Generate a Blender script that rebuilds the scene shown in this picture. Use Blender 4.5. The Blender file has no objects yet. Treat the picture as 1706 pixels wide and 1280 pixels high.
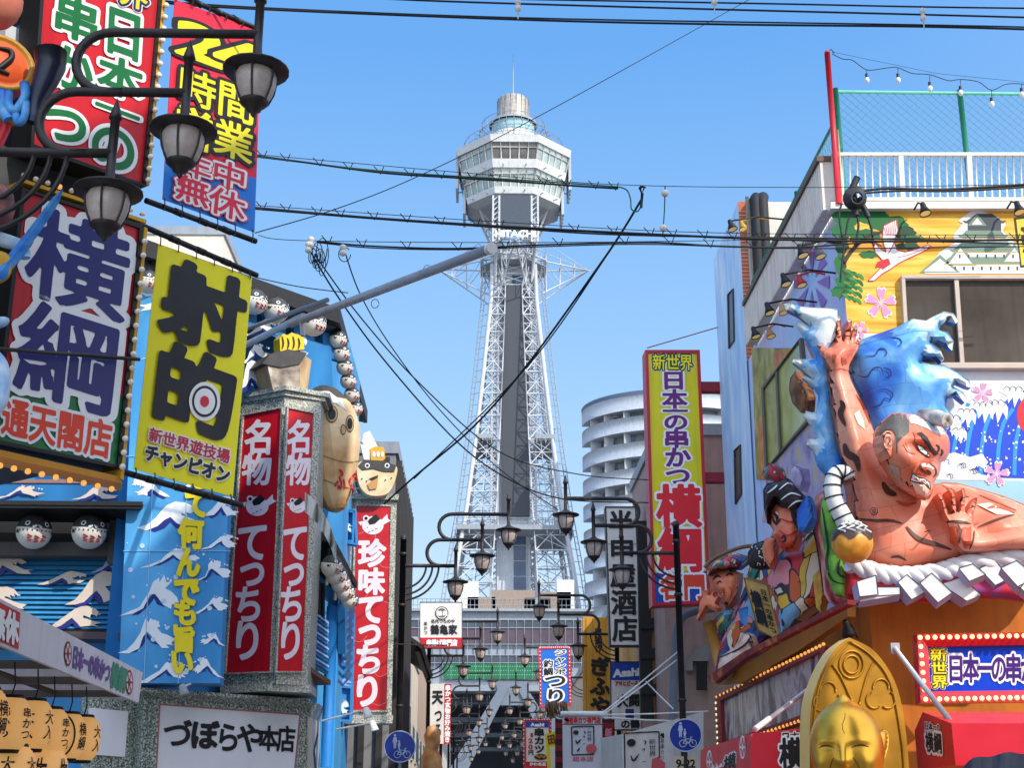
import bpy, bmesh, math, random
import numpy as np
from mathutils import Vector, Matrix
from mathutils.geometry import tessellate_polygon
V = Vector
R = math.radians
random.seed(7)
S = bpy.context.scene
COL = S.collection

# ------------------------------------------------------------------ camera, sky, sun, exposure
F, TH, PS = 2300.0, R(17.6), R(1.38)          # focal length in photo pixels, pitch up, turn right
EYE = V((0, 0, 1.6))
cd = bpy.data.cameras.new('camera'); cam = bpy.data.objects.new('camera', cd); COL.objects.link(cam)
cd.sensor_fit = 'HORIZONTAL'; cd.sensor_width = 36; cd.lens = 36 * F / 1706
cd.clip_start = 0.05; cd.clip_end = 3000
cam.location = EYE; cam.rotation_euler = (R(90) + TH, 0, -PS)
S.camera = cam
SUN_EL, SUN_AZ = R(38), R(40)                 # azimuth measured from straight behind the camera to its right
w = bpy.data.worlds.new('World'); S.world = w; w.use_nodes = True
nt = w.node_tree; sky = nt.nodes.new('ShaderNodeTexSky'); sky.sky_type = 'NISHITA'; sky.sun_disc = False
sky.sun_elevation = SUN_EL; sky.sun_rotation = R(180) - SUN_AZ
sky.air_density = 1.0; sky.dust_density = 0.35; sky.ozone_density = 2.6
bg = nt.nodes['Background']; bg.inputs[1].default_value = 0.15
tcw = nt.nodes.new('ShaderNodeTexCoord'); spx = nt.nodes.new('ShaderNodeSeparateXYZ'); nt.links.new(tcw.outputs['Generated'], spx.inputs[0])
rmp = nt.nodes.new('ShaderNodeValToRGB'); nt.links.new(spx.outputs[2], rmp.inputs[0])
for i_, (p_, c_) in enumerate(((0.0, (.72, .84, .95)), (.14, (.56, .74, .95)), (.30, (.34, .60, .95)), (.52, (.135, .40, .88)))):
    el_ = rmp.color_ramp.elements[i_] if i_ < 2 else rmp.color_ramp.elements.new(p_)
    el_.position = p_; el_.color = (*c_, 1)
scl = nt.nodes.new('ShaderNodeVectorMath'); scl.operation = 'SCALE'; scl.inputs[3].default_value = 7.6; nt.links.new(rmp.outputs[0], scl.inputs[0])
mxs = nt.nodes.new('ShaderNodeMix'); mxs.data_type = 'RGBA'; mxs.inputs[0].default_value = .8   # clear winter-blue sky over the plain model
nt.links.new(sky.outputs[0], mxs.inputs[6]); nt.links.new(scl.outputs[0], mxs.inputs[7]); 
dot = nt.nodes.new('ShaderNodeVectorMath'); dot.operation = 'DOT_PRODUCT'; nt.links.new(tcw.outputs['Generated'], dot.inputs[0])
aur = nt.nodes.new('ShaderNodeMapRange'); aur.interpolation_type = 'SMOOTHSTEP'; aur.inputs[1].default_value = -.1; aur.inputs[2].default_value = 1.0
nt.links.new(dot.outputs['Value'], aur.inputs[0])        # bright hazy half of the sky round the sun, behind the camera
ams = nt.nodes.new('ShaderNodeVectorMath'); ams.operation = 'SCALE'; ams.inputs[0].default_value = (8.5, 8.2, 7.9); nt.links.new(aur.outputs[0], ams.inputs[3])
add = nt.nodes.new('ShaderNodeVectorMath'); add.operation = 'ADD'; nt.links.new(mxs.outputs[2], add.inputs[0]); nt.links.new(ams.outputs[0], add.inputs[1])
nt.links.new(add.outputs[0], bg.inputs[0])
sd = bpy.data.lights.new('sun', 'SUN'); sun = bpy.data.objects.new('sun', sd); COL.objects.link(sun)
sd.energy = 3.7; sd.angle = R(0.5); sd.color = (1, .93, .82)
SDIR = V((math.sin(SUN_AZ) * math.cos(SUN_EL), -math.cos(SUN_AZ) * math.cos(SUN_EL), math.sin(SUN_EL)))
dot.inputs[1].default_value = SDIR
sun.rotation_euler = SDIR.to_track_quat('Z', 'Y').to_euler()
S.view_settings.view_transform = 'Standard'; S.view_settings.look = 'None'
S.view_settings.exposure = 0.05; S.view_settings.gamma = 1

# ------------------------------------------------------------------ helpers
CR = V((math.cos(PS), -math.sin(PS), 0))
CF = V((math.sin(PS) * math.cos(TH), math.cos(PS) * math.cos(TH), math.sin(TH)))
CU = V((-math.sin(PS) * math.sin(TH), -math.cos(PS) * math.sin(TH), math.cos(TH)))
def ray(px, py): return CF + CR * ((px - 853) / F) + CU * ((640 - py) / F)
def at(px, py, Y):
    d = ray(px, py); return EYE + d * (Y / d.y)
class Pl:
    """vertical plane through pixel (px,py) at distance Y, running at ang degrees from +Y to the right"""
    def __init__(s, px, py, Y, ang):
        s.o = at(px, py, Y); a = R(ang)
        s.d = V((math.sin(a), math.cos(a), 0)); s.n = V((math.cos(a), -math.sin(a), 0))
    def p(s, px, py, off=0.0):
        d = ray(px, py); o = s.o + s.n * off
        return EYE + d * ((o - EYE).dot(s.n) / d.dot(s.n))
def bil(q, u, v):       # q = TL,TR,BR,BL pixel corners, u right, v down
    a = (q[0][0] + (q[1][0] - q[0][0]) * u, q[0][1] + (q[1][1] - q[0][1]) * u)
    b = (q[3][0] + (q[2][0] - q[3][0]) * u, q[3][1] + (q[2][1] - q[3][1]) * u)
    return (a[0] + (b[0] - a[0]) * v, a[1] + (b[1] - a[1]) * v)
def lin(c): return tuple((x / 255 / 12.92 if x < 10.3 else ((x / 255 + .055) / 1.055) ** 2.4) for x in c[:3])

MATS = {}
def M(name, rgb, rough=.55, metal=0, var=.10, sc=3.0, bump=0.0, bsc=40, streak=0.0, spec=.4, k=1.0, emit=0, tr=0, alpha=1, sheen=0):
    if name in MATS: return MATS[name]
    m = bpy.data.materials.new(name); m.use_nodes = True; n = m.node_tree; L = n.links
    b = n.nodes['Principled BSDF']; c = [min(.95, x * k) for x in lin(rgb)]
    b.inputs['Roughness'].default_value = rough; b.inputs['Metallic'].default_value = metal
    b.inputs['Specular IOR Level'].default_value = spec
    tc = n.nodes.new('ShaderNodeTexCoord')
    nz = n.nodes.new('ShaderNodeTexNoise'); nz.inputs['Scale'].default_value = sc; nz.inputs['Detail'].default_value = 5
    L.new(tc.outputs['Object'], nz.inputs['Vector'])
    mr = n.nodes.new('ShaderNodeMapRange'); mr.inputs[1].default_value = .3; mr.inputs[2].default_value = .7
    mr.inputs[3].default_value = 1 - var; mr.inputs[4].default_value = 1 + var * .6
    L.new(nz.outputs['Fac'], mr.inputs[0])
    hv = n.nodes.new('ShaderNodeMix'); hv.data_type = 'RGBA'; hv.blend_type = 'MULTIPLY'; hv.inputs[0].default_value = 1
    hv.inputs[6].default_value = (*c, 1); L.new(mr.outputs[0], hv.inputs[7]); out = hv.outputs[2]
    if streak:
        mp = n.nodes.new('ShaderNodeMapping'); mp.inputs['Scale'].default_value = (5, 5, .35); L.new(tc.outputs['Object'], mp.inputs[0])
        n2 = n.nodes.new('ShaderNodeTexNoise'); n2.inputs['Scale'].default_value = 1.6; n2.inputs['Detail'].default_value = 6
        L.new(mp.outputs[0], n2.inputs['Vector'])
        r2 = n.nodes.new('ShaderNodeMapRange'); r2.inputs[1].default_value = .48; r2.inputs[2].default_value = .75
        r2.inputs[3].default_value = 1; r2.inputs[4].default_value = 1 - streak; L.new(n2.outputs['Fac'], r2.inputs[0])
        h2 = n.nodes.new('ShaderNodeMix'); h2.data_type = 'RGBA'; h2.blend_type = 'MULTIPLY'; h2.inputs[0].default_value = 1
        L.new(out, h2.inputs[6]); L.new(r2.outputs[0], h2.inputs[7]); out = h2.outputs[2]
    L.new(out, b.inputs['Base Color'])
    rr = n.nodes.new('ShaderNodeMapRange'); rr.inputs[3].default_value = max(.03, rough - .1); rr.inputs[4].default_value = min(1, rough + .12)
    L.new(nz.outputs['Fac'], rr.inputs[0]); L.new(rr.outputs[0], b.inputs['Roughness'])
    if bump:
        nb = n.nodes.new('ShaderNodeTexNoise'); nb.inputs['Scale'].default_value = bsc; nb.inputs['Detail'].default_value = 4
        L.new(tc.outputs['Object'], nb.inputs['Vector'])
        bp = n.nodes.new('ShaderNodeBump'); bp.inputs['Strength'].default_value = bump; bp.inputs['Distance'].default_value = .02
        L.new(nb.outputs['Fac'], bp.inputs['Height']); L.new(bp.outputs[0], b.inputs['Normal'])
    if emit:
        b.inputs['Emission Color'].default_value = (*c, 1); b.inputs['Emission Strength'].default_value = emit
    if tr: b.inputs['Transmission Weight'].default_value = tr
    if alpha < 1: b.inputs['Alpha'].default_value = alpha
    MATS[name] = m; return m
def mixmat(name, stops, sc=4, detail=4, stretch=(1, 1, 1), rough=.6, dist=0.0, wave=False, bump=0.0, ctr=(0, 0, 0), var=0):
    """procedural painted pattern: noise (or wave) through a colour ramp"""
    if name in MATS: return MATS[name]
    m = bpy.data.materials.new(name); m.use_nodes = True; n = m.node_tree; L = n.links; b = n.nodes['Principled BSDF']
    b.inputs['Roughness'].default_value = rough
    tc = n.nodes.new('ShaderNodeTexCoord'); mp = n.nodes.new('ShaderNodeMapping'); mp.inputs['Scale'].default_value = stretch
    L.new(tc.outputs['Object'], mp.inputs[0])
    if wave:
        t = n.nodes.new('ShaderNodeTexWave'); t.inputs['Scale'].default_value = sc; t.inputs['Distortion'].default_value = dist
        t.inputs['Detail'].default_value = detail; t.bands_direction = wave
    else:
        t = n.nodes.new('ShaderNodeTexNoise'); t.inputs['Scale'].default_value = sc; t.inputs['Detail'].default_value = detail
        t.inputs['Distortion'].default_value = dist
    L.new(mp.outputs[0], t.inputs['Vector'])
    cr = n.nodes.new('ShaderNodeValToRGB'); e = cr.color_ramp.elements
    while len(e) < len(stops): e.new(.5)
    for i, (p, c) in enumerate(stops): e[i].position = p; e[i].color = (*lin(c), 1)
    L.new(t.outputs['Fac'], cr.inputs[0]); L.new(cr.outputs[0], b.inputs['Base Color'])
    if bump:
        bp = n.nodes.new('ShaderNodeBump'); bp.inputs['Strength'].default_value = bump; bp.inputs['Distance'].default_value = .02
        L.new(t.outputs['Fac'], bp.inputs['Height']); L.new(bp.outputs[0], b.inputs['Normal'])
    MATS[name] = m; return m

ROOT = {}
def thing(name, label, cat, loc=(0, 0, 0), group=None):
    o = bpy.data.objects.new(name, None); COL.objects.link(o); o.location = loc; o.empty_display_size = .2
    o['label'] = label; o['category'] = cat
    if group: o['group'] = group
    ROOT[o.name] = V(loc); return o
def tag(o, label, cat, group=None):
    o['label'] = label; o['category'] = cat
    if group: o['group'] = group
    return o
def dup(root, loc, label, group=None):
    r = root.copy(); COL.objects.link(r); r.location = loc; r['label'] = label
    if group: r['group'] = group
    for ch in root.children:
        c = ch.copy(); COL.objects.link(c); c.parent = r
        for g in ch.children:
            d = g.copy(); COL.objects.link(d); d.parent = c
    ROOT[r.name] = V(loc); return r

PAINT = {'painted_lines', 'painted_face', 'curl_lines', 'face_lines', 'stripes', 'dots', 'wave_mural'}
class MB:
    def __init__(s): s.v = []; s.f = []; s.m = []; s.s = []; s.ms = []
    def mi(s, m):
        if m not in s.ms: s.ms.append(m)
        return s.ms.index(m)
    def face(s, pts, m, sm=False):
        i = len(s.v); s.v += [V(p) for p in pts]; s.f.append(tuple(range(i, i + len(pts)))); s.m.append(s.mi(m)); s.s.append(sm)
    def grid(s, rows, m, closed=False, sm=True):       # rows of points
        i0 = len(s.v); n = len(rows[0]); k = s.mi(m)
        for r in rows: s.v += [V(p) for p in r]
        for a in range(len(rows) - 1):
            for b in range(n if closed else n - 1):
                c = (b + 1) % n
                s.f.append((i0 + a * n + b, i0 + a * n + c, i0 + (a + 1) * n + c, i0 + (a + 1) * n + b)); s.m.append(k); s.s.append(sm)
    def poly(s, pts, m):                              # any planar polygon, triangulated
        i = len(s.v); s.v += [V(p) for p in pts]; k = s.mi(m)
        for t in tessellate_polygon([[V(p) for p in pts]]): s.f.append(tuple(i + j for j in t)); s.m.append(k); s.s.append(False)
    def prism(s, pts, vec, m, ms=None, back=True):
        vec = V(vec); b = [V(p) + vec for p in pts]; ms = ms or m; n = len(pts)
        if n == 4: s.face(pts, m)
        else: s.poly(pts, m)
        if back:
            if n == 4: s.face(b[::-1], ms)
            else: s.poly(b[::-1], ms)
        for i in range(n): s.face([pts[i], b[i], b[(i + 1) % n], pts[(i + 1) % n]], ms)
    def box(s, c, size, m, ax=None):                  # ax: (x,y,z) axes
        ax = ax or (V((1, 0, 0)), V((0, 1, 0)), V((0, 0, 1))); c = V(c)
        hx, hy, hz = [ax[i] * (size[i] / 2) for i in range(3)]
        q = [c + a * hx + b * hy - hz for a, b in ((-1, -1), (1, -1), (1, 1), (-1, 1))]
        s.prism(q, hz * 2, m)
    def tube(s, path, r, m, n=8, caps=True, sm=True, closed=False):
        path = [V(p) for p in path]; k = len(path); rr = r if isinstance(r, (list, tuple)) else [r] * k
        rows = []; up = None
        for i, p in enumerate(path):
            a = path[i - 1] if (i or closed) else p; c = path[(i + 1) % k] if (i < k - 1 or closed) else p
            t = (c - a).normalized()
            if up is None:
                up = V((0, 0, 1)) if abs(t.z) < .9 else V((1, 0, 0))
            x = t.cross(up)
            if x.length < 1e-5: x = t.orthogonal()
            x.normalize(); y = x.cross(t).normalized(); up = y
            rows.append([p + (x * math.cos(j * math.tau / n) + y * math.sin(j * math.tau / n)) * rr[i] for j in range(n)])
        if closed: rows.append(rows[0])
        s.grid(rows, m, closed=True, sm=sm)
        if caps and not closed:
            s.face(rows[0], m); s.face(rows[-1][::-1], m)
    def lathe(s, prof, o, m, n=16, ax=None, sm=True, sx=1, sy=1, a0=0, mfun=None):
        ax = ax or (V((1, 0, 0)), V((0, 1, 0)), V((0, 0, 1))); o = V(o)
        rows = [[o + ax[0] * (r * sx * math.cos(a0 + j * math.tau / n)) + ax[1] * (r * sy * math.sin(a0 + j * math.tau / n)) + ax[2] * z for j in range(n)] for r, z in prof]
        s.grid(rows, m, closed=True, sm=sm)
    def ball(s, c, r, m, n=12, sc=(1, 1, 1), ax=None):
        k = max(4, n // 2); prof = [(max(1e-4, math.sin(math.pi * i / k)) * r, -math.cos(math.pi * i / k) * r * sc[2]) for i in range(k + 1)]
        s.lathe(prof, c, m, n, ax=ax, sx=sc[0], sy=sc[1])
    def build(s, name, parent=None, kind=None, bevel=0):
        me = bpy.data.meshes.new(name); off = V((0, 0, 0)); o = None
        q = parent
        while q is not None and q.parent is not None: q = q.parent
        if q is not None: off = ROOT.get(q.name, V((0, 0, 0)))
        me.from_pydata([v - off for v in s.v], [], s.f)
        for m in s.ms: me.materials.append(m)
        me.polygons.foreach_set('material_index', s.m); me.polygons.foreach_set('use_smooth', s.s)
        bm = bmesh.new(); bm.from_mesh(me); bmesh.ops.remove_doubles(bm, verts=bm.verts, dist=.00003)
        if name in PAINT and parent is not None and parent.type == 'MESH':     # paint belongs to the surface it lies on
            k = len(parent.data.materials); bm.to_mesh(me); bm.free(); bm = bmesh.new(); bm.from_mesh(parent.data); n0 = len(bm.faces); bm.from_mesh(me); bm.faces.ensure_lookup_table()
            for f in bm.faces[n0:]: f.material_index += k
            for m in s.ms: parent.data.materials.append(m)
            bm.to_mesh(parent.data); bm.free(); bpy.data.meshes.remove(me); return parent
        bm.to_mesh(me); bm.free(); me.update()
        o = bpy.data.objects.new(name, me); COL.objects.link(o)
        if parent is not None: o.parent = parent
        else: ROOT[o.name] = V((0, 0, 0))
        if kind: o['kind'] = kind
        if bevel:
            bv = o.modifiers.new('bevel', 'BEVEL'); bv.width = bevel; bv.segments = 2; bv.limit_method = 'ANGLE'
        return o

# ---- lettering: glyph outlines grown and rounded through a distance field
_fc = bpy.data.curves.new('glyph', 'FONT'); _fo = bpy.data.objects.new('glyph', _fc); COL.objects.link(_fo)
_SDF, _LOOP = {}, {}
GN, GP = 46, .26
def sdf(ch):
    if ch in _SDF: return _SDF[ch]
    _fc.body = ch; bpy.context.view_layer.update()
    e = _fo.evaluated_get(bpy.context.evaluated_depsgraph_get()); me = e.to_mesh()
    bm = bmesh.new(); bm.from_mesh(me); bmesh.ops.remove_doubles(bm, verts=bm.verts, dist=1e-5)
    sg = np.array([[*ed.verts[0].co[:2], *ed.verts[1].co[:2]] for ed in bm.edges if len(ed.link_faces) == 1], dtype=np.float64)
    wid = max(v.co.x for v in bm.verts) if ord(ch) < 128 else 1.0
    bm.free(); e.to_mesh_clear()
    nx = int((wid + 2 * GP) * GN) + 1; ny = int((1 + 2 * GP) * GN) + 1
    X, Y = np.meshgrid(-GP + np.arange(nx) / GN, -.12 - GP + np.arange(ny) / GN)
    P = np.stack([X.ravel(), Y.ravel()], 1)[:, None, :]
    a, b = sg[None, :, :2], sg[None, :, 2:]; d = b - a
    t = np.clip(((P - a) * d).sum(2) / np.maximum((d * d).sum(2), 1e-12), 0, 1)
    D = np.sqrt((((a + d * t[..., None]) - P) ** 2).sum(2).min(1))
    y = P[..., 1]; c = ((a[..., 1] > y) != (b[..., 1] > y))
    xi = a[..., 0] + (y - a[..., 1]) / np.where(np.abs(d[..., 1]) < 1e-12, 1e-12, d[..., 1]) * d[..., 0]
    ins = ((c & (P[..., 0] < xi)).sum(1) % 2) == 1
    _SDF[ch] = (np.where(ins, -D, D).reshape(ny, nx), wid); return _SDF[ch]
def march(G, lv):
    f = G - lv; f[np.abs(f) < 1e-6] = 1e-6; ny, nx = f.shape; s = f < 0
    act = np.argwhere((s[:-1, :-1] != s[1:, :-1]) | (s[:-1, :-1] != s[:-1, 1:]) | (s[:-1, :-1] != s[1:, 1:]))
    nxt = {}
    def ep(k):
        h, j, i = k
        if h == 0: t = f[j, i] / (f[j, i] - f[j, i + 1]); return (i + t, j)
        t = f[j, i] / (f[j, i] - f[j + 1, i]); return (i, j + t)
    for j, i in act:
        j = int(j); i = int(i)
        a, b, c, d = s[j, i], s[j, i + 1], s[j + 1, i + 1], s[j + 1, i]
        e = []
        B, Rt, T, Lf = (0, j, i), (1, j, i + 1), (0, j + 1, i), (1, j, i)
        cs = a + 2 * b + 4 * c + 8 * d
        tb = {1: [(B, Lf)], 2: [(Rt, B)], 3: [(Rt, Lf)], 4: [(T, Rt)], 5: [(B, Lf), (T, Rt)], 6: [(T, B)], 7: [(T, Lf)], 8: [(Lf, T)],
              9: [(B, T)], 10: [(Rt, B), (Lf, T)], 11: [(Rt, T)], 12: [(Lf, Rt)], 13: [(B, Rt)], 14: [(Lf, B)]}
        for p, q in tb.get(int(cs), []): nxt[p] = q
    loops = []
    while nxt:
        k0 = next(iter(nxt)); k = k0; L = []
        while k in nxt:
            L.append(ep(k)); k = nxt.pop(k)
        if len(L) >= 3: loops.append(L)
    return loops
def simp(L, tol):
    L = [V((x, y)) for x, y in L]
    for _ in range(3):
        out = []; i = 0; n = len(L); drop = False
        for i in range(n):
            a = out[-1] if out else L[i - 1]; b = L[i]; c = L[(i + 1) % n]
            ac = c - a; h = abs(ac.x * (b - a).y - ac.y * (b - a).x) / max(ac.length, 1e-9)
            if h < tol and not drop and n > 8: drop = True
            else: out.append(b); drop = False
        L = out
    return L
def glyph(ch, lv):
    k = (ch, round(lv, 3))
    if k in _LOOP: return _LOOP[k]
    G, wid = sdf(ch); best = None
    for tr in range(7):                                   # retry with a hair more weight when the fill fails
        loops = []; AA = 0
        for L in march(G.copy(), lv + tr * .0037):
            L = simp(L, .13 if tr < 4 else .05)
            A = sum(L[i - 1].x * L[i].y - L[i].x * L[i - 1].y for i in range(len(L))) / 2
            if abs(A) < 4: continue
            AA += A / GN / GN; loops.append([V((-GP + p.x / GN, -.12 - GP + p.y / GN, 0)) for p in L])
        tris = tessellate_polygon(loops) if loops else []; flat = [p for L in loops for p in L]
        TA = sum(abs((flat[b] - flat[a]).cross(flat[c] - flat[a]).z) / 2 for a, b, c in tris)
        e = abs(TA - abs(AA))
        if best is None or e < best[0]: best = (e, flat, tris)
        if e < .004: break
    _, flat, tris = best
    _LOOP[k] = (flat, tris, wid); return _LOOP[k]
def put(mb, ch, f, lv, m):                            # f(u,v): u right 0..1, v down 0..1 inside the em box
    fl, tr, wid = glyph(ch, lv)
    i = len(mb.v); k = mb.mi(m)
    mb.v += [f(p.x / wid, .88 - p.y) for p in fl]
    for t in tr: mb.f.append((i + t[0], i + t[1], i + t[2])); mb.m.append(k); mb.s.append(False)
def text(mb, pl, s, q, layers, vert=True, off=.005, pad=0.0, step=.003, prop=False):
    """letter string s into the pixel quad q on plane pl; layers = [(grow, material)] from the back to the front"""
    n = len(s); cells = [(i / n, (i + 1) / n) for i in range(n)]
    if prop:
        ws = [(.3 if c == ' ' else sdf(c)[1] + .06) for c in s]; T = sum(ws); x = 0; cells = []
        for w_ in ws: cells.append((x / T, (x + w_) / T)); x += w_
    for li, (lv, m) in enumerate(layers):
        for i, ch in enumerate(s):
            if ch in ' 　': continue
            a, b = cells[i]; o = off + li * step + (i % 2) * .0008
            def f(u, v, a=a, b=b, o=o):
                u2 = -pad + u * (1 + 2 * pad); v2 = -pad + v * (1 + 2 * pad)
                if vert: p = bil(q, u2, a + (b - a) * v2)
                else: p = bil(q, a + (b - a) * u2, v2)
                return pl.p(p[0], p[1], o)
            put(mb, ch, f, lv, m)
def ppoly(mb, pl, pts, m, off=.004): mb.poly([pl.p(x, y, off) for x, y in pts], m)
def slab(mb, pl, q, th, m, ms=None, off=0.0): mb.prism([pl.p(x, y, off) for x, y in q], pl.n * -th, m, ms)
def spl(pts, n=6, closed=False):                      # Catmull-Rom through points of any dimension
    P = [V(p) for p in pts]; k = len(P); out = []
    for i in range(k if closed else k - 1):
        a = P[i - 1] if (i or closed) else P[0]; b = P[i]; c = P[(i + 1) % k]; d = P[(i + 2) % k] if (i + 2 < k or closed) else P[-1]
        for j in range(n):
            t = j / n
            out.append(.5 * ((2 * b) + (c - a) * t + (2 * a - 5 * b + 4 * c - d) * t * t + (3 * b - a - 3 * c + d) * t ** 3))
    if not closed: out.append(P[-1])
    return out
def stroke(mb, pl, pts, wd, m, off=.006, taper=True):  # painted brush stroke in pixel space on a plane
    P = spl([(x, y) for x, y in pts], 5); n = len(P); Lf = []; Rt = []
    for i, p in enumerate(P):
        t = (P[min(i + 1, n - 1)] - P[max(i - 1, 0)]); t = t.normalized() if t.length > 1e-6 else V((1, 0)); nn = V((-t.y, t.x))
        h = wd / 2 * (math.sin(math.pi * (i + .5) / n) ** .6 if taper else 1)
        Lf.append(pl.p(*(p + nn * h), off)); Rt.append(pl.p(*(p - nn * h), off))
    mb.grid([Lf, Rt], m, sm=False)
def disc(mb, pl, c, r, m, off=.004, n=20, ry=None):
    ppoly(mb, pl, [(c[0] + r * math.cos(i * math.tau / n), c[1] + (ry or r) * math.sin(i * math.tau / n)) for i in range(n)], m, off)
# ------------------------------------------------------------------ shared materials
WHITE = M('white_paint', (236, 234, 230), .5, streak=.12)
WHITE2 = M('white_letter', (240, 238, 236), .5, var=.04)
TWHITE = M('tower_white', (192, 196, 202), .5, streak=.2)
TGREY = M('tower_grey', (150, 156, 162), .6, streak=.2)
BLACK = M('black_paint', (22, 21, 22), .5)
INK = M('ink_black', (20, 20, 24), .55, var=.05)
IRON = M('dark_iron', (56, 50, 48), .45, .2, var=.25, sc=9, bump=.15)
CABLE = M('cable_black', (22, 22, 24), .6)
RED = M('sign_red', (206, 26, 38), .4, var=.09, sc=1.5, streak=.2)
DKGREY = M('dark_grey_panel', (66, 70, 78), .6, var=.06)

# ------------------------------------------------------------------ ground and street
def sheet(name, x0, x1, y0, y1, z, m):
    b = MB(); b.face([(x0, y0, z), (x1, y0, z), (x1, y1, z), (x0, y1, z)], m); return b.build(name, kind='structure')
sheet('ground', -900, 900, -300, 1500, -.02, M('ground_grey', (120, 118, 114), .9))
sheet('road', -4.0, 4.4, -20, 150, 0, M('street_paving', (135, 128, 120), .85, bump=.3))

# ------------------------------------------------------------------ tower
TD = 170.0; TX = at(855, 600, TD).x
def hz(py, Y): return at(855, py, Y).z
def build_tower():
    t = thing('observation_tower', 'tall white steel lattice tower with octagonal observation deck at the end of the street', 'tower', (TX, TD, 0))
    c = V((TX, TD, 0))
    ws = [(24, 7.75), (30, 7.0), (38, 5.8), (46, 4.85), (56, 3.85), (66, 2.95), (78, 2.55)]
    def w_(z):
        for (a, wa), (b, wb) in zip(ws, ws[1:]):
            if z <= b: return wa + (wb - wa) * (z - a) / (b - a)
        return ws[-1][1]
    def lp(sx, sy, z): h = w_(z); return c + V((sx * h, sy * h, z))
    for sx in (-1, 1):
        for sy in (-1, 1):
            b = MB(); b.tube([lp(sx, sy, z) for z in (0, 24, 30, 38, 46, 56, 66, 77)], .28, TWHITE, 8); b.build('leg', t)
    br = MB(); zs = [24.5, 28.6, 32.6, 36.4, 40, 43.5, 46.8, 50, 53, 56, 58.8, 61.5, 64, 66.4, 68.8]
    for fa in range(4):
        cs = [(-1, -1), (1, -1), (1, 1), (-1, 1)]; A, B = cs[fa], cs[(fa + 1) % 4]
        for z0, z1 in zip(zs, zs[1:]):
            a0, b0, a1, b1 = lp(*A, z0), lp(*B, z0), lp(*A, z1), lp(*B, z1)
            zm = (z0 + z1) / 2; m0, m1 = (a0 + b0) / 2, (a1 + b1) / 2
            br.tube([a0, a0.lerp(m0, .62)], .1, TWHITE, 6); br.tube([b0, b0.lerp(m0, .62)], .1, TWHITE, 6)
            # half-bay bracing left and right of the lift shaft, as on the real tower
            for e0, e1 in ((a0, a1), (b0, b1)):
                p0 = e0.lerp(m0, .62); p1 = e1.lerp(m1, .62)
                br.tube([e0, p1], .075, TWHITE, 5); br.tube([p0, e1], .075, TWHITE, 5)
                em = (e0 + e1) / 2; pm = (p0 + p1) / 2
                br.tube([em, pm], .07, TWHITE, 5)
                for s_ in (0, .5):
                    br.tube([e0.lerp(e1, s_), p0.lerp(p1, s_ + .5)], .045, TWHITE, 4); br.tube([e0.lerp(p0, .5).lerp(e1.lerp(p1, .5), s_), em.lerp(pm, .5 + s_ / 2)], .045, TWHITE, 4)
                br.tube([e0.lerp(p0, .5), (em + pm) / 2, e1.lerp(p1, .5)], .05, TWHITE, 4)
                br.tube([p0, p1], .09, TWHITE, 5)
    br.build('bracing', t)
    # ladder-like outer rails
    for sx in (-1, 1):
        b = MB()
        for o in (.85, 1.25):
            b.tube([lp(sx, -1, z) + V((sx * o, .6, 0)) for z in (24, 30, 38, 46, 56, 66, 72)], .06, TGREY, 4)
        for i in range(60):
            z = 25 + i * .78; b.tube([lp(sx, -1, z) + V((sx * .85, .6, 0)), lp(sx, -1, z) + V((sx * 1.25, .6, 0))], .04, TGREY, 4)
            if i % 2 == 0: b.tube([lp(sx, -1, z), lp(sx, -1, z) + V((sx * .85, .6, 0))], .04, TGREY, 4)
        b.build('ladder', t)
    # lift shaft, its latticed white corner columns and the dark display panel on it
    sh = MB(); gl = M('shaft_glass', (78, 98, 128), .2, var=.25, sc=1.2)
    sh.box(c + V((0, 0, 48)), (4.2, 3.6, 52), M('shaft_white', (205, 210, 218), .6, streak=.2)); so = sh.build('lift_shaft', t)
    for i in range(7):
        sg = MB(); sg.box(c + V((.75, -1.86, 25.5 + i * 1.9) if i < 6 else (.55, -1.86, 67.2)), (1.5, .16, 1.75 if i < 6 else 5.4), gl); sg.build('window', t)
    for sx in (-1, 1):
        for sy in (-1, 1):
            b = MB(); p = c + V((sx * 2.35, sy * 2.1, 0))
            for ox in (-.42, .42):
                b.box(p + V((ox, 0, 50)), (.26, .26, 62), TWHITE)
            for i in range(78):
                z = 20 + i * .78
                b.tube([p + V((-.42, -.05, z)), p + V((.42, -.05, z + .78))], .07, TWHITE, 4); b.tube([p + V((.42, .05, z)), p + V((-.42, .05, z + .78))], .07, TWHITE, 4)
            b.build('column', t)
    zt0, zt1 = hz(860, TD - 2.7), hz(476, TD - 2.7)
    b = MB(); b.box(c + V((.25, -2.62, (zt0 + zt1) / 2)), (3.45, .3, zt1 - zt0), DKGREY); b.build('display_panel', t, bevel=.03)
    b = MB(); z0, z1 = hz(379, TD - 6.4), hz(325, TD - 6.4)
    b.box(c + V((.15, -6.2, (z0 + z1) / 2)), (3.9, .3, z1 - z0), M('dark_blue_panel', (66, 74, 86), .35, var=.08)); b.build('upper_panel', t)
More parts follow.
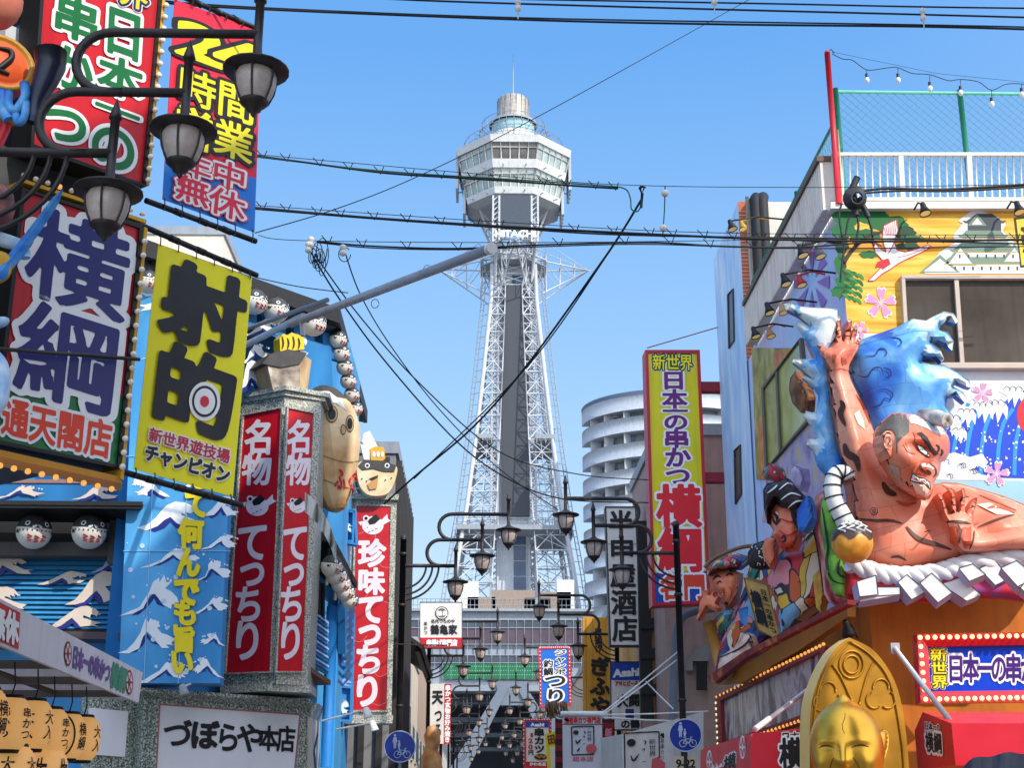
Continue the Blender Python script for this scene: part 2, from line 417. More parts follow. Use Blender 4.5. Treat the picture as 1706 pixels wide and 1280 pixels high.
    for sx in (-1, 1):
        b = MB(); zl_ = hz(402, TD - 6.4)
        for ox in (-.4, .4): b.box(c + V((.15 + sx * 2.5 + ox, -6.2, (zl_ + z1) / 2)), (.24, .3, z1 - zl_), TWHITE)
        for i in range(9): z = zl_ + (z1 - zl_) * i / 9; b.tube([c + V((.15 + sx * 2.5 - .4, -6.3, z)), c + V((.15 + sx * 2.5 + .4, -6.3, z + (z1 - zl_) / 9))], .08, TWHITE, 4)
        b.tube([c + V((.15 + sx * 2.5, -6.2, zl_)), c + V((sx * 2.4, -2.4, zl_ - 4))], .2, TWHITE, 6); b.build('column', t)
    # company letters under the deck
    lt = MB(); pl = Pl(855, 386, TD - 7.6, 90)
    text(lt, pl, 'HITACHI', [(824, 381), (892, 381), (892, 396), (824, 396)], [(.035, M('letter_white', (250, 250, 250), .4, var=.02))], vert=False, prop=True, off=.15)
    lt.build('lettering', t)
    # ring platforms
    for py, wd in ((727, .3), (884, .8)):
        z = hz(py, TD - 5); h = w_(z) + wd; b = MB()
        for s0 in (-1, 1):
            b.box(c + V((s0 * (h + 2.6) / 2, 0, z)), (h - 2.6, 2 * h, .55), TGREY)
            if py > 800 or s0 > 0: b.box(c + V((0, s0 * (h + 2.4) / 2, z)), (5.2, h - 2.4, .55), TGREY)
        for s0 in (-1, 1):
            if py < 800 and s0 < 0: continue
            for zz in (.6, 1.1): b.tube([c + V((-h, s0 * h, z + zz)), c + V((h, s0 * h, z + zz))], .04, TGREY, 4); b.tube([c + V((s0 * h, -h, z + zz)), c + V((s0 * h, h, z + zz))], .04, TGREY, 4)
            for i in range(18): x = -h + 2 * h * i / 17; b.tube([c + V((x, s0 * h, z)), c + V((x, s0 * h, z + 1.1))], .03, TGREY, 4)
        for i in range(10):
            x = -h + 2 * h * i / 9
            if abs(x) > 2.4: b.box(c + V((x, 0, z - .55)), (.12, 2 * h, .5), TGREY)
        b.build('platform', t)
    # spiked crown of trusses below the deck
    b = MB(); zc = hz(452, TD); zl = zc - 3.6
    ring = [c + V((4.6 * math.cos(R(22.5 + 45 * i)), 4.6 * math.sin(R(22.5 + 45 * i)), zc + .9)) for i in range(8)]
    for i in range(8):
        b.tube([ring[i], ring[(i + 1) % 8]], .13, TWHITE, 5); b.tube([ring[i] - V((0, 0, .9)), ring[(i + 1) % 8] - V((0, 0, .9))], .1, TGREY, 5)
        b.tube([ring[i], ring[i] + V((0, 0, 1.1))], .05, TWHITE, 4); b.tube([ring[i] + V((0, 0, 1.1)), ring[(i + 1) % 8] + V((0, 0, 1.1))], .05, TWHITE, 4)
        for u in (.25, .5, .75):
            p = ring[i].lerp(ring[(i + 1) % 8], u); b.tube([p, p + V((0, 0, 1.1))], .035, TWHITE, 4)
        b.tube([ring[i], c + V((2.2 * math.cos(R(22.5 + 45 * i)), 2.2 * math.sin(R(22.5 + 45 * i)), zl - 1.5))], .09, TWHITE, 5)
        b.face([ring[i] - V((0, 0, .95)), ring[(i + 1) % 8] - V((0, 0, .95)), c + V((0, 0, zc - .1))], TGREY)
    for a in range(4):
        th = R(90 * a + 0); d = V((math.cos(th), math.sin(th), 0)); e = V((-d.y, d.x, 0))
        tip = c + d * 10.0 + V((0, 0, zc + .2))
        A = [c + d * 2.4 + e * (s_ * 2.2) + V((0, 0, zc + .9)) for s_ in (-1, 1)]; Bq = [c + d * 2.4 + e * (s_ * 2.0) + V((0, 0, zl - 1)) for s_ in (-1, 1)]
        T2 = [c + d * 4.6 + e * (s_ * 1.6) + V((0, 0, zc + 3.2)) for s_ in (-1, 1)]
        for p in A + Bq: b.tube([p, tip], .1, TWHITE, 5)
        for i2 in (0, 1):
            b.tube([T2[i2], tip], .05, TWHITE, 4); b.tube([A[i2], T2[i2]], .06, TWHITE, 4)
            for u in (.25, .5, .75):
                b.tube([A[i2].lerp(tip, u), Bq[i2].lerp(tip, u)], .06, TWHITE, 4); b.tube([A[i2].lerp(tip, u - .25), Bq[i2].lerp(tip, u)], .05, TWHITE, 4)
                b.tube([A[0].lerp(tip, u), A[1].lerp(tip, u)], .06, TWHITE, 4); b.tube([A[i2].lerp(tip, u), A[i2].lerp(tip, u) + V((0, 0, 1.6 * (1 - u) + .5))], .05, TWHITE, 4)
        b.tube([tip, tip + d * .7], .06, TWHITE, 4)
    b.build('truss_crown', t)
    # observation deck
    def octp(r, z, i): a = R(22.5 + 45 * i - 90 - 45); return c + V((r * math.cos(a), r * math.sin(a), z))
    Yf = TD - 7.4
    Z = {k: hz(k, Yf + d_) for k, d_ in ((225, 0), (238, .3), (266, .7), (281, 1.0), (312, 1.4), (324, 1.7))}
    def rr(py): return 8.35 - (py - 225) / 99 * 1.75
    dk = MB(); DW = M('deck_white', (208, 208, 208), .5, streak=.25, sc=1.5)
    glm = M('deck_glass', (158, 172, 168), .12, var=.35, sc=.8, spec=.8); gl2 = M('deck_glass_dark', (96, 94, 88), .15, var=.4, sc=1)
    for i in range(8):
        def band(p0, p1, m, r0=0, r1=0, tgt=dk): tgt.face([octp(rr(p0) + r0, Z[p0], i), octp(rr(p0) + r0, Z[p0], i + 1), octp(rr(p1) + r1, Z[p1], i + 1), octp(rr(p1) + r1, Z[p1], i)], m)
        band(225, 238, DW); band(266, 281, DW); band(312, 324, DW)
        band(238, 266, DW, 0, 0) if False else None
        for p0, p1 in ((238, 266), (281, 312)):
            g = MB(); band(p0, p1, gl2 if (i == 0 and p0 == 238) else glm, -.25, -.25, g)
            k = g.build('window', t)
            fr = MB()
            for j in range(6 if i != 1 else 6):
                u = j / 5; a = octp(rr(p0) - .1, Z[p0], i).lerp(octp(rr(p0) - .1, Z[p0], i + 1), u); bb = octp(rr(p1) - .1, Z[p1], i).lerp(octp(rr(p1) - .1, Z[p1], i + 1), u)
                fr.tube([a, bb], .11 if j in (0, 5) else .07, DW, 4)
            for u in (.3,):
                pm = [octp(rr(p0) - .12, Z[p0], k_).lerp(octp(rr(p1) - .12, Z[p1], k_), u) for k_ in (i, i + 1)]
                fr.tube(pm, .08, DW, 4)
            fr.build('frame', k)
            band(p0, p1, DW, -.28, -.28) if False else None
        # sills / soffits that close the recess
        for p0 in (238, 266, 281, 312):
            dk.face([octp(rr(p0), Z[p0], i), octp(rr(p0), Z[p0], i + 1), octp(rr(p0) - .3, Z[p0], i + 1), octp(rr(p0) - .3, Z[p0], i)], DW)
        # little brackets under each band
        for j in (1, 3):
            for p0 in (275, 320):
                r_ = rr(p0); z = Z[266] - .9 if p0 == 275 else Z[312] - .6
                a = octp(r_, z, i).lerp(octp(r_, z, i + 1), j / 4); o_ = (a - c); o_.z = 0; o_.normalize(); dk.box(a + o_ * .3, (.1, .6, .12), TGREY, (V((-o_.y, o_.x, 0)), o_, V((0, 0, 1))))
    zb = Z[324]; zu = zb - .5
    und = M('deck_underside', (168, 170, 172), .7, streak=.2)
    for i in range(8):
        dk.face([octp(rr(324), zb, i), octp(rr(324), zb, i + 1), octp(5.3, zu, i + 1), octp(5.3, zu, i)], und)
        dk.face([octp(5.3, zu, i), octp(5.3, zu, i + 1), c + V((0, 0, zu + .3))], und)
        dk.face([octp(8.35, Z[225], i), octp(8.35, Z[225], i + 1), octp(6.2, Z[225] + .25, i + 1), octp(6.2, Z[225] + .25, i)], DW)
    dk.build('observation_deck', t)
    for sx in (-1, 1):
        for (px0, py0, py1) in ((764, 268, 327), (777, 330, 368)):
            z1_, z0_ = hz(py0, TD), hz(py1, TD); x = 7.55 if px0 == 764 else 6.55
            for k2 in range(4): pn = MB(); pn.box(c + V((sx * x, -1.8 + k2 * 1.2, (z0_ + z1_) / 2)), (.35, 1.0, z1_ - z0_), M('louvre_grey', (176, 182, 190), .6)); pn.build('louvre_panel', t)
    # struts from the deck down to the neck
    b = MB(); zn = hz(412, TD)
    for i in range(8):
        a = octp(4.9, zu + .1, i); d = (a - c); d.z = 0; d.normalize()
        b.tube([a, c + d * 2.9 + V((0, 0, zn))], .17, TWHITE, 6); 
        a2 = octp(4.9, zu + .1, i + 1); b.tube([a, c + (a2 - c).normalized() * 0 + V((d.x * 2.6, d.y * 2.6, (zu + zn) / 2))], .08, TWHITE, 5)
        b.tube([a.lerp(c + d * 2.9 + V((0, 0, zn)), .5), a2.lerp(c + V(((a2 - c).x, (a2 - c).y, 0)).normalized() * 2.9 + V((0, 0, zn)), .5)], .08, TWHITE, 5)
    for i in range(5):
        z = zn - i * 1.6
        for sx in (-1, 1): b.tube([c + V((-2.5, -2.6, z)), c + V((2.5, -2.6, z - 1.6 * sx))], .08, TWHITE, 4)
        b.tube([c + V((-2.6, -2.6, z)), c + V((2.6, -2.6, z))], .1, TWHITE, 4)
    b.build('neck_struts', t)
    # roof storey: brown drum, glass rail, silver drum, mast
    b = MB(); zr = Z[225] + .25
    b.lathe([(5.6, zr), (5.2, zr + .9), (4.0, zr + 1.8), (3.1, zr + 2.3)], c, M('roof_brown', (138, 118, 96), .8, var=.25), 32); b.build('roof_drum', t)
    b = MB(); z1 = hz(213, TD - 3); z2 = hz(194, TD - 3)
    b.lathe([(3.1, zr + 2.2), (3.1, z1)], c, WHITE, 24); b.lathe([(2.95, z1), (2.95, z2)], c, M('rail_glass', (150, 190, 196), .1, spec=.8), 24, sm=False); b.lathe([(3.3, z2), (3.3, z2 + .3), (1, z2 + .35)], c, TGREY, 24); b.build('rooftop_lounge', t)
    b = MB(); z3 = hz(166, TD)
    b.lathe([(2.15, z2 + .3), (2.15, z3 - .3), (1.9, z3), (.01, z3 + .05)], c, M('drum_silver', (178, 168, 156), .45, .3, var=.25, streak=.45), 28)
    for i in range(18):
        a = i * math.tau / 18; b.tube([c + V((2.18 * math.cos(a), 2.18 * math.sin(a), z2 + .3)), c + V((2.18 * math.cos(a), 2.18 * math.sin(a), z3 - .2))], .05, TGREY, 4)
    b.build('top_drum', t)
    b = MB(); b.tube([c + V((0, 0, z3)), c + V((0, 0, hz(120, TD))), c + V((0, 0, hz(90, TD)))], [.12, .09, .03], TGREY, 6); b.build('mast', t)
    b = MB()
    for r_, z in ((4.4, zr + 2.6), (4.6, zr + 3.6), (4.3, z2 + .2), (6.6, zr + .9), (6.7, zr + 1.8)):
        b.tube([c + V((r_ * math.cos(j * math.tau / 40), r_ * math.sin(j * math.tau / 40), z)) for j in range(40)], .05, TGREY, 4, closed=True)
    for j in range(28):
        a = j * math.tau / 28; d = V((math.cos(a), math.sin(a), 0))
        b.tube([c + d * 6.5 + V((0, 0, zr)), c + d * 6.7 + V((0, 0, zr + 1.8))], .035, TGREY, 4); b.tube([c + d * 3.1 + V((0, 0, zr + 2.3)), c + d * 5.2 + V((0, 0, zr + 3.1)), c + d * 4.6 + V((0, 0, zr + 3.7))], .04, TGREY, 4)
        b.tube([c + d * 4.6 + V((0, 0, zr + 3.6)), c + d * 4.3 + V((0, 0, z2 + .2))], .03, TGREY, 4)
    b.build('railing', t)
    return t
build_tower()

def base_building():
    y0 = 157.0; c = V((TX, y0, 0)); t = thing('tower_base_building', 'grey glazed building with green hoarding carrying the white lattice tower', 'building', (TX, y0, 0))
    pl = Pl(855, 1060, y0, 90); ztop = at(855, 1020, y0).z
    GRY = M('base_grey', (150, 158, 168), .6, streak=.15); MUL = M('base_mullion', (150, 160, 170), .5)
    x0, x1 = at(680, 1060, y0).x, at(1010, 1060, y0).x; zb = at(855, 1140, y0).z
    b = MB(); b.box(V(((x0 + x1) / 2, y0 + 9, (ztop + zb) / 2)), (x1 - x0, 17.6, ztop - zb), GRY)
    b.box(V(((x0 + x1) / 2, y0 + 8.8, ztop + .16)), (x1 - x0 + 1, 18.6, .3), TGREY); b.build('wall', t)
    g = MB(); dark = M('base_window_dark', (66, 74, 86), .15, var=.4, sc=.6); pink = M('base_window_wine', (84, 66, 78), .2, var=.35, sc=.5)
    rows = [(1034, 1046, dark), (1047, 1073, pink), (1093, 1104, dark)]
    for (a, bb, m) in rows:
        g2 = MB()
        for i in range(24):
            xa = 684 + i * 13.6; slab(g2, pl, [(xa, a), (xa + 12.4, a), (xa + 12.4, bb), (xa, bb)], .1, m, off=.12)
        g2.build('window', t)
    h = MB(); slab(h, pl, [(740, 1105.5), (950, 1105.5), (950, 1132), (740, 1132)], .1, M('hoarding_green', (24, 104, 68), .6, var=.12, sc=.5), off=.2)
    dm = M('hoarding_dot', (120, 200, 150), .6)
    for i in range(52):
        for j in range(3): disc(h, pl, (746 + i * 4 + (j % 2), 1111 + j * 7), .9, dm, .22, 5)
    h.build('hoarding', t)
    m = MB()
    for i in range(25):
        xa = 683.4 + i * 13.6; slab(m, pl, [(xa - .35, 1031), (xa + .35, 1031), (xa + .35, 1133), (xa - .35, 1133)], .2, MUL, off=.26)
    for y in (1033, 1046.5, 1074, 1092, 1105): slab(m, pl, [(683, y - .5), (1010, y - .5), (1010, y + .5), (683, y + .5)], .2, MUL, off=.28)
    m.build('mullions', t)
    # white splayed struts and the dark passage under the building
    s = MB(); LG = M('strut_grey', (112, 121, 134), .55, streak=.1)
    for (xa, ya, xb, yb, wd) in ((838, 1146, 760, 1290, 16), (868, 1146, 950, 1290, 16)):
        s.prism([pl.p(xa - wd * .4, ya, 1.5), pl.p(xa + wd * .6, ya, 1.5), pl.p(xb + wd, yb, 1.5), pl.p(xb - wd, yb, 1.5)], V((0, 1.2, 0)), LG)
    s.prism([pl.p(826, 1136, 1.2), pl.p(880, 1136, 1.2), pl.p(872, 1176, 1.2), pl.p(832, 1176, 1.2)], V((0, 1, 0)), LG); s.build('strut', t)
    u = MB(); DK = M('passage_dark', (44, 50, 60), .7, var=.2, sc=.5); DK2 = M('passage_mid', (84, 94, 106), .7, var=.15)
    slab(u, pl, [(690, 1141), (1010, 1141), (1010, 1152), (690, 1152)], 14, M('base_soffit', (140, 148, 158), .6), off=.6)
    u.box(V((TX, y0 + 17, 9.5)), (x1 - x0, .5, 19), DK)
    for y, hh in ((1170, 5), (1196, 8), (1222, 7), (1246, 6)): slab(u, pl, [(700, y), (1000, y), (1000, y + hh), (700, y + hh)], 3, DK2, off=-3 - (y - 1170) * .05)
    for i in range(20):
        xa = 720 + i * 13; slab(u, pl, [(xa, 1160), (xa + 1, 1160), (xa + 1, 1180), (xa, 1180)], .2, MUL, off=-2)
    u.build('passage', t)
    # plant, rails and lettered hoods on the roof among the tower's feet
    r = MB()
    for i in range(46):
        xa = x0 + (x1 - x0) * i / 45; r.tube([V((xa, y0 + .3, ztop + .3)), V((xa, y0 + .3, ztop + 1.5))], .03, TGREY, 4)
    for zz in (.8, 1.5): r.tube([V((x0, y0 + .3, ztop + zz)), V((x1, y0 + .3, ztop + zz))], .04, TGREY, 4)
    r.build('railing', t)
    for (px, w2, h2, m2) in ((775, 3, 3.4, WHITE), (802, 3.2, 1.6, M('unit_tan', (150, 132, 118), .7)), (925, 3.6, 2.2, MATS['unit_tan']), (942, 2, 3.6, WHITE), (855, 5, 2.4, MATS['unit_tan']), (895, 3, 1.5, TGREY)):
        p = at(px, 1015, y0 + 2); q = MB(); q.box(V((p.x, y0 + 2.4, ztop + .3 + h2 / 2)), (w2, 2, h2), m2); q.build('roof_unit', t)
base_building()

# ------------------------------------------------------------------ street lamps
GLASS = M('lamp_glass', (190, 172, 160), .25, var=.12, sc=14, spec=.6)
ZARM = at(675, 943, 26).z
def make_lamp(side, name_label):
    t = thing('street_lamp', name_label, 'street lamp', (0, 0, 0), 'street lamps along both sides of the street')
    x = lambda v: v * side
    p = MB(); p.tube([(0, 0, 0), (0, 0, ZARM + .5)], .058, IRON, 12)
    p.lathe([(.13, 0), (.13, .5), (.09, .62), (.07, .66)], (0, 0, 0), IRON, 12)
    for z in (.22, -.75, -2.6): p.lathe([(.058, ZARM + z - .03), (.078, ZARM + z - .02), (.078, ZARM + z + .02), (.058, ZARM + z + .03)], (0, 0, 0), IRON, 12)
    p.lathe([(.058, ZARM + .5), (.07, ZARM + .52), (.045, ZARM + .58), (.001, ZARM + .6)], (0, 0, 0), IRON, 12)
    p.build('pole', t)
    a = MB()
    a.tube([(0, 0, ZARM), (x(1.0), 0, ZARM)], .036, IRON, 10)
    for k, (xs, xe) in enumerate(((.70, 1.5), (.92, 2.0))):
        z0 = ZARM + k * .5; path = [(x(xs + .12), 0, z0)]
        for i in range(13):
            th = R(-90 - 15 * i); path.append((x(xs + .25 * math.cos(th)), 0, z0 + .25 + .25 * math.sin(th)))
        path.append((x(xe), 0, z0 + .5)); a.tube(path, .036, IRON, 10)
    a.build('arm', t)
    for xa, za in ((.44, .43), (.56, .55), (.68, .65)):
        b = MB(); b.tube([(x(xa * math.sin(R(9 * i))), 0, ZARM - za * math.cos(R(9 * i)) * 1.0 if False else ZARM - za * math.cos(R(9 * i))) for i in range(11)], .02, IRON, 8); b.build('brace', t)
    for k in range(3):
        o = V((x(1.0 + .5 * k), 0, ZARM + .5 * k)); l = MB()
        l.tube([o + V((0, 0, -.27)), o + V((0, 0, .27))], .034, IRON, 10)
        l.lathe([(.034, .27), (.05, .28), (.04, .32), (.001, .45)], o, IRON, 10)
        l.lathe([(.034, -.2), (.05, -.22), (.1, -.25), (.2, -.285), (.245, -.30), (.245, -.315), (.13, -.33)], o, IRON, 20)
        l.lathe([(.105, -.56), (.11, -.575), (.085, -.60), (.06, -.615), (.055, -.64), (.02, -.66), (.022, -.675), (.001, -.70)], o, IRON, 14)
        for j in range(6):
            th = R(60 * j + 30); l.tube([o + V((r_ * math.cos(th), r_ * math.sin(th), z)) for r_, z in ((.158, -.32), (.165, -.38), (.15, -.47), (.108, -.57))], .008, IRON, 5)
        lo = l.build('lantern', t)
        g = MB(); g.lathe([(.14, -.325), (.158, -.37), (.152, -.43), (.13, -.51), (.1, -.565)], o, GLASS, 18); g.build('glass', lo)
    return t
ordn = ['nearest', 'second', 'third', 'fourth', 'fifth', 'sixth', 'seventh', 'eighth']
lampL = make_lamp(1, 'dark iron street lamp with three stepped lanterns, nearest one, before the red sign')
lampL.location = (-3.68, 9.1, 0)
for i in range(1, 7):
    dup(lampL, (-1.44, 26 + 14.9 * (i - 1), 0), 'dark iron three-lantern street lamp along the pufferfish-restaurant kerb, %s from the camera' % ordn[i])
lampR = make_lamp(-1, 'dark iron three-lantern street lamp standing before the tall yellow signboard')
lampR.location = (3.57, 24.6, 0)
for i in range(1, 8):
    dup(lampR, (3.57, 24.6 + 11.3 * i, 0), 'dark iron three-lantern street lamp along the yellow-sign kerb, %s from the camera' % ordn[i])
# ------------------------------------------------------------------ left: signs and banners over the corner shop
def frame(mb, pl, q, wd, th, m, off=0.0, px=True):
    """picture-frame moulding of pixel width wd round the quad q"""
    cx = sum(p[0] for p in q) / 4; cy = sum(p[1] for p in q) / 4
    o = [(q[0][0] - wd, q[0][1] - wd), (q[1][0] + wd, q[1][1] - wd), (q[2][0] + wd, q[2][1] + wd), (q[3][0] - wd, q[3][1] + wd)]
    for i in range(4):
        j = (i + 1) % 4
        mb.prism([pl.p(*o[i], off), pl.p(*o[j], off), pl.p(*q[j], off), pl.p(*q[i], off)], pl.n * -th, m)
BULB = M('bulb_glass', (250, 236, 214), .15, spec=.8, var=.05)
BULBON = M('bulb_lit', (255, 226, 170), .3, emit=.9, var=.02)
BULBOR = M('bulb_amber', (255, 170, 80), .3, emit=.8, var=.02)
BRASS = M('brass', (170, 130, 60), .4, .6)
def bulb(pl, x, y, r, m, parent, off=.05):
    b = MB(); o = pl.p(x, y, off); b.lathe([(r * .5, -r * 1.4), (r * .55, -r * .7)], o, BRASS, 8, ax=(pl.d, V((0, 0, 1)), pl.n))
    b.ball(o, r, m, 10); b.build('bulb', parent)
def line_pts(a, b, n): return [(a[0] + (b[0] - a[0]) * i / max(1, n - 1), a[1] + (b[1] - a[1]) * i / max(1, n - 1)) for i in range(n)]
YEL = M('sign_yellow', (226, 210, 20), .45, var=.08, sc=1.5, streak=.16)
GREEN = M('sign_green', (16, 112, 54), .4, var=.1, streak=.15)
NAVY = M('sign_navy', (32, 32, 106), .4, var=.12)
ORRED = M('sign_orange_red', (226, 62, 30), .45, var=.05)
GOLDY = M('frame_yellow', (214, 160, 20), .45)
PA = 37
plB = Pl(40, 560, 10.0, PA)

def sign_a():
    q = [(82, -130), (270, -62), (238, 305), (57, 240)]
    t = thing('vertical_signboard', 'red vertical signboard with fat green white-edged characters, above the navy-lettered board', 'sign', plB.p(150, 240))
    b = MB(); slab(b, plB, q, .22, RED, BLACK); b.build('panel', t)
    f = MB(); frame(f, plB, q, 6, .26, BLACK, .02); f.build('frame', t)
    e = MB(); slab(e, plB, [(276, -64), (281, -62), (249, 309), (244, 307)], .25, GOLDY, off=.02); e.build('edge_strip', t)
    l = MB(); ly = [(.105, WHITE2), (.03, GREEN)]
    for s_, qq in (('串', [(90, -20), (172, 10), (165, 82), (84, 52)]), ('か', [(84, 60), (160, 88), (152, 168), (78, 140)]), ('つ', [(72, 152), (152, 182), (145, 258), (66, 230)]),
                   ('日', [(172, -2), (245, 24), (240, 110), (168, 84)]), ('本', [(165, 82), (242, 110), (236, 176), (160, 148)]), ('一', [(160, 148), (236, 176), (232, 222), (155, 194)]), ('の', [(152, 188), (232, 216), (226, 300), (146, 272)])):
        text(l, plB, s_, qq, ly, off=.008 + .003 * ('串かつ日本一の'.index(s_) % 2))
    text(l, plB, '界', [(198, -48), (250, -30), (246, 22), (194, 4)], [(.12, WHITE2), (.09, NAVY), (.02, YEL)], off=.02)
    l.build('lettering', t)
    for x, y in line_pts((283, -50), (247, 300), 19): bulb(plB, x, y, .026, BULB, t, .05)
sign_a()

def sign_b():
    q = [(43, 318), (233, 380), (196, 775), (-6, 732)]
    t = thing('vertical_signboard', 'red and green signboard with huge navy characters and a row of amber bulbs below', 'sign', plB.p(100, 760))
    b = MB(); g0, g1 = (6, 637), (205, 660)
    slab(b, plB, [q[0], q[1], g1, g0], .22, RED, BLACK); slab(b, plB, [g0, g1, q[2], q[3]], .22, GREEN, BLACK); b.build('panel', t)
    f = MB(); frame(f, plB, q, 6, .28, BLACK, .02); f.build('frame', t)
    e = MB(); slab(e, plB, [(241, 378), (246, 380), (206, 800), (201, 798)], .25, GOLDY, off=.02)
    slab(e, plB, [(40, 298), (244, 366), (244, 372), (40, 304)], .25, GOLDY, off=.02); e.build('edge_strip', t)
    s = MB(); s.prism([plB.p(-20, 745, 0), plB.p(203, 795, 0), plB.p(203, 808, -.25), plB.p(-20, 762, -.25)], V((0, 0, -.05)), M('soffit_orange', (206, 140, 40), .6)); s.build('soffit', t)
    l = MB(); ly = [(.085, WHITE2), (.02, NAVY)]
    text(l, plB, '横', [(52, 332), (226, 388), (208, 548), (34, 492)], ly, off=.008); text(l, plB, '綱', [(34, 486), (210, 542), (192, 706), (16, 650)], ly, off=.011)
    text(l, plB, '通天閣店', [(6, 658), (190, 702), (184, 768), (0, 724)], [(.11, WHITE2), (.03, ORRED)], vert=False, off=.008); l.build('lettering', t)
    for x, y in line_pts((241, 402), (204, 778), 17): bulb(plB, x, y, .026, BULB, t, .05)
    for x, y in line_pts((0, 774), (186, 813), 9): bulb(plB, x, y + 2, .024, BULBOR, t, -.05)
    for x, y in line_pts((40, 292), (238, 356), 11): bulb(plB, x, y, .022, BULBOR if int(x) % 3 == 0 else BULB, t, -.02)
    r = MB(); r.tube([plB.p(-20, 580, .1), plB.p(232, 599, .1)], .016, IRON, 8); r.build('bar', t)
sign_b()

class Warp:                                            # a plane with the soft ripples of hung cloth
    def __init__(s, pl, y0): s.pl = pl; s.n = pl.n; s.d = pl.d; s.y0 = y0
    def p(s, x, y, o=0.0):
        u = x / 150; v = (y - s.y0) / 380
        return s.pl.p(x, y, o + .006 * math.sin(u * 5 + v * 3) * math.sin(v * 2.9 + .2) + .0015 * math.sin(u * 13 + v * 5 + 1))
def banner(name_label, q, split, colA, colB, plx, draws, poles):
    t = thing('banner', name_label, 'banner', plx.p(*q[3]))
    wp = Warp(plx, q[0][1]); b = MB(); n, k = 16, 30
    def P(u, v, o=0):
        p = bil(q, u, v); return wp.p(p[0], p[1], o)
    rows = [[P(i / n, j / k) for i in range(n + 1)] for j in range(k + 1)]
    js = round(split * k)
    if js > 0: b.grid(rows[:js + 1], colA)
    if js < k: b.grid(rows[js:], colB)
    bk = [[p - plx.n * .006 for p in r_] for r_ in rows]; b.grid(bk, colA)
    b.build('cloth', t)
    l = MB()
    for s_, qq, ly, vt, off in draws: text(l, plx, s_, qq, ly, vert=vt, off=off * .3 + .0125)
    lo = l.build('lettering', t)
    for (p0, p1) in poles:
        r = MB(); r.tube([plx.p(*p0), plx.p(*p1)], .028, BLACK, 10)
        for u in (.28, .5, .72): m = plx.p(*p0).lerp(plx.p(*p1), u); r.tube([m - plx.d * .05, m + plx.d * .05], .033, BLACK, 10)
        r.build('pole', t)
    for top, pp in ((True, poles[0]), (False, poles[1])):
        for i in range(6):
            u = .02 + .96 * i / 5; e = bil(q, u, 0 if top else 1); 
            x = e[0]; yy = pp[0][1] + (pp[1][1] - pp[0][1]) * (x - pp[0][0]) / (pp[1][0] - pp[0][0])
            ti = MB(); ti.tube([plx.p(x, e[1] + (3 if top else -3), .01), plx.p(x + .8, (yy + e[1]) / 2, .03), plx.p(x, yy, .03), plx.p(x - 1.5, yy + 5, .03)], .006, BLACK, 5); ti.build('tie', t)
    return t
PINK = M('banner_red', (226, 36, 66), .6, var=.08); SKYB = M('banner_blue', (20, 120, 214), .6, var=.08)
YCL = M('banner_yellow', (250, 236, 24), .6, var=.06, sc=2)
BY = [(.10, INK), (.015, M('letter_yellow', (240, 222, 20), .5, var=.03))]
plN = Pl(350, 200, 12.1, PA)
PR = [(.12, PINK), (.085, WHITE2), (.012, PINK)]
banner('red and blue cloth banner with yellow characters, hung above the yellow banner',
       [(291, -2), (436, 52), (424, 387), (271, 332)], .74, PINK, SKYB, plN,
       [('2', [(296, 14), (372, 42), (366, 122), (290, 94)], [(.10, INK), (.035, MATS['letter_yellow'])], True, .004), ('4', [(362, 40), (434, 66), (428, 146), (356, 120)], [(.10, INK), (.035, MATS['letter_yellow'])], True, .02),
        ('時', [(298, 104), (364, 128), (360, 190), (294, 166)], BY, True, .006), ('間', [(362, 126), (430, 150), (426, 214), (358, 190)], BY, True, .02),
        ('営', [(292, 168), (358, 192), (354, 258), (288, 234)], BY, True, .034), ('業', [(358, 190), (426, 214), (421, 278), (353, 254)], BY, True, .006),
        ('年', [(300, 246), (356, 266), (352, 308), (296, 288)], PR, True, .02), ('中', [(354, 258), (414, 279), (410, 326), (350, 305)], PR, True, .004),
        ('無', [(294, 284), (352, 304), (348, 350), (290, 330)], PR, True, .004), ('休', [(350, 304), (412, 326), (407, 374), (345, 352)], PR, True, .02)],
       [((286, -14), (432, 49)), ((243, 334), (426, 402))])
plY = Pl(320, 620, 12.2, PA)
tb = banner('yellow cloth banner with two huge black characters and a bullseye target', [(264, 406), (420, 463), (388, 828), (223, 782)], 1.0, YCL, YCL, plY,
       [('射', [(276, 420), (416, 470), (402, 606), (262, 556)], [(.045, INK)], True, .005), ('的', [(262, 558), (402, 608), (386, 746), (246, 696)], [(.045, INK)], True, .005),
        ('新世界遊技場', [(250, 711), (385, 750), (382, 774), (247, 735)], [(.11, WHITE2), (.03, M('banner_crimson', (190, 24, 60), .5))], False, .004),
        ('チャンピオン', [(244, 738), (386, 779), (381, 808), (239, 767)], [(.11, WHITE2), (.05, INK)], False, .006)],
       [((232, 374), (428, 459)), ((188, 782), (402, 842))])
bt = MB()
for i, (r_, m_) in enumerate(((26, WHITE2), (21, INK), (17.5, WHITE2), (7.5, M('target_red', (214, 24, 40), .5)))): disc(bt, plY, (341, 669), r_, m_, .02 + i * .003, 28, r_ * 1.25)
bt.build('target', tb)

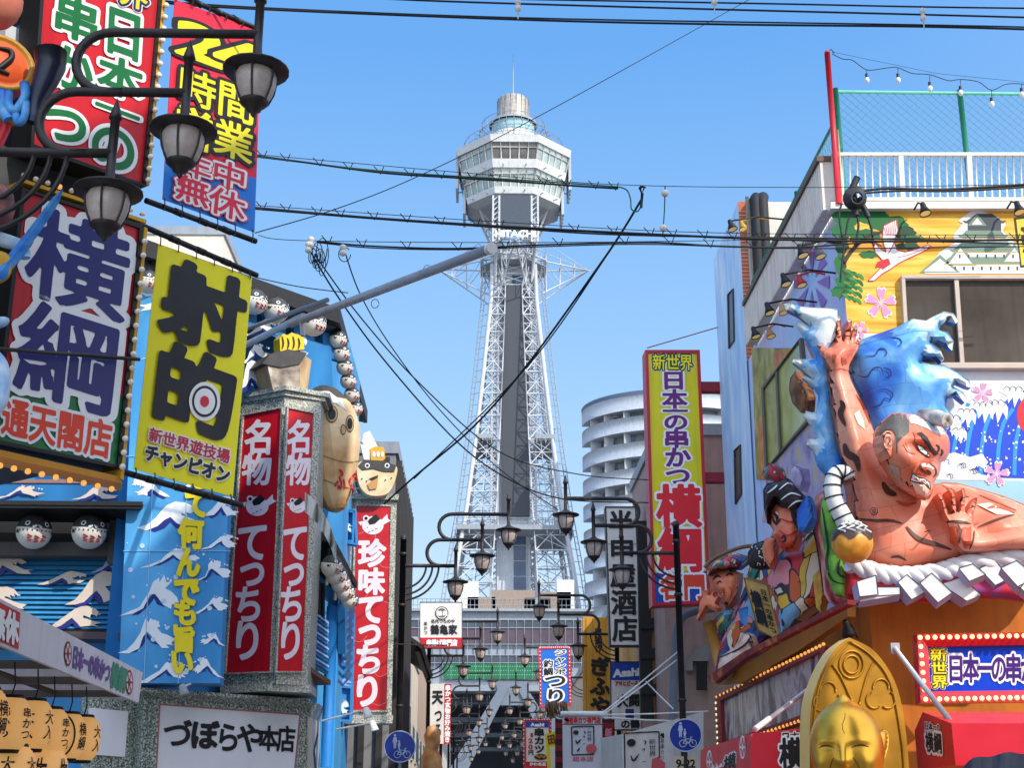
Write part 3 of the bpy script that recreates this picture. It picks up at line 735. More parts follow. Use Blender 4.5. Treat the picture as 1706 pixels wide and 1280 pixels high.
# sculpted festival figure at the far left edge
def left_figure():
    Yf = 9.2; P = lambda x, y, d=0: at(x, y, Yf + d)
    t = thing('festival_sculpture', 'painted festival sculpture with orange drum, navy boot and blue ribbons beside the red signboards', 'sculpture', P(0, 200))
    SK = mixmat('figure_skin', [(.3, (196, 96, 74)), (.7, (224, 136, 110))], 4); BLUE = mixmat('figure_blue', [(.35, (20, 96, 190)), (.6, (90, 170, 232)), (.8, (200, 226, 246))], 5, 4)
    k = 10.2 / F
    b = MB(); b.ball(P(-6, 2), 44 * k, SK, 18, (1, 1, 1.15)); b.build('fist', t)
    o = P(0, 106); ax = (V((.9, -.42, 0)).cross(V((0, 0, 1))).normalized(), V((0, 0, 1)), V((.62, -.78, 0)).normalized()); ax = (V((0, 0, 1)).cross(ax[2]).normalized(), V((0, 0, 1)), ax[2])
    d = MB(); OR = mixmat('drum_orange', [(.35, (206, 66, 14)), (.7, (236, 104, 24))], 5)
    d.lathe([(.001, .06), (36 * k, .05), (40 * k, .03)], o, OR, 28, ax=ax, sx=1.15); d.lathe([(40 * k, .03), (42 * k, .05), (49 * k, .05), (51 * k, .03)], o, M('drum_gold', (176, 124, 30), .4), 28, ax=ax, sx=1.15)
    d.lathe([(51 * k, .03), (53 * k, -.06), (50 * k, -.22)], o, mixmat('drum_pink', [(.3, (150, 30, 60)), (.7, (196, 96, 130))], 3), 28, ax=ax, sx=1.15); d.build('drum', t)
    g = MB(); g.tube([o + ax[0] * a * k * 8 + ax[1] * b_ * k * 8 + ax[2] * .062 for a, b_ in spl([(-1, 2.6), (1.2, 2.8), (1.6, 1.2), (.2, -1), (-.6, -2.4), (1.6, -2.6)], 5)], [.012 + .014 * math.sin(i / 25 * 3.1) for i in range(26)], INK, 6); g.build('swirl', t)
    n = MB(); n.tube([P(84, 86), P(84, 112), P(74, 138), P(62, 166), P(52, 204)], [27 * k, 25 * k, 21 * k, 14 * k, 9 * k], mixmat('boot_navy', [(.4, (22, 24, 40)), (.7, (36, 44, 78))], 3, rough=.35), 14); n.build('boot', t)
    r = MB()
    for pts, w0 in (([(40, 138), (42, 160), (26, 184), (14, 176), (14, 152)], 8), ([(44, 168), (40, 196), (30, 204), (26, 190)], 7), ([(2, 150), (4, 180), (14, 200)], 9)):
        r = MB(); r.tube([P(x, y, -.05) for x, y in spl(pts, 4)], w0 * k, BLUE, 8); r.build('ribbon', t)
    s = MB(); s.tube([P(14, 190), P(8, 215), P(-6, 245)], 9 * k, RED, 10); s.tube([P(16, 194), P(13, 206)], 11 * k, GOLDY, 10); s.build('red_staff', t)
    s2 = MB(); s2.ball(P(-4, 345), 28 * k, mixmat('stone_pink', [(.4, (96, 54, 50)), (.7, (170, 110, 100))], 8), 12, (1, 1, 1.5)); s2.build('fist', t)
    bl = MB(); a0, a1 = P(-4, 462), P(114, 322); dr = (a1 - a0).normalized(); sd_ = dr.cross(CF).normalized()
    rows = []
    for u in np.linspace(0, 1, 10):
        w0 = (11 - 4 * u) * k if u < .85 else (11 - 4 * .85) * k * (1 - u) / .15 + .004; m = a0.lerp(a1, u) + sd_ * .05 * u * u
        rows.append([m + sd_ * w0, m - CF * w0 * .6, m - sd_ * w0, m + CF * w0 * .6])
    bl.grid(rows, BLUE, closed=True, sm=False); bl.build('blade', t)
    gu = MB(); gu.lathe([(4 * k, -.03), (24 * k, -.02), (26 * k, 0), (22 * k, .03), (4 * k, .03)], P(-6, 446), GOLDY, 18, ax=(CR, CU, dr)); gu.build('guard', t)
    w_ = MB()
    for pts, r_ in (([(-14, 395), (18, 404), (38, 412), (42, 430)], 13), ([(-20, 540), (4, 536), (8, 530)], 11), ([(-16, 590), (2, 610), (6, 640), (2, 672), (-14, 690)], 13)):
        P2 = spl(pts, 4); w_ = MB(); w_.tube([P(x, y, .05) for x, y in P2], [r_ * k * (1 - .4 * i / len(P2)) for i in range(len(P2))], mixmat('figure_pale_blue', [(.35, (96, 160, 214)), (.65, (206, 224, 240))], 5), 9); w_.build('wave', t)
left_figure()

# dark clad shop behind the boards
def left_shop():
    t = thing('corner_shop', 'dark clad shop behind the big red signboards', 'building', plB.p(-100, 700, -1))
    pl = plB; b = MB(); DC = M('cladding_dark', (58, 60, 66), .7, streak=.2); BC = M('cladding_blue', (44, 78, 128), .6); CG = M('corrugated_pale', (206, 206, 210), .6)
    slab(b, pl, [(-900, -600), (245, -420), (196, 765), (-700, 560)], 2.5, DC, off=-.45); b.build('wall', t)
    for q, m_ in (([(48, -40), (78, -30), (72, 34), (42, 22)], M('panel_grey', (120, 116, 112), .6)), ([(34, 40), (72, 56), (66, 108), (28, 92)], BC), ([(10, 38), (38, 50), (36, 84), (8, 72)], CG), ([(0, 240), (52, 262), (30, 470), (-20, 452)], M('panel_slate', (76, 78, 80), .6))):
        p = MB(); slab(p, pl, q, .1, m_, off=-.3); p.build('cladding_panel', t)
left_shop()

# white canopy with lantern row at bottom left
def canopy():
    pl = Pl(235, 1146, 13.0, 0)
    t = thing('shop_canopy', 'white fabric canopy with purple lettering above orange paper lanterns', 'canopy', pl.p(120, 1120))
    CW = M('canopy_white', (214, 208, 212), .7, var=.06, streak=.15)
    q = [(-160, 915), (238, 1121), (231, 1172), (-160, 1009)]
    b = MB(); slab(b, pl, q, .03, CW)
    a, d_ = pl.p(*q[1]), pl.p(*q[2]); back = V((-1.6, 0, 0)); z_ = V((-.035, .0, -.02)); b.prism([a + z_, a + back + V((0, 0, .1)), d_ + back + V((0, 0, .12)), d_ + V((-.035, 0, .02))], V((0, -.03, 0)), CW)
    l0, l1 = pl.p(*q[0]), pl.p(*q[1]); l0 = l0 + V((-.035, 0, -.006)); l1 = l1 + V((-.035, -.02, -.006)); b.prism([l0, l1, l1 + back + V((0, 0, .45)), l0 + back + V((0, 0, .45))], V((0, 0, -.03)), CW); b.build('cloth', t)
    u = MB()
    for i in range(6):
        p = pl.p(*q[3]).lerp(pl.p(*q[2]), i / 5) + V((0, 0, .03)); u.box(p + back / 2 + V((-.05, 0, .05)), (1.46, .06, .06), M('canopy_frame', (96, 88, 82), .6))
    for x in (-.1, -.8, -1.5): u.tube([pl.p(*q[3]) + V((x, 0, .1)), pl.p(*q[2]) + V((x, 0, .1))], .025, MATS['canopy_frame'], 8)
    u.build('frame', t)
    l = MB(); PUR = M('letter_purple', (112, 84, 150), .6); GRN = M('letter_green', (70, 140, 110), .6)
    def qq(x0, x1, v0, v1):
        u0 = (x0 + 160) / 398; u1 = (x1 + 160) / 398; return [bil(q, u0, v0), bil(q, u1, v0), bil(q, u1, v1), bil(q, u0, v1)]
    text(l, pl, '日本一の串かつ', qq(124, 187, .18, .82), [(.05, PUR)], vert=False, off=.006); text(l, pl, '横綱', qq(188, 214, .12, .9), [(.05, GRN)], vert=False, off=.006)
    r_ = M('canopy_red', (196, 60, 56), .7); ppoly(l, pl, qq(-60, 34, .08, .92), r_, .004); text(l, pl, '年中無休', qq(-58, 33, .14, .86), [(.06, WHITE2)], vert=False, off=.01)
    CRS = M('crest_red', (150, 50, 46), .6)
    for x in (116, 219):
        c = bil(q, (x + 160) / 398, .5); rx, ry = 6.2, 21
        for m_, k_, o in ((CRS, 1, .006), (CW, .8, .009), (CRS, .3, .012)): disc(l, pl, c, rx * k_, m_, o, 22, ry * k_)
        for i in range(6):
            a_ = i * math.pi / 3; ppoly(l, pl, [(c[0] + rx * .75 * math.cos(a_ + e) * f_, c[1] + ry * .75 * math.sin(a_ + e) * f_) for e, f_ in ((-.12, 1), (.12, 1), (.2, .35), (-.2, .35))], CRS, .012)
    l.build('lettering', t)
    LO = mixmat('lantern_paper', [(.3, (216, 156, 88)), (.7, (240, 190, 120))], 2); bs = LO.node_tree.nodes['Principled BSDF']
    bs.inputs['Emission Color'].default_value = (*lin((246, 182, 104)), 1); bs.inputs['Emission Strength'].default_value = .34
    X0 = pl.o.x - .32; first = None
    spots = [(12.35, 1232, 34), (11.9, 1228, 35), (11.4, 1222, 37), (10.95, 1209, 38), (10.4, 1207, 41), (9.87, 1196, 44), (11.4, 1290, 40), (10.6, 1290, 42)]
    words = ['大入', '横綱', '串かつ', '大入', '串かつ', '横綱', '生', '大入']
    whr = ['farthest under the canopy end', 'second from the canopy end', 'third from the canopy end', 'fourth from the canopy end', 'fifth from the canopy end', 'largest one of its row', 'lower row, nearer the canopy end', 'lower row, farther from the canopy end']
    for i, (Y, py, hh) in enumerate(spots):
        zc = Y * .96 + 1; px = 853 + ((X0 - .024 * Y) / (Y * .985)) * F; o = at(px, py, Y); o.x = X0; h = hh * (Y * 1.0) / F
        L = thing('paper_lantern', 'orange ribbed paper lantern with black lettering, ' + whr[i], 'lantern', o, 'orange paper lanterns under the white canopy')
        body = MB(); pr = []
        for j in range(37):
            s_ = -1 + 2 * j / 36; r_ = h * .86 * (1 - abs(s_) ** 3.0 * .42) + (.003 if j % 2 else -.003); pr.append((r_, s_ * h))
        body.lathe(pr, o, LO, 24); body.build('paper', L)
        for s_, nm in ((1, 'top_ring'), (-1, 'bottom_ring')):
            c = MB(); c.lathe([(.001, s_ * h + s_ * .02), (h * .48, s_ * h + s_ * .02), (h * .52, s_ * h), (h * .52, s_ * h - s_ * .02)], o, BLACK, 18); c.build(nm, L)
        g = MB(); w0 = words[i]
        def wrap(a0):
            def f(u, v, lo=0, hi=1):
                s2 = .62 - 1.24 * (lo + (hi - lo) * v); an = R(a0) + (u - .5) * .62; r_ = h * .86 * (1 - abs(s2) ** 3.0 * .42) + .007
                return o + V((r_ * math.cos(an), r_ * math.sin(an), s2 * h))
            return f
        for a0 in (-20, -85, -150):
            f = wrap(a0)
            for j, ch in enumerate(w0): put(g, ch, lambda u, v, j=j: f(u, v, j / len(w0), (j + 1) / len(w0)), .02, INK)
        if i in (1, 5):
            f = wrap(-85); g.tube([f(.5 + .95 * math.cos(a_ * .262), .5 + .72 * math.sin(a_ * .262)) for a_ in range(24)], .008, INK, 5, closed=True)
        g.build('lettering', L)
        c = MB(); c.tube([o + V((0, 0, h)), o + V((.02, 0, h + .1)), o + V((0, 0, h + .26))], .006, BLACK, 5); c.build('cord', L)
canopy()
from mathutils.bvhtree import BVHTree
from mathutils.geometry import delaunay_2d_cdt
class Skin:                                           # paint that lies on the front of a relief
    def __init__(s, mbs, n): s.bv = [BVHTree.FromPolygons([tuple(v) for v in b.v], b.f) for b in mbs]; s.n = n; s.d = V((1, 0, 0)); s.last = None
    def p(s, x, y, o=0.0):
        d = ray(x, y).normalized(); best = None
        for b in s.bv:
            h = b.ray_cast(EYE, d)
            if h[0] is not None and (best is None or h[3] < best): best = h[3]
        if best is None: best = s.last or 16.0
        s.last = best
        return EYE + d * (best - o)
def spoly(mb, sk, out, m, off=.012, step=4):           # painted patch, finely meshed so that it follows the relief
    out = [(x, y) for x, y in out]; P = [V(p) for p in out]; n = len(P); pts = list(P)
    A = np.array(out, dtype=float); B = np.roll(A, -1, 0)
    x0, y0 = A.min(0); x1, y1 = A.max(0); y = y0
    while y < y1:
        x = x0
        while x < x1:
            c = (A[:, 1] > y) != (B[:, 1] > y); xi = A[:, 0] + (y - A[:, 1]) / np.where(np.abs(B[:, 1] - A[:, 1]) < 1e-9, 1e-9, B[:, 1] - A[:, 1]) * (B[:, 0] - A[:, 0])
            if (c & (x < xi)).sum() % 2: pts.append(V((x, y)))
            x += step
        y += step
    vs, _, fs, *_r = delaunay_2d_cdt(pts, [(i, (i + 1) % n) for i in range(n)], [], 1, 1e-4)
    i0 = len(mb.v); k = mb.mi(m)
    for v in vs: mb.v.append(sk.p(v.x, v.y, off + .009))
    for f in fs: mb.f.append(tuple(i0 + i for i in f)); mb.m.append(k); mb.s.append(False)
def sline(mb, sk, pts, wd, m, off=.016, taper=True): stroke(mb, sk, pts, wd, m, off + .006, taper)

# ------------------------------------------------------------------ left: pufferfish restaurant on the corner
GRAN = mixmat('granite_green', [(.36, (52, 62, 58)), (.5, (120, 130, 120)), (.62, (196, 202, 190))], 42, 3, rough=.4)
GRANL = mixmat('granite_pale', [(.36, (110, 112, 100)), (.5, (170, 170, 156)), (.64, (214, 212, 198))], 42, 3, rough=.4)
REDP = M('panel_red', (204, 20, 34), .35, var=.1, sc=1.2, streak=.2)
LPINK = M('letter_pale', (240, 226, 230), .45, var=.04)
def blue_mat(name, a, b_, st=.25): return mixmat(name, [(.3, a), (.6, b_), (.8, tuple(min(255, x + 26) for x in b_))], 1.1, 4, (1, 1, .5))
BLW = blue_mat('wall_blue', (34, 120, 186), (72, 160, 216)); BLD = blue_mat('wall_deep_blue', (14, 92, 150), (30, 124, 186))
WVW = M('wave_white', (236, 240, 244), .5, var=.05); WVN = M('wave_navy', (30, 44, 130), .5, var=.1); WVS = M('wave_shade', (170, 190, 226), .5); WVG = M('wave_cream', (224, 206, 190), .6)
UW = [(0, 0), (.16, .09), (.3, .22), (.42, .42), (.5, .62), (.56, .72), (.6, .66), (.66, .74), (.71, .64), (.77, .66), (.78, .55), (.73, .5), (.8, .44), (.9, .4), (1, .3), (.9, .27), (.96, .2), (.84, .2), (.88, .12), (.74, .18), (.62, .32), (.54, .46), (.47, .36), (.36, .16), (.2, .04)]
UW2 = [(0, .06), (.14, .16), (.3, .36), (.4, .6), (.5, .78), (.62, .86), (.76, .84), (.88, .74), (.94, .6), (.9, .5), (.86, .58), (.84, .48), (.78, .56), (.76, .46), (.7, .54), (.66, .46), (.74, .38), (.86, .3), (1, .26), (.88, .18), (.94, .1), (.78, .12), (.66, .08), (.6, .24), (.5, .42), (.42, .3), (.3, .12), (.14, .02)]
US2 = [(.14, .02), (.3, .12), (.42, .3), (.5, .42), (.6, .24), (.66, .08), (.56, .06), (.5, .24), (.4, .06), (.24, -.06)]
US = [(.2, .04), (.36, .16), (.47, .36), (.54, .46), (.62, .32), (.74, .18), (.6, .24), (.54, .34), (.46, .2), (.32, .06)]
def wave(mb, pl, x, y, w_, h, flip=False, off=.004, mw=None, ang=0):
    rj = random.Random(int(x * 13 + y * 7)); sh = rj.uniform(-.25, .25); jt = [(rj.uniform(-.03, .03), rj.uniform(-.045, .045)) for _ in range(40)]
    def T(pts): 
        r = []
        for i_, (a, b) in enumerate(pts):
            if pts is not None and len(pts) > 12: a += jt[i_][0]; b += jt[i_][1]
            a += sh * b; a = 1 - a if flip else a; dx, dy = a * w_, -b * h; c, s = math.cos(R(ang)), math.sin(R(ang))
            r.append((x + dx * c - dy * s, y + dx * s + dy * c))
        return r
    two = int(x * 7 + y * 3) % 5 in (0, 2)
    ppoly(mb, pl, T(US2 if two else US), WVN, off); ppoly(mb, pl, T(UW2 if two else UW), mw or WVW, off + .003)
    for i in range(7):
        a = .25 + .55 * ((i * 37 % 10) / 10); b = .5 + .3 * ((i * 53 % 10) / 10); p = T([(a + .25, b)])[0]; disc(mb, pl, p, .9 + (i % 3) * .6, mw or WVW, off, 7)
def fugu_ball(t, o, r, face, tilt=-.12, nm='paper'):
    """paper pufferfish lantern: dark back, white belly, dot line, eyes and red writing; face = horizontal direction it looks"""
    f = V(face).normalized(); z = V((0, 0, 1)); rt = z.cross(f)
    f2 = (f * math.cos(tilt) + z * math.sin(tilt)); up = f2.cross(rt) * -1; up = rt.cross(f2) * -1 if False else f2.cross(rt)
    if up.z < 0: up = -up
    WP = M('fugu_white', (232, 226, 214), .6, var=.08, sc=5); DP = M('fugu_dark', (66, 64, 62), .6, var=.2, sc=8)
    P = lambda la, lo, k=1.0: o + (f2 * math.cos(la) * math.cos(lo) + rt * math.cos(la) * math.sin(lo) + up * math.sin(la)) * (r * k)
    b = MB(); la = [R(-88 + 11 * i) for i in range(17)]
    rows = [[P(a, j * math.tau / 20, 1 + .012 * (j % 2)) for j in range(20)] for a in la]
    b.grid(rows[:10], WP, closed=True); b.grid(rows[9:], DP, closed=True); b.build(nm, t)
    d = MB()
    def dot(a, l, s, m, k=1.02, sy=1):
        c = P(a, l, k); n = (c - o).normalized(); x = z.cross(n); x = x.normalized() if x.length > 1e-4 else rt; y = n.cross(x)
        d.face([c + x * (s * r * math.cos(i * math.tau / 10)) + y * (s * r * sy * math.sin(i * math.tau / 10)) for i in range(10)], m)
    for i in range(-5, 6): dot(R(2), R(i * 15), .05, INK)
    for s_ in (-1, 1):
        dot(R(24), R(s_ * 34), .19, INK, 1.02); dot(R(24), R(s_ * 34), .16, WVW, 1.035); dot(R(24), R(s_ * 34), .085, INK, 1.05)
        dot(R(-4), R(s_ * 70), .16, DP, 1.03, .6)
    FR = M('fugu_red', (206, 44, 52), .6)
    for k_, (a, l) in enumerate(((-24, -22), (-27, 2), (-24, 26))):
        d.tube([P(R(a + 12), R(l - 7), 1.02), P(R(a + 7), R(l + 8), 1.02), P(R(a), R(l - 7), 1.02), P(R(a - 6), R(l + 8), 1.02), P(R(a - 11), R(l - 8), 1.02)], r * .05, FR, 4)
    for s_ in (-1, 1):
        q = [P(R(22), R(s_ * 2), 1.02), P(R(14), R(s_ * 2), 1.14), P(R(6), R(s_ * 14), 1.03), P(R(16), R(s_ * 16), 1.03)]; d.poly(q, WVW)
    d.build('markings', t)
    h = MB(); h.lathe([(r * .3, r * .95), (r * .32, r * 1.02), (r * .12, r * 1.08), (.008, r * 1.1), (.008, r * 1.35)], o, BLACK, 12); h.build('hook', t)

plBW = Pl(290, 1000, 19.6, 86); plFR = Pl(515, 900, 21.9, 44); plSH = Pl(120, 950, 20.3, 87); plST = Pl(570, 900, 23.0, 0); plNM = Pl(515, 1200, 21.7, 50)
ZTOP = plFR.p(480, 470).z
def restaurant():
    t = thing('fugu_restaurant', 'blue wave-painted corner pufferfish restaurant with black tiled eaves', 'building', plFR.p(400, 1200))
    c = plST.p(570, 900); c.z = 0; fl = V((c.x - .693 * 4.3, c.y - .719 * 4.3, 0)); far = V((c.x, 27.3, 0))
    foot = [c, V((c.x, 25.3, 0)), V((-9, 25.3, 0)), V((-9, fl.y + 1.3, 0)), V((fl.x - .05, fl.y + 1.3, 0)), fl]
    b = MB(); b.prism([p + V((0, 0, 0)) for p in foot], V((0, 0, ZTOP - .5)), BLW); b.build('wall', t)
    w_ = MB()                                          # painted bay facing the camera
    q = [(228, 470), (398, 470), (366, 1139), (197, 1139)]
    w_.prism([plBW.p(*p) for p in q], plBW.n * -.5, BLW)
    for x0, x1 in ((268, 239), (326, 296)): slab(w_, plBW, [(x0, 470), (x0 + 1.2, 470), (x1 + 1.2, 1139), (x1, 1139)], .02, M('seam_pale', (150, 200, 230), .5), off=.012)
    for y in (760, 918): slab(w_, plBW, [(205, y), (385, y), (385, y + 1), (205, y + 1)], .02, MATS['seam_pale'], off=.012)
    bw = w_.build('painted_bay', t)
    wv = MB()
    for x, y, ww, hh, fl_ in ((229, 884, 116, 56, 0), (338, 862, 60, 40, 0), (234, 945, 96, 46, 0), (326, 918, 66, 36, 0), (322, 970, 68, 50, 0), (199, 1030, 98, 96, 0), (316, 1024, 62, 40, 0), (196, 1092, 100, 84, 0), (330, 1078, 50, 30, 1), (226, 1138, 84, 50, 0), (322, 1130, 52, 46, 1), (226, 830, 60, 40, 1), (240, 700, 110, 70, 0), (232, 600, 90, 80, 0), (230, 525, 120, 60, 1), (300, 812, 80, 40, 0)):
        wave(wv, plBW, x, y, ww, hh, fl_)
    for i in range(26): disc(wv, plBW, (212 + (i * 61 % 150), 905 + (i * 97 % 220)), 1.2 + (i * 7 % 4), M('wave_foam', (196, 222, 240), .5), .009, 9)
    wv.build('wave_mural', bw)
    l = MB(); LY = [(.06, M('letter_side', (150, 120, 30), .5)), (.055, M('letter_gold', (240, 214, 30), .4, var=.04))]
    for ch, x, y, w2, h2 in (('て', 328, 838, 40, 50), ('何', 318, 888, 40, 52), ('ん', 313, 936, 40, 52), ('で', 311, 984, 42, 52), ('も', 309, 1020, 40, 46), ('旨', 306, 1064, 38, 46), ('い', 303, 1102, 38, 46), ('し', 333, 790, 40, 50)):
        text(l, plBW, ch, [(x - w2 / 2 - 2, y - h2 / 2), (x + w2 / 2 + 2, y - h2 / 2 + 2), (x + w2 / 2, y + h2 / 2 + 2), (x - w2 / 2, y + h2 / 2)], LY, off=.012, step=.02)
    l.build('lettering', bw)
    # upper front under the eave: boxed niches and waves along the oblique face
    u = MB()
    for i in range(7):
        x = 250 + i * 48; y = lambda yy, xx: yy + (xx - 415) * .38
        slab(u, plFR, [(x, y(505, x)), (x + 34, y(505, x + 34)), (x + 34, y(545, x + 34)), (x, y(545, x))], .08, BLD, off=.1)
    slab(u, plFR, [(236, 436 - 20), (560, 520), (560, 546), (236, 446)], .25, M('beam_grey', (98, 98, 98), .7, streak=.2), off=.3)
    slab(u, plFR, [(500, 560), (552, 578), (556, 690), (504, 676)], .1, BLD, off=.12)
    u.build('niche', t)
    wm = MB()
    for x, y, ww, hh in ((392, 652, 60, 60), (398, 606, 60, 46), (455, 600, 60, 50), (405, 560, 60, 36)): wave(wm, plFR, x, y, ww, hh, off=.12)
    wm.build('wave_mural', t)
    # eaves
    e = MB(); ET = M('eave_black', (34, 32, 32), .6, var=.2, bump=.3)
    g = plFR
    A, B_ = g.p(225, 392, .5), g.p(567, 514, .5); A2, B2 = g.p(225, 392, .5) + V((0, 0, -.26)), B_ + V((0, 0, -.26))
    corner = B_; far2 = V((corner.x, 27.6, corner.z))
    inn = lambda p, d: p + d
    e.prism([A, B_, B2, A2], g.n * -.08, ET)
    e.face([A2, B2, B2 - g.n * .6 + V((0, 0, .1)), A2 - g.n * .6 + V((0, 0, .1))], M('soffit_dark', (52, 50, 50), .7))
    e.face([A, B_, B_ + V((-2.4, 1.5, 1.1)), A + V((-1.8, 1.5, 1.1))], ET)
    e.prism([corner, far2, far2 + V((0, 0, -.26)), corner + V((0, 0, -.26))], V((-.08, 0, 0)), ET)
    e.face([corner + V((0, 0, -.26)), far2 + V((0, 0, -.26)), far2 + V((-.6, 0, -.16)), corner + V((-.6, 0, -.16))], MATS['soffit_dark'])
    e.face([corner, far2, far2 + V((-2.4, 0, 1.1)), corner + V((-2.4, 1.5, 1.1))], ET)
    for i in range(14):
        p = A2.lerp(B2, (i + .5) / 14); e.box(p - g.n * .3 + V((0, 0, .02)), (.07, .5, .07), ET, (g.d, g.n, V((0, 0, 1))))
    e.build('eave', t)
    # shutters, niche and ledges left of the bay
    s = MB(); SB = blue_mat('shutter_blue', (24, 110, 170), (60, 150, 206)); DKN = M('niche_black', (30, 29, 30), .7)
    y = 800
    slab(s, plSH, [(-300, 803), (215, 806), (212, 836), (-300, 836)], .3, BLD, off=.05); slab(s, plSH, [(-300, 797), (225, 800), (225, 806), (-300, 803)], .35, M('stripe_brown', (150, 116, 108), .6), off=.07)
    n = 15
    for i in range(n):
        a = 924 + (1046 - 924) * i / n; b2 = 924 + (1046 - 924) * (i + 1) / n
        p = [plSH.p(-300, a, .02), plSH.p(203 - i * .35, a + 3, .02), plSH.p(203 - i * .35, b2 + 2.2, .075), plSH.p(-300, b2 - .8, .075)]
        s.face(p, SB); s.face([p[3], p[2], plSH.p(203 - i * .35, b2 + 3, .02), plSH.p(-300, b2, .02)], DKN)
    slab(s, plSH, [(-300, 1046), (198, 1048), (198, 1056), (-300, 1056)], .3, DKN, off=.06)
    slab(s, plSH, [(60, 1052), (204, 1054), (203, 1066), (60, 1064)], .5, M('ledge_plum', (88, 74, 78), .6), off=.3)
    so = s.build('shutter', t)
    m = MB()
    for x, yy, ww, hh, fl_, mw in ((-20, 832, 90, 30, 0, WVG), (120, 834, 80, 30, 0, WVG), (110, 1010, 95, 66, 0, WVG), (60, 975, 80, 26, 0, WVG), (30, 1046, 30, 20, 1, WVG), (70, 1050, 100, 46, 0, WVG), (-30, 960, 90, 40, 0, WVG), (-40, 1020, 90, 50, 0, WVG), (150, 955, 60, 30, 0, WVS)):
        wave(m, plSH, x, yy, ww, hh, fl_, off=.085, mw=mw)
    m.build('wave_mural', so)
    nb = MB(); GB = M('niche_beam', (84, 80, 78), .7, streak=.2)
    slab(nb, plSH, [(-300, 862), (200, 866), (198, 906), (-300, 904)], .06, DKN, off=.01)
    nb.prism([plSH.p(-300, 832, 1.0), plSH.p(238, 836, 1.0), plSH.p(228, 866, .2), plSH.p(-300, 858, .2)], V((0, 0, -.06)), ET)
    slab(nb, plSH, [(-300, 836), (238, 840), (236, 848), (-300, 844)], .06, ET, off=.98)
    slab(nb, plSH, [(-300, 902), (194, 904), (192, 926), (-300, 926)], .4, GB, off=.35)
    slab(nb, plSH, [(183, 866), (196, 868), (190, 940), (178, 938)], .3, GB, off=.38); nb.build('lantern_niche', t)
    # granite fascia with the shop name, return face to the street
    f = MB(); F0 = [(240, 1146), (515, 1168), (500, 1330), (232, 1320)]
    slab(f, plNM, F0, .4, GRAN)
    fq = [(265, 1173), (502, 1190), (490, 1320), (258, 1310)]
    for k_, o_ in ((16, .03), (10, .06), (4, .03)): frame(f, plNM, fq, k_, .1, GRAN, o_)
    f.prism([plNM.p(228, 1146, .25), plNM.p(520, 1166, .25), plNM.p(520, 1176, .1), plNM.p(228, 1156, .1)], V((0, 0, -.05)), GRAN)
    c0, c1 = plNM.p(515, 1168), plNM.p(500, 1330); st = Pl(515, 1170, c0.y, 0)
    f.prism([c0, V((c0.x, 26.6, c0.z)), V((c0.x, 26.6, c1.z)), V((c0.x, c0.y, c1.z))], V((-.3, 0, 0)), GRANL)
    f.prism([c0 + V((.14, 0, -.04)), V((c0.x + .14, 26.6, c0.z - .04)), V((c0.x + .02, 26.6, c0.z - .3)), c0 + V((.02, 0, -.3))], V((-.1, 0, 0)), GRANL)
    slab(f, plNM, [(150, 1120), (232, 1126), (226, 1330), (150, 1330)], .3, GRAN, off=-.2); f.build('granite_fascia', t)
    w2 = MB(); slab(w2, plNM, fq, .06, M('name_board_white', (226, 226, 230), .4, var=.04), off=.035); frame(w2, plNM, fq, -2.5, .02, M('name_board_line', (170, 110, 110), .5), .05); wo = w2.build('name_board', t)
    l2 = MB()
    for ch, q2 in (('づ', [(272, 1196), (322, 1199), (320, 1250), (270, 1247)]), ('ぼ', [(318, 1198), (366, 1201), (364, 1252), (316, 1249)]), ('ら', [(360, 1202), (402, 1204), (400, 1256), (358, 1254)]), ('や', [(394, 1203), (442, 1206), (440, 1258), (392, 1255)]), ('本', [(432, 1208), (466, 1210), (464, 1254), (430, 1252)]), ('店', [(462, 1208), (494, 1210), (492, 1256), (460, 1254)])):
        text(l2, plNM, ch, q2, [(.028, INK)], off=.045)
    l2.build('lettering', wo)
    lw = MB(); slab(lw, plNM, [(150, 1180), (214, 1186), (208, 1262), (150, 1258)], .05, MATS['name_board_white'], off=-.15); lw.build('name_board', t)
    w3 = MB(); slab(w3, st, [(519, 1196), (564, 1224), (562, 1330), (517, 1330)], .06, M('side_board', (206, 196, 184), .5), off=.06); wo3 = w3.build('side_board', t)
    l3 = MB(); text(l3, st, 'くし料理', [(524, 1212), (560, 1236), (556, 1290), (520, 1290)], [(.03, INK)], vert=False, off=.075); l3.build('lettering', wo3)
    # street side: blue pipes, framed boxes, upper balcony roof
    d = MB()
    for (x0, y0, x1, y1) in ((575, 980, 582, 1090),): slab(d, plST, [(x0, y0), (x1, y0), (x1, y1), (x0, y1)], .12, BLD, off=.12)
    p = at(553, 1030, 22.3); d.tube([V((p.x, p.y, 2.4)), V((p.x, p.y, 4.9))], .09, blue_mat('pipe_blue', (20, 110, 190), (40, 150, 226)), 12)
    d.build('drain_box', t)
    for (q3) in ([(545, 845), (590, 855), (592, 905), (545, 895)], [(548, 1145), (584, 1148), (582, 1200), (548, 1198)], [(560, 855), (588, 852), (586, 900), (560, 902)]):
        bb = MB(); pq = Pl(568, 1000, 24.0, 84); frame(bb, pq, q3, 4, .2, BLD, .1); slab(bb, pq, q3, .1, BLW, off=-.05); wave(bb, pq, q3[0][0] + 5, q3[2][1] - 8, 26, 26, off=.06); bb.build('framed_box', t)
    pS = Pl(532, 1060, 22.0, 24); ss = MB(); PB = M('shutter_pale_blue', (110, 160, 196), .5, streak=.2)
    slab(ss, pS, [(514, 1010), (548, 1036), (546, 1124), (511, 1104)], .06, PB, off=.02)
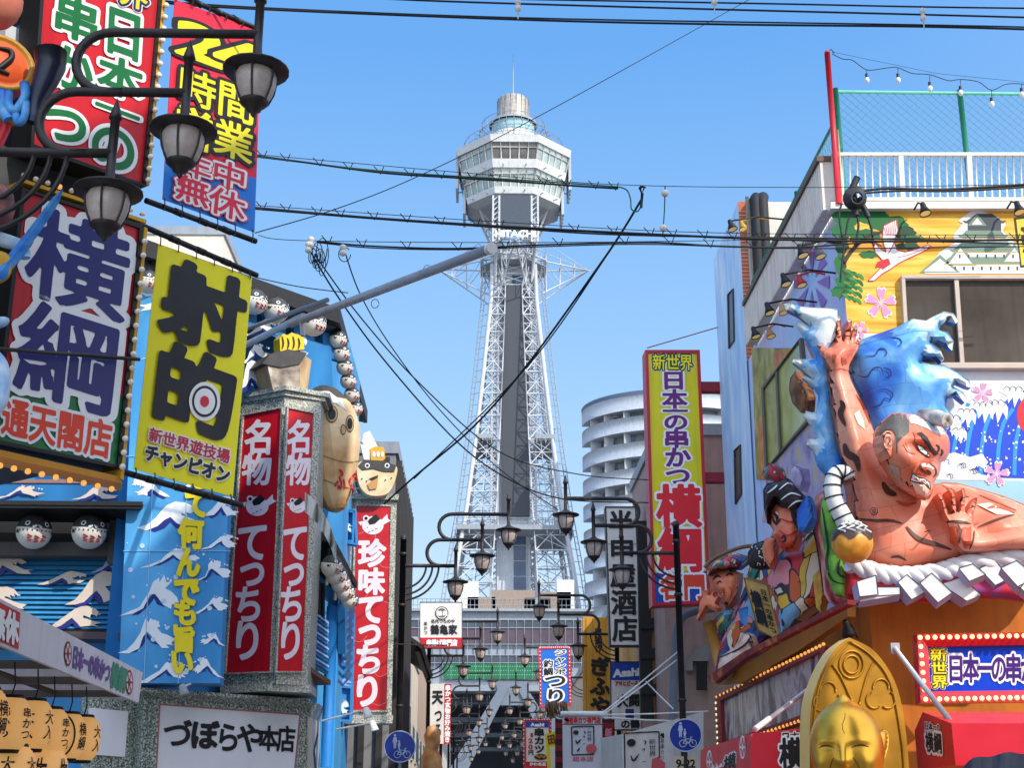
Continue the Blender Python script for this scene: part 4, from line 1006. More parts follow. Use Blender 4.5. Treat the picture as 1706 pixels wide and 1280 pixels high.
    for i in range(12): a_ = i / 12; slab(ss, pS, [(514, 1012 + 92 * a_), (548, 1038 + 86 * a_), (548, 1041 + 86 * a_), (514, 1015 + 92 * a_)], .05, BLD if i % 2 else WVS, off=.06)
    for i in range(4): slab(ss, pS, [(518 + i * 7, 960 + i * 4), (521 + i * 7, 962 + i * 4), (520 + i * 7, 1022 + i * 5), (517 + i * 7, 1019 + i * 5)], .06, ET, off=.05)
    ss.prism([pS.p(506, 1104, .3), pS.p(551, 1134, .3), pS.p(551, 1142, .3), pS.p(506, 1113, .3)], pS.n * -.3, M('ledge_brown', (120, 84, 70), .6)); ss.build('side_shutter', t)
    pq2 = Pl(572, 1100, 24.0, 80); dp = MB(); slab(dp, pq2, [(557, 1020), (592, 1024), (588, 1196), (554, 1196)], .08, BLD)
    for x_, y_ in ((560, 1076), (558, 1112), (560, 1150), (558, 1184)): wave(dp, pq2, x_, y_, 28, 22, False, .01, WVS)
    dp.build('recess_panel', t)
    rb = MB(); rp = Pl(540, 900, 22.0, 30)
    rb.prism([rp.p(x, y, .1) for x, y in [(508, 884), (552, 888), (596, 972), (594, 980), (546, 903), (508, 896)]], rp.n * -.7, ET)
    for x, y in ((530, 900), (548, 915), (562, 940)): rb.tube([rp.p(x, y, .05), rp.p(x - 4, y + 60, -.1)], .03, GB, 6)
    rb.build('balcony_roof', t)
    sh = MB()
    for i in range(12):
        z0 = 3.9 + i * .14; sh.prism([V((plST.o.x + .1, 23.1, z0)), V((plST.o.x + .1, 24.3, z0)), V((plST.o.x + .16, 24.3, z0 + .1)), V((plST.o.x + .16, 23.1, z0 + .1))], V((-.03, 0, 0)), SB)
    sh.build('side_shutter', t)
    cur = MB(); cur.grid([[plST.p(x, y, .4 + .15 * math.sin(i)) for i, (x, y) in enumerate(spl([(508, 820 + dy), (528, 838 + dy), (548, 872 + dy), (560, 905 + dy)], 5))] for dy in (0, 34)], M('screen_pale', (216, 216, 206), .6, var=.2)); cur.build('curved_screen', t)
    return t
restaurant()

def icon(mb, pl, cx, cy, s, off=.012):
    e = [(cx + s * 1.0 * math.cos(a), cy + s * .85 * math.sin(a) + s * .1) for a in [i * math.tau / 22 for i in range(22)]]
    ppoly(mb, pl, e, LPINK, off); ppoly(mb, pl, [(cx + s * .7, cy - s * .3), (cx + s * 1.35, cy - s * .95), (cx + s * 1.4, cy - s * .5), (cx + s * 1.7, cy - s * .35), (cx + s * .9, cy + s * .1)], LPINK, off + .002)
    ppoly(mb, pl, [(cx - s * .9, cy - s * .3), (cx - s * 1.35, cy - s * .2), (cx - s * 1.1, cy + s * .15)], LPINK, off + .003)
    ppoly(mb, pl, [(cx - s * .5, cy - s * .35), (cx + s * .3, cy - s * .95), (cx + s * .7, cy - s * .5), (cx + s * .2, cy - s * .05), (cx - s * .3, cy + s * .05)], INK, off + .004)
    disc(mb, pl, (cx - s * .62, cy - s * .55), s * .3, LPINK, off + .005, 12); disc(mb, pl, (cx - s * .62, cy - s * .55), s * .16, INK, off + .007, 10)
    for i in range(7): disc(mb, pl, (cx - s * .5 + (i * 37 % 10) * s * .11, cy + s * .3 + (i * 53 % 10) * s * .05), s * .05, INK, off + .004, 6)
def corner_pillar():
    p1, p2 = Pl(474, 900, 20.55, 119), Pl(474, 900, 20.55, 50)
    t = thing('corner_signboard', 'granite-framed red two-sided corner signboard with white characters under the wooden fish tub', 'sign', p1.p(474, 1140))
    b = MB(); o1 = [(399, 676), (474, 660), (460, 1140), (366, 1138)]; o2 = [(474, 660), (535, 674), (512, 1140), (460, 1140)]
    q1 = [(405, 692), (468, 680), (449, 1119), (375, 1122)]; q2 = [(481, 680), (523, 689), (505, 1119), (462, 1119)]
    back = V((0, .9, 0))
    L0, M0, R0 = p1.p(*o1[0]), p1.p(*o1[1]), p2.p(*o2[1]); L1, M1, R1 = p1.p(*o1[3]), p1.p(*o1[2]), p2.p(*o2[2])
    zt, zb = M0.z, M1.z
    for p in (L0, R0): p.z = zt
    for p in (L1, R1): p.z = zb
    b.face([L0, M0, M1, L1], GRAN); b.face([M0, R0, R1, M1], GRANL); b.face([L0, L1, L1 + back, L0 + back], GRAN); b.face([R0, R0 + back, R1 + back, R1], GRANL); b.face([L1, M1, R1, R1 + back, L1 + back], GRAN)
    def ring(z0, z1, g):
        c = (L0 + R0 + M0) / 3; o = []
        for p in (L0, M0, R0): 
            d = (p - c); d.z = 0; d.normalize(); o.append(V((p.x, p.y, 0)) + d * g)
        for (a, a2, m) in ((o[0], o[1], GRANL), (o[1], o[2], GRANL)):
            b.face([a + V((0, 0, z1)), a2 + V((0, 0, z1)), a2 + V((0, 0, z0)), a + V((0, 0, z0))], m)
        b.face([o[0] + V((0, 0, z1)), o[1] + V((0, 0, z1)), o[2] + V((0, 0, z1)), o[2] + back + V((0, 0, z1)), o[0] + back + V((0, 0, z1))], GRANL)
        b.face([o[0] + V((0, 0, z0)), o[1] + V((0, 0, z0)), o[2] + V((0, 0, z0)), o[2] + back + V((0, 0, z0)), o[0] + back + V((0, 0, z0))], GRAN)
        b.face([o[2] + V((0, 0, z1)), o[2] + back + V((0, 0, z1)), o[2] + back + V((0, 0, z0)), o[2] + V((0, 0, z0))], GRANL)
    ring(zt, zt + .07, .06); ring(zt + .07, zt + .14, .13)
    ring(zb - .1, zb + .02, .03)
    frame(b, p1, q1, 2.5, .05, GRANL, .05); frame(b, p2, q2, 2.5, .05, GRANL, .05)
    b.build('granite_frame', t)
    for pl, q, L in ((p1, q1, [('名', 408, 699, 458, 759), ('物', 404, 755, 454, 810), ('て', 394, 868, 450, 938), ('っ', 394, 916, 448, 982), ('ち', 389, 974, 441, 1040), ('り', 384, 1031, 442, 1104)]), (p2, q2, [('名', 479, 700, 522, 758), ('物', 477, 755, 520, 810), ('て', 470, 871, 516, 938), ('っ', 468, 917, 513, 982), ('ち', 465, 974, 509, 1040), ('り', 461, 1033, 509, 1103)])):
        r = MB(); slab(r, pl, q, .05, REDP, off=.02); ro = r.build('panel', t)
        l = MB()
        for ch, a, b_, c, d in L: text(l, pl, ch, [(a, b_), (c, b_ - 2), (c - 2, d), (a - 3, d)], [(.03, LPINK)], off=.026)
        icon(l, pl, (q[0][0] + q[1][0]) / 2 - (8 if pl is p1 else 6), 842, 19 if pl is p1 else 14, .026); l.build('lettering', ro)
corner_pillar()
def narrow_sign():
    pl = Pl(620, 1000, 24.6, 82); t = thing('narrow_signboard', 'narrow granite-framed red signboard with cracked face and white characters, beside the lamp post', 'sign', pl.p(612, 1200))
    b = MB(); slab(b, pl, [(587, 830), (661, 832), (652, 1204), (573, 1204)], .45, GRANL, GRAN, off=-.01)
    q = [(594, 843), (651, 844), (644, 1184), (585, 1184)]
    frame(b, pl, q, 3, .05, GRANL, .04); slab(b, pl, [(584, 822), (665, 824), (664, 833), (585, 831)], .6, GRANL, off=.08); slab(b, pl, [(572, 1192), (655, 1192), (654, 1206), (570, 1206)], .5, GRANL, off=.05); b.build('granite_frame', t)
    r = MB(); slab(r, pl, q, .05, REDP, off=.02)
    CK = M('crack_pale', (226, 130, 130), .5)
    for i, pts in enumerate(([(597, 890), (608, 884), (612, 862)], [(649, 946), (636, 944), (628, 930), (622, 926)], [(590, 1002), (606, 998), (615, 986)], [(648, 1006), (632, 1000), (622, 1004)], [(586, 1066), (600, 1070), (612, 1060)], [(646, 1122), (632, 1128), (622, 1120)], [(585, 1140), (600, 1134)], [(645, 1170), (632, 1176), (620, 1172)], [(625, 888), (626, 910)])): stroke(r, pl, pts, .8, CK, .024, False)
    ro = r.build('panel', t); l = MB()
    for ch, a, b_, c, d in (('珍', 597, 898, 643, 946), ('味', 596, 946, 642, 992), ('て', 593, 988, 642, 1042), ('っ', 592, 1022, 640, 1080), ('ち', 591, 1072, 639, 1126), ('り', 586, 1122, 638, 1180)): text(l, pl, ch, [(a, b_), (c, b_), (c - 1, d), (a - 1, d)], [(.045, LPINK)], off=.027)
    icon(l, pl, 621, 874, 18, .027); l.build('lettering', ro)
narrow_sign()

# pufferfish lanterns
KF = lambda Y: Y * 1.04 / F
def fugu(px, py, Y, rpx, face, label, grp, tilt=-.15):
    o = at(px, py, Y); t = thing('pufferfish_lantern', label, 'lantern', o, grp); fugu_ball(t, o, rpx * KF(Y), face, tilt); return t
ng = 'pufferfish lanterns in the dark niche'; eg = 'pufferfish lanterns along the eave'; cg = 'pufferfish lanterns strung down the eave corner'; bg_ = 'pufferfish lanterns clustered under the balcony roof'
fugu(57, 886, 19.8, 28, (.45, -.9, 0), 'white-bellied pufferfish lantern, farther from the yellow lettering, in the dark niche', ng)
fugu(149, 886, 19.8, 28, (.45, -.9, 0), 'white-bellied pufferfish lantern, nearer the yellow lettering, in the dark niche', ng)
for i, (x, y, r, l) in enumerate(((247, 470, 20, 'between the bulb-edged board and yellow banner'), (424, 503, 22, 'half hidden by the yellow banner edge'), (460, 517, 22, 'above the wooden pufferfish tub'), (523, 540, 21, 'at the eave end by the grey pole'))):
    fugu(x, y, plFR.p(x, y, .62).y if i else 19.0, r, (.75, -.65, 0), 'pufferfish lantern under the eave, ' + l, eg)
whi = ['topmost', 'second', 'third', 'fourth', 'fifth', 'lowest']
for i in range(6):
    u = i / 5; fugu(563 + 29 * u, 566 + 115 * u, 22.0 + .1 * i, 15.5 - 2.6 * u, (.85, -.5, 0), 'small pufferfish lantern, %s in the string at the eave corner' % whi[i], cg)
for i in range(5):
    u = i / 4; fugu(553 + 30 * u, 944 + 56 * u, 21.7 + .1 * i, 18 - 3.5 * u, (.85, -.5, 0), 'pale pufferfish lantern, %s in the cluster under the balcony roof' % ['nearest', 'second', 'third', 'fourth', 'farthest'][i], bg_)

OUTL = M('fugu_brown_line', (96, 66, 44), .6)
def giant_fugu():
    Y = 22.0; k = KF(Y); o = at(546, 748, Y); t = thing('giant_pufferfish_lantern', 'huge hanging pufferfish lantern with tan patched body and ring eyes', 'lantern', o)
    TAN = mixmat('fugu_tan', [(.3, (196, 142, 88)), (.48, (226, 190, 138)), (.7, (240, 216, 172))], 2.2, 5, rough=.5); DT = M('fugu_cap_dark', (74, 66, 62), .6, var=.3, sc=5)
    b = MB(); tilt = V((.18, 0, -1)).normalized(); ax2 = -tilt; ax1 = V((0, 1, 0)).cross(ax2).normalized(); ax0 = ax2.cross(ax1)
    ax = (ax1, ax0 * -1, ax2); prof = [(.001, -110), (14, -104), (24, -90), (36, -60), (47, -28), (55, 5), (57, 35), (52, 62), (42, 84), (28, 100), (12, 108), (.001, 110)]
    pp = [(r_ * k, z_ * k) for r_, z_ in spl([(a, c, 0) for a, c in prof], 2) and [(p[0], p[1]) for p in spl([(a, c, 0) for a, c in prof], 2)]]
    nb = len(pp); b.lathe(pp[:nb - 7], o, TAN, 14, ax=ax, sm=False); b.lathe(pp[nb - 8:], o, DT, 14, ax=ax, sm=False)
    bo = b.build('body', t)
    sk = Skin([b], V((0, -1, 0))); e = MB(); ET_ = M('eye_tan', (196, 160, 110), .5)
    for cx, cy, f_ in ((553, 690, 1), (583, 706, .7)):
        for rr_, m, d in ((14, OUTL, .012), (12.2, ET_, .018), (9, INK, .024)): disc(e, sk, (cx, cy), rr_ * .72 * f_, m, d, 20, rr_ * 1.05)
    e.build('eye', t)
    m = MB(); disc(m, sk, (572, 716), 4.6, OUTL, .012, 14, 9); disc(m, sk, (572, 716), 3.4, ET_, .018, 14, 7.5); m.build('mouth', t)
    ba = MB(); SM = M('fugu_seam', (150, 120, 84), .6)
    for pts in ([(502, 742), (540, 760), (575, 770), (603, 768)], [(506, 790), (540, 800), (575, 812), (598, 814)]): sline(ba, sk, pts, 1.6, SM, .01, False)
    spoly(ba, sk, [(498, 668), (520, 652), (548, 652), (570, 668), (578, 684), (560, 672), (530, 668), (505, 684)], M('fugu_white_band', (238, 234, 228), .5), .008); ba.build('band', t)
    l = MB(); text(l, sk, 'ふぐ', [(558, 776), (602, 784), (594, 826), (556, 816)], [(.03, M('fugu_red', (206, 44, 52), .6))], vert=False, off=.012); l.build('lettering', t)
    h = MB(); h.tube([o + ax[2] * 108 * k, o + ax[2] * 130 * k], .03, BLACK, 8); h.build('hook', t)
giant_fugu()
def fish_tub():
    Y = 20.9; t = thing('wooden_fish_figure', 'wooden pufferfish tub with yellow tail fin standing on the corner signboard', 'figure', at(478, 650, Y)); k = KF(Y)
    pl = Pl(478, 620, Y - .15, 52)
    b = MB(); WD = mixmat('tub_wood', [(.3, (150, 116, 80)), (.7, (206, 176, 130))], 6, 4, (1, 1, .3))
    b.prism([pl.p(444, 602), pl.p(500, 592), pl.p(500, 646), pl.p(455, 650)], pl.n * -.5, mixmat('tub_side', [(.35, (96, 84, 74)), (.6, (176, 160, 140)), (.8, (226, 220, 206))], 5, 4), WD)
    b.prism([pl.p(500, 588, -.02), pl.p(519, 600, -.02), pl.p(512, 652, -.02), pl.p(500, 648, -.02)], pl.n * -.48, WD); b.build('body', t)
    d = MB(); d.prism([pl.p(437, 606, .03), pl.p(450, 590, .03), pl.p(480, 582, .03), pl.p(512, 588, .03), pl.p(500, 606, .03), pl.p(468, 612, .03)], pl.n * -.5, M('tub_dark', (70, 66, 64), .6, var=.3, sc=6)); d.build('back', t)
    f = MB(); pts = [(467, 585), (466, 564), (472, 556), (480, 559), (486, 554), (496, 558), (506, 560), (507, 582), (490, 584)]
    f.prism([pl.p(x, y, -.05) for x, y in pts], pl.n * -.2, M('fin_yellow', (232, 196, 30), .5)); 
    for i in range(4): stroke(f, pl, [(470 + i * 9, 560 + (i % 2) * 3), (472 + i * 9, 572), (470 + i * 9, 582)], 3, INK, -.04)
    f.build('tail_fin', t)
fish_tub()
def fish_box():
    Y = 24.3; pl = Pl(626, 800, Y, 80); t = thing('box_fish_figure', 'cream box-shaped pufferfish figure with yellow crown fin on the narrow red signboard', 'figure', pl.p(626, 825)); k = KF(Y)
    CR_ = mixmat('fish_cream', [(.3, (222, 186, 130)), (.6, (240, 218, 176))], 4)
    b = MB(); out = spl([(597, 772), (626, 768), (659, 776), (660, 795), (650, 818), (636, 826), (612, 824), (598, 806)], 4, True)
    b.prism([pl.p(*p) for p in out], pl.n * -.5, CR_); b.build('body', t, bevel=.02)
    d = MB(); d.prism([pl.p(x, y, .02) for x, y in [(597, 776), (606, 766), (640, 768), (660, 776), (657, 786), (640, 786), (622, 781), (604, 783)]], pl.n * -.54, MATS['tub_dark']); d.build('back', t)
    f = MB(); f.prism([pl.p(x, y, -.1) for x, y in [(618, 768), (617, 748), (626, 744), (640, 746), (642, 764), (636, 769)]], pl.n * -.25, M('fin_gold', (226, 170, 40), .5))
    for i in range(3): disc(f, pl, (623 + i * 7, 757), 2.6, WHITE2, -.09, 10, 5)
    f.build('crown_fin', t)
    g = MB(); g.prism([pl.p(x, y, -.05) for x, y in [(600, 740), (616, 742), (616, 772), (608, 772)]], pl.n * -.06, M('fin_white', (232, 226, 210), .6)); g.build('side_fin', t)
    g = MB(); g.prism([pl.p(x, y, -.3) for x, y in [(606, 722), (616, 718), (630, 746), (612, 750), (603, 736)]], pl.n * -.06, MATS['fin_white']); g.build('tail_fin', t)
    e = MB()
    for x in (612, 645): disc(e, pl, (x, 776), 4.2, WHITE2, .026, 12); disc(e, pl, (x, 776), 2.4, INK, .03, 10)
    for x, y in ((603, 798), (611, 802), (642, 800), (652, 797)): disc(e, pl, (x, y), 1.3, INK, .02, 8)
    ppoly(e, pl, [(614, 798), (630, 792), (628, 803)], INK, .02); ppoly(e, pl, [(612, 806), (630, 796), (628, 814), (616, 816)], M('fish_mouth', (206, 150, 90), .6), .03); e.build('face', t)
fish_box()
# ------------------------------------------------------------------ right: painted skewer restaurant with festival float
def zz(ox, oy, k, pts): return [(ox + k * x, oy + k * y) for x, y in pts]
Z3 = lambda pts: zz(1300, 480, .3282, pts)
Z4 = lambda pts: zz(1160, 780, .28125, pts)
Z5 = lambda pts: zz(1360, 840, .3436, pts)
Z7 = lambda pts: zz(1430, 660, .1618, pts)
def relief(pl, out, H, D, m, off=0.0, bumps=(), step=7, back=.12, flat=False, mfun=None, rnd=0, both=0):
    """bulging papier-mache relief: pixel outline on a plane, H metres deep, rounded over D pixels; returns a mesh builder"""
    P = [V((x, y)) for x, y in out]; n = len(P); xs = [p.x for p in P]; ys = [p.y for p in P]; pts = list(P)
    A = np.array([[p.x, p.y] for p in P]); B = np.roll(A, -1, 0)
    def dist(q):
        d = B - A; t = np.clip(((q - A) * d).sum(1) / np.maximum((d * d).sum(1), 1e-9), 0, 1); return float(np.sqrt((((A + d * t[:, None]) - q) ** 2).sum(1).min()))
    def inside(q):
        c = (A[:, 1] > q[1]) != (B[:, 1] > q[1]); xi = A[:, 0] + (q[1] - A[:, 1]) / np.where(np.abs(B[:, 1] - A[:, 1]) < 1e-9, 1e-9, B[:, 1] - A[:, 1]) * (B[:, 0] - A[:, 0])
        return (c & (q[0] < xi)).sum() % 2 == 1
    rr = random.Random(3); j = 0; y = min(ys)
    while y < max(ys):
        x = min(xs) + (step / 2 if j % 2 else 0)
        while x < max(xs):
            q = np.array([x + rr.uniform(-rnd, rnd), y + rr.uniform(-rnd, rnd)])
            if inside(q) and dist(q) > step * .42: pts.append(V((q[0], q[1])))
            x += step
        y += step * .87; j += 1
    vs, _, fs, *_r = delaunay_2d_cdt(pts, [(i, (i + 1) % n) for i in range(n)], [], 1, 1e-4)
    mb = MB(); i0 = 0; k = mb.mi(m)
    for v in vs:
        d = min(dist(np.array([v.x, v.y])) / D, 1); h = H * math.sqrt(max(0, 1 - (1 - d) ** 2))
        for bx, by, rx, ry, bh in bumps: h += bh * d * math.exp(-((v.x - bx) / rx) ** 2 - ((v.y - by) / ry) ** 2)
        mb.v.append(pl.p(v.x, v.y, off + h))
    for f in fs:
        f = list(f); mm = k
        c = sum((vs[i] for i in f), V((0, 0))) / len(f)
        if not inside(np.array([c.x, c.y])): continue
        if mfun: mm = mb.mi(mfun(c.x, c.y) or m)
        a, b_, c_ = (mb.v[i] for i in f[:3])
        if (b_ - a).cross(c_ - a).dot(pl.n) < 0: f = f[::-1]
        mb.f.append(tuple(f)); mb.m.append(mm); mb.s.append(not flat)
    if both:
        nv, nf = len(mb.v), len(mb.f); fr = [pl.p(v.x, v.y, off) for v in vs]
        mb.v += [f_ * 1.0 - (mb.v[i] - f_).length * both * pl.n for i, f_ in enumerate(fr)]
        for i in range(nf): mb.f.append(tuple(j + nv for j in mb.f[i][::-1])); mb.m.append(mb.m[i]); mb.s.append(mb.s[i])
        return mb
    fp = [pl.p(x, y, off) for x, y in out]; bp = [p - pl.n * back for p in fp]
    for i in range(n): mb.face([fp[i], bp[i], bp[(i + 1) % n], fp[(i + 1) % n]], m)
    mb.poly(bp, m)
    return mb
YF = 17.0; plRF = Pl(1500, 500, YF, 90); XS = at(1396, 340, YF).x; plRS = Pl(1396, 340, YF, 180)
CREAM = M('parapet_cream', (222, 212, 200), .7, streak=.2)
MURP = mixmat('mural_blue_violet', [(.3, (170, 200, 244)), (.45, (200, 220, 250)), (.6, (214, 200, 240)), (.75, (236, 242, 252))], 1.3, 5, (1, 1, .35), dist=1.2)
MURB = mixmat('mural_pale_blue', [(.3, (168, 206, 248)), (.5, (200, 226, 252)), (.7, (236, 246, 255)), (.85, (222, 208, 240))], 1.1, 6, (1.4, 1.4, .45), dist=1.6)
ORW = mixmat('wall_orange_bands', [(.36, (236, 150, 20)), (.46, (248, 182, 40)), (.56, (252, 208, 90)), (.66, (240, 160, 24))], 2.2, 2, (.22, 1, 2.6), dist=.6)
BRICK = M('brick_orange', (196, 104, 70), .8, var=.2, sc=12)
FRB = M('frame_beige', (206, 188, 172), .6); WGL = M('window_smoke', (92, 82, 72), .12, var=.45, sc=.9, spec=.8, streak=.3)
ORLOW = M('wall_orange', (204, 112, 26), .7, var=.15, streak=.2)
GRNF = M('fence_green', (40, 140, 110), .5, var=.1); GRNL = M('fence_green_light', (110, 200, 170), .5)
class Flush:                                           # a plane whose paint layers lie almost flush
    def __init__(s, pl, k=.16): s.pl = pl; s.n = pl.n; s.d = pl.d; s.k = k
    def p(s, x, y, o=0.0): return s.pl.p(x, y, .003 + o * s.k)
def right_building():
    t = thing('skewer_restaurant', 'painted restaurant with orange castle mural, blue side wall and roof terrace', 'building', (XS, YF, 0))
    zr = plRF.p(1396, 345).z; zt = plRF.p(1396, 255).z; zlow = plRF.p(1500, 975).z; zw1 = plRF.p(1500, 556).z; zw0 = plRF.p(1500, 800).z
    X1 = XS + 11
    b = MB()
    def fr(z0, z1, m, y=YF): b.face([(XS, y, z0), (X1, y, z0), (X1, y, z1), (XS, y, z1)], m)
    fr(zw1, zr, ORW); fr(zw0, zw1, M('wall_white', (236, 236, 240), .5, var=.04)); fr(zlow, zw0, M('wall_sky', (160, 206, 222), .6)); fr(0, zlow, ORLOW)
    yb = 23.4
    b.face([(XS, 26.2, zlow - .2), (XS, YF, zlow - .2), (XS, YF, zr), (XS, 26.2, zr)], MURP); b.face([(XS, 26.2, 0), (XS, YF, 0), (XS, YF, zlow - .2), (XS, 26.2, zlow - .2)], ORLOW)
    b.face([(XS, YF, zr), (X1, YF, zr), (X1, yb, zr), (XS, yb, zr)], CREAM)
    b.face([(X1, YF, 0), (X1, 26.2, 0), (X1, 26.2, zr), (X1, YF, zr)], CREAM); b.face([(XS, 26.2, 0), (X1, 26.2, 0), (X1, 26.2, zr), (XS, 26.2, zr)], CREAM); b.build('wall', t)
    # parapet band on the street side, rear stair tower with brick corner
    p = MB(); 
    pb = [plRS.p(1385, 253, .18), plRS.p(1388, 340, .18), plRS.p(1268, 540, .18), plRS.p(1255, 490, .18)]
    ztop = plRS.p(1396, 258).z; z0 = plRS.p(1396, 350).z
    p.prism([V((XS - .2, YF + .02, z0)), V((XS - .2, 22.6, z0)), V((XS - .2, 22.6, ztop)), V((XS - .2, YF + .02, ztop))], V((.16, 0, 0)), M('parapet_grey', (240, 226, 214), .7, streak=.25))
    p.prism([V((XS - .24, YF, ztop)), V((XS - .24, 22.6, ztop)), V((XS - .24, 22.6, ztop + .08)), V((XS - .24, YF, ztop + .08))], V((.24, 0, 0)), M('coping_brown', (110, 84, 70), .6))
    for i in range(60):
        y = YF + .1 + i * .093; p.box((XS - .205, y, (z0 + ztop) / 2), (.014, .03, ztop - z0 - .04), MATS['parapet_grey'])
    p.build('parapet', t)
    s = MB(); plT = Pl(1241, 400, yb, 90); zT = plT.p(1241, 332).z; xb = plT.p(1284, 400).x
    zT2 = zT
    s.face([(XS, 27.9, 0), (XS, yb, zr), (XS, yb, zT), (XS, 27.9, zT)], MURB) if False else None
    s.face([(XS - .03, 26.3, 0), (XS - .03, yb + .1, 0), (XS - .03, yb + .1, zT), (XS - .03, 26.3, zT)], MURB)
    s.face([(XS - .03, yb + .1, zr), (xb, yb + .1, zr), (xb, yb + .1, zT), (XS - .03, yb + .1, zT)], BRICK); s.face([(xb, yb + .1, zr), (xb + 3, yb + .1, zr), (xb + 3, yb + .1, zT), (xb, yb + .1, zT)], CREAM)
    s.face([(XS - .03, yb + .1, zT), (xb + 3, yb + .1, zT), (xb + 3, 26.3, zT), (XS - .03, 26.3, zT)], CREAM); s.face([(xb + 3, yb + .1, zr), (xb + 3, 26.3, zr), (xb + 3, 26.3, zT), (xb + 3, yb + .1, zT)], CREAM)
    for i in range(40):
        z = zr + i * .075
        if z < zT: s.box(((XS - .03 + xb) / 2, yb + .095, z), (xb - XS + .03, .012, .012), M('mortar', (216, 190, 170), .8))
    s.build('stair_tower', t)
    for x, r in ((1266, .1), (1278, .11)):
        d = MB(); a = plT.p(x, 480, .25); zt_ = plT.p(x, 336, .25).z
        d.tube([V((a.x, a.y, zr - .5)), V((a.x, a.y, zt_)), V((a.x + .05, a.y + .12, zt_ + .14)), V((a.x + .05, a.y + .4, zt_ + .16))], r, CABLE, 10); d.build('duct_pipe', t)
    d = MB(); a = plT.p(1253, 480, .1); d.tube([V((a.x, a.y, zr - 1)), V((a.x, a.y, zT))], .035, M('pipe_grey', (190, 186, 180), .5), 8); d.build('drain_pipe', t)
    # slit windows on the pale blue flank
    for q in ([(1212, 492), (1219, 482), (1221, 566), (1214, 580)], [(1223, 752), (1231, 742), (1233, 822), (1225, 840)]):
        w_ = MB(); pq = Pl(1216, 500, plRS.p(1216, 500).y, 180); slab(w_, pq, q, .06, M('slit_dark', (70, 72, 78), .3), off=.04); frame(w_, pq, q, 1.2, .06, M('slit_frame', (60, 56, 54), .5), .06); w_.build('window', t)
    # oblique yellow-green window on the flank and the painted panels round it
    w_ = MB(); q = [(1271, 648), (1330, 566), (1342, 700), (1277, 780)]
    slab(w_, plRS, q, .05, M('window_lime', (170, 170, 60), .15, var=.3, sc=2, spec=.8), off=.03); frame(w_, plRS, q, 3, .06, M('frame_umber', (96, 84, 78), .5), .06)
    slab(w_, plRS, [(1291, 622), (1294, 618), (1300, 752), (1297, 756)], .04, MATS['frame_umber'], off=.06); w_.build('window', t)
    mu = MB(); OLV = mixmat('mural_olive', [(.3, (120, 110, 50)), (.5, (180, 160, 70)), (.7, (214, 190, 120))], 3, 5); ORM = mixmat('mural_orange', [(.3, (206, 100, 50)), (.6, (226, 150, 60)), (.8, (236, 206, 120))], 3, 4)
    ppoly(mu, plRS, [(1252, 580), (1320, 580), (1268, 655), (1275, 790), (1260, 800)], OLV, .01); ppoly(mu, plRS, [(1288, 585), (1318, 582), (1288, 622)], ORM, .014)
    ppoly(mu, plRS, [(1262, 700), (1269, 690), (1276, 800), (1264, 800)], ORM, .014); ppoly(mu, plRS, [(1277, 790), (1345, 706), (1380, 700), (1380, 860), (1270, 870)], mixmat('mural_mauve', [(.3, (150, 120, 160)), (.5, (190, 170, 206)), (.7, (220, 190, 120))], 3, 4), .01)
    VIO = M('mural_violet', (170, 120, 200), .6)
    for i in range(8):
        a = i * math.tau / 8; c = (1352, 470); ppoly(mu, plRS, [(c[0] + 8 * math.cos(a), c[1] + 12 * math.sin(a)), (c[0] + 30 * math.cos(a - .2), c[1] + 56 * math.sin(a - .2)), (c[0] + 30 * math.cos(a + .2), c[1] + 56 * math.sin(a + .2))], VIO, .012)
    mu.build('flank_mural', t)
    # big window with sliding sashes
    def win(q, div):
        w_ = MB(); slab(w_, plRF, q, .04, WGL, off=.01); wo = w_.build('window', t); f = MB(); frame(f, plRF, q, 6, .1, FRB, .09)
        for x in div: slab(f, plRF, [(x, q[0][1]), (x + 7, q[0][1]), (x + 17, q[3][1]), (x + 10, q[3][1])], .05, FRB, off=.07)
        slab(f, plRF, [(q[0][0] - 8, q[3][1] + 2), (q[1][0], q[3][1] + 2), (q[1][0], q[3][1] + 9), (q[0][0] - 8, q[3][1] + 9)], .1, FRB, off=.13); f.build('sash_frame', wo)
    win([(1508, 464), (1800, 464), (1800, 604), (1516, 604)], [1590, 1720])
    # mural: pine, crane, castle, blossoms
    pm = Flush(plRF); m = MB(); PG = M('pine_green', (16, 110, 50), .6); PG2 = M('pine_dark', (26, 70, 40), .6); TR_ = M('pine_trunk', (70, 60, 40), .7)
    for i, (x, y, r, ry) in enumerate(((1412, 362, 26, 14), (1450, 358, 30, 13), (1478, 372, 34, 13), (1500, 386, 26, 10), (1405, 384, 22, 12), (1440, 392, 26, 10), (1520, 398, 16, 7), (1402, 408, 12, 16), (1400, 440, 10, 18), (1408, 470, 16, 16), (1398, 486, 14, 10), (1512, 410, 20, 6), (1448, 424, 16, 6))):
        pts = [(x + r * (1 + .12 * math.sin(6 * a)) * math.cos(a), y + ry * (1 + .16 * math.sin(7 * a + i)) * math.sin(a)) for a in [j * math.tau / 26 for j in range(26)]]; ppoly(m, pm, pts, PG2 if i % 4 == 3 else PG, .006 + .001 * i)
    for pts, w2 in (([(1398, 500), (1412, 470), (1406, 440), (1426, 410), (1450, 392), (1480, 384)], 7), ([(1424, 412), (1440, 400), (1470, 410)], 4), ([(1408, 440), (1398, 428)], 3)): stroke(m, pm, pts, w2, TR_, .022)
    LGN = M('pine_leaf', (60, 150, 60), .6)
    for i in range(16): x, y = 1398 + (i * 37 % 28), 446 + i * 3.4; stroke(m, pm, [(x, y), (x + 9, y + 3), (x + 14, y + 10)], 5, LGN if i % 2 else PG, .024 + .0005 * i)
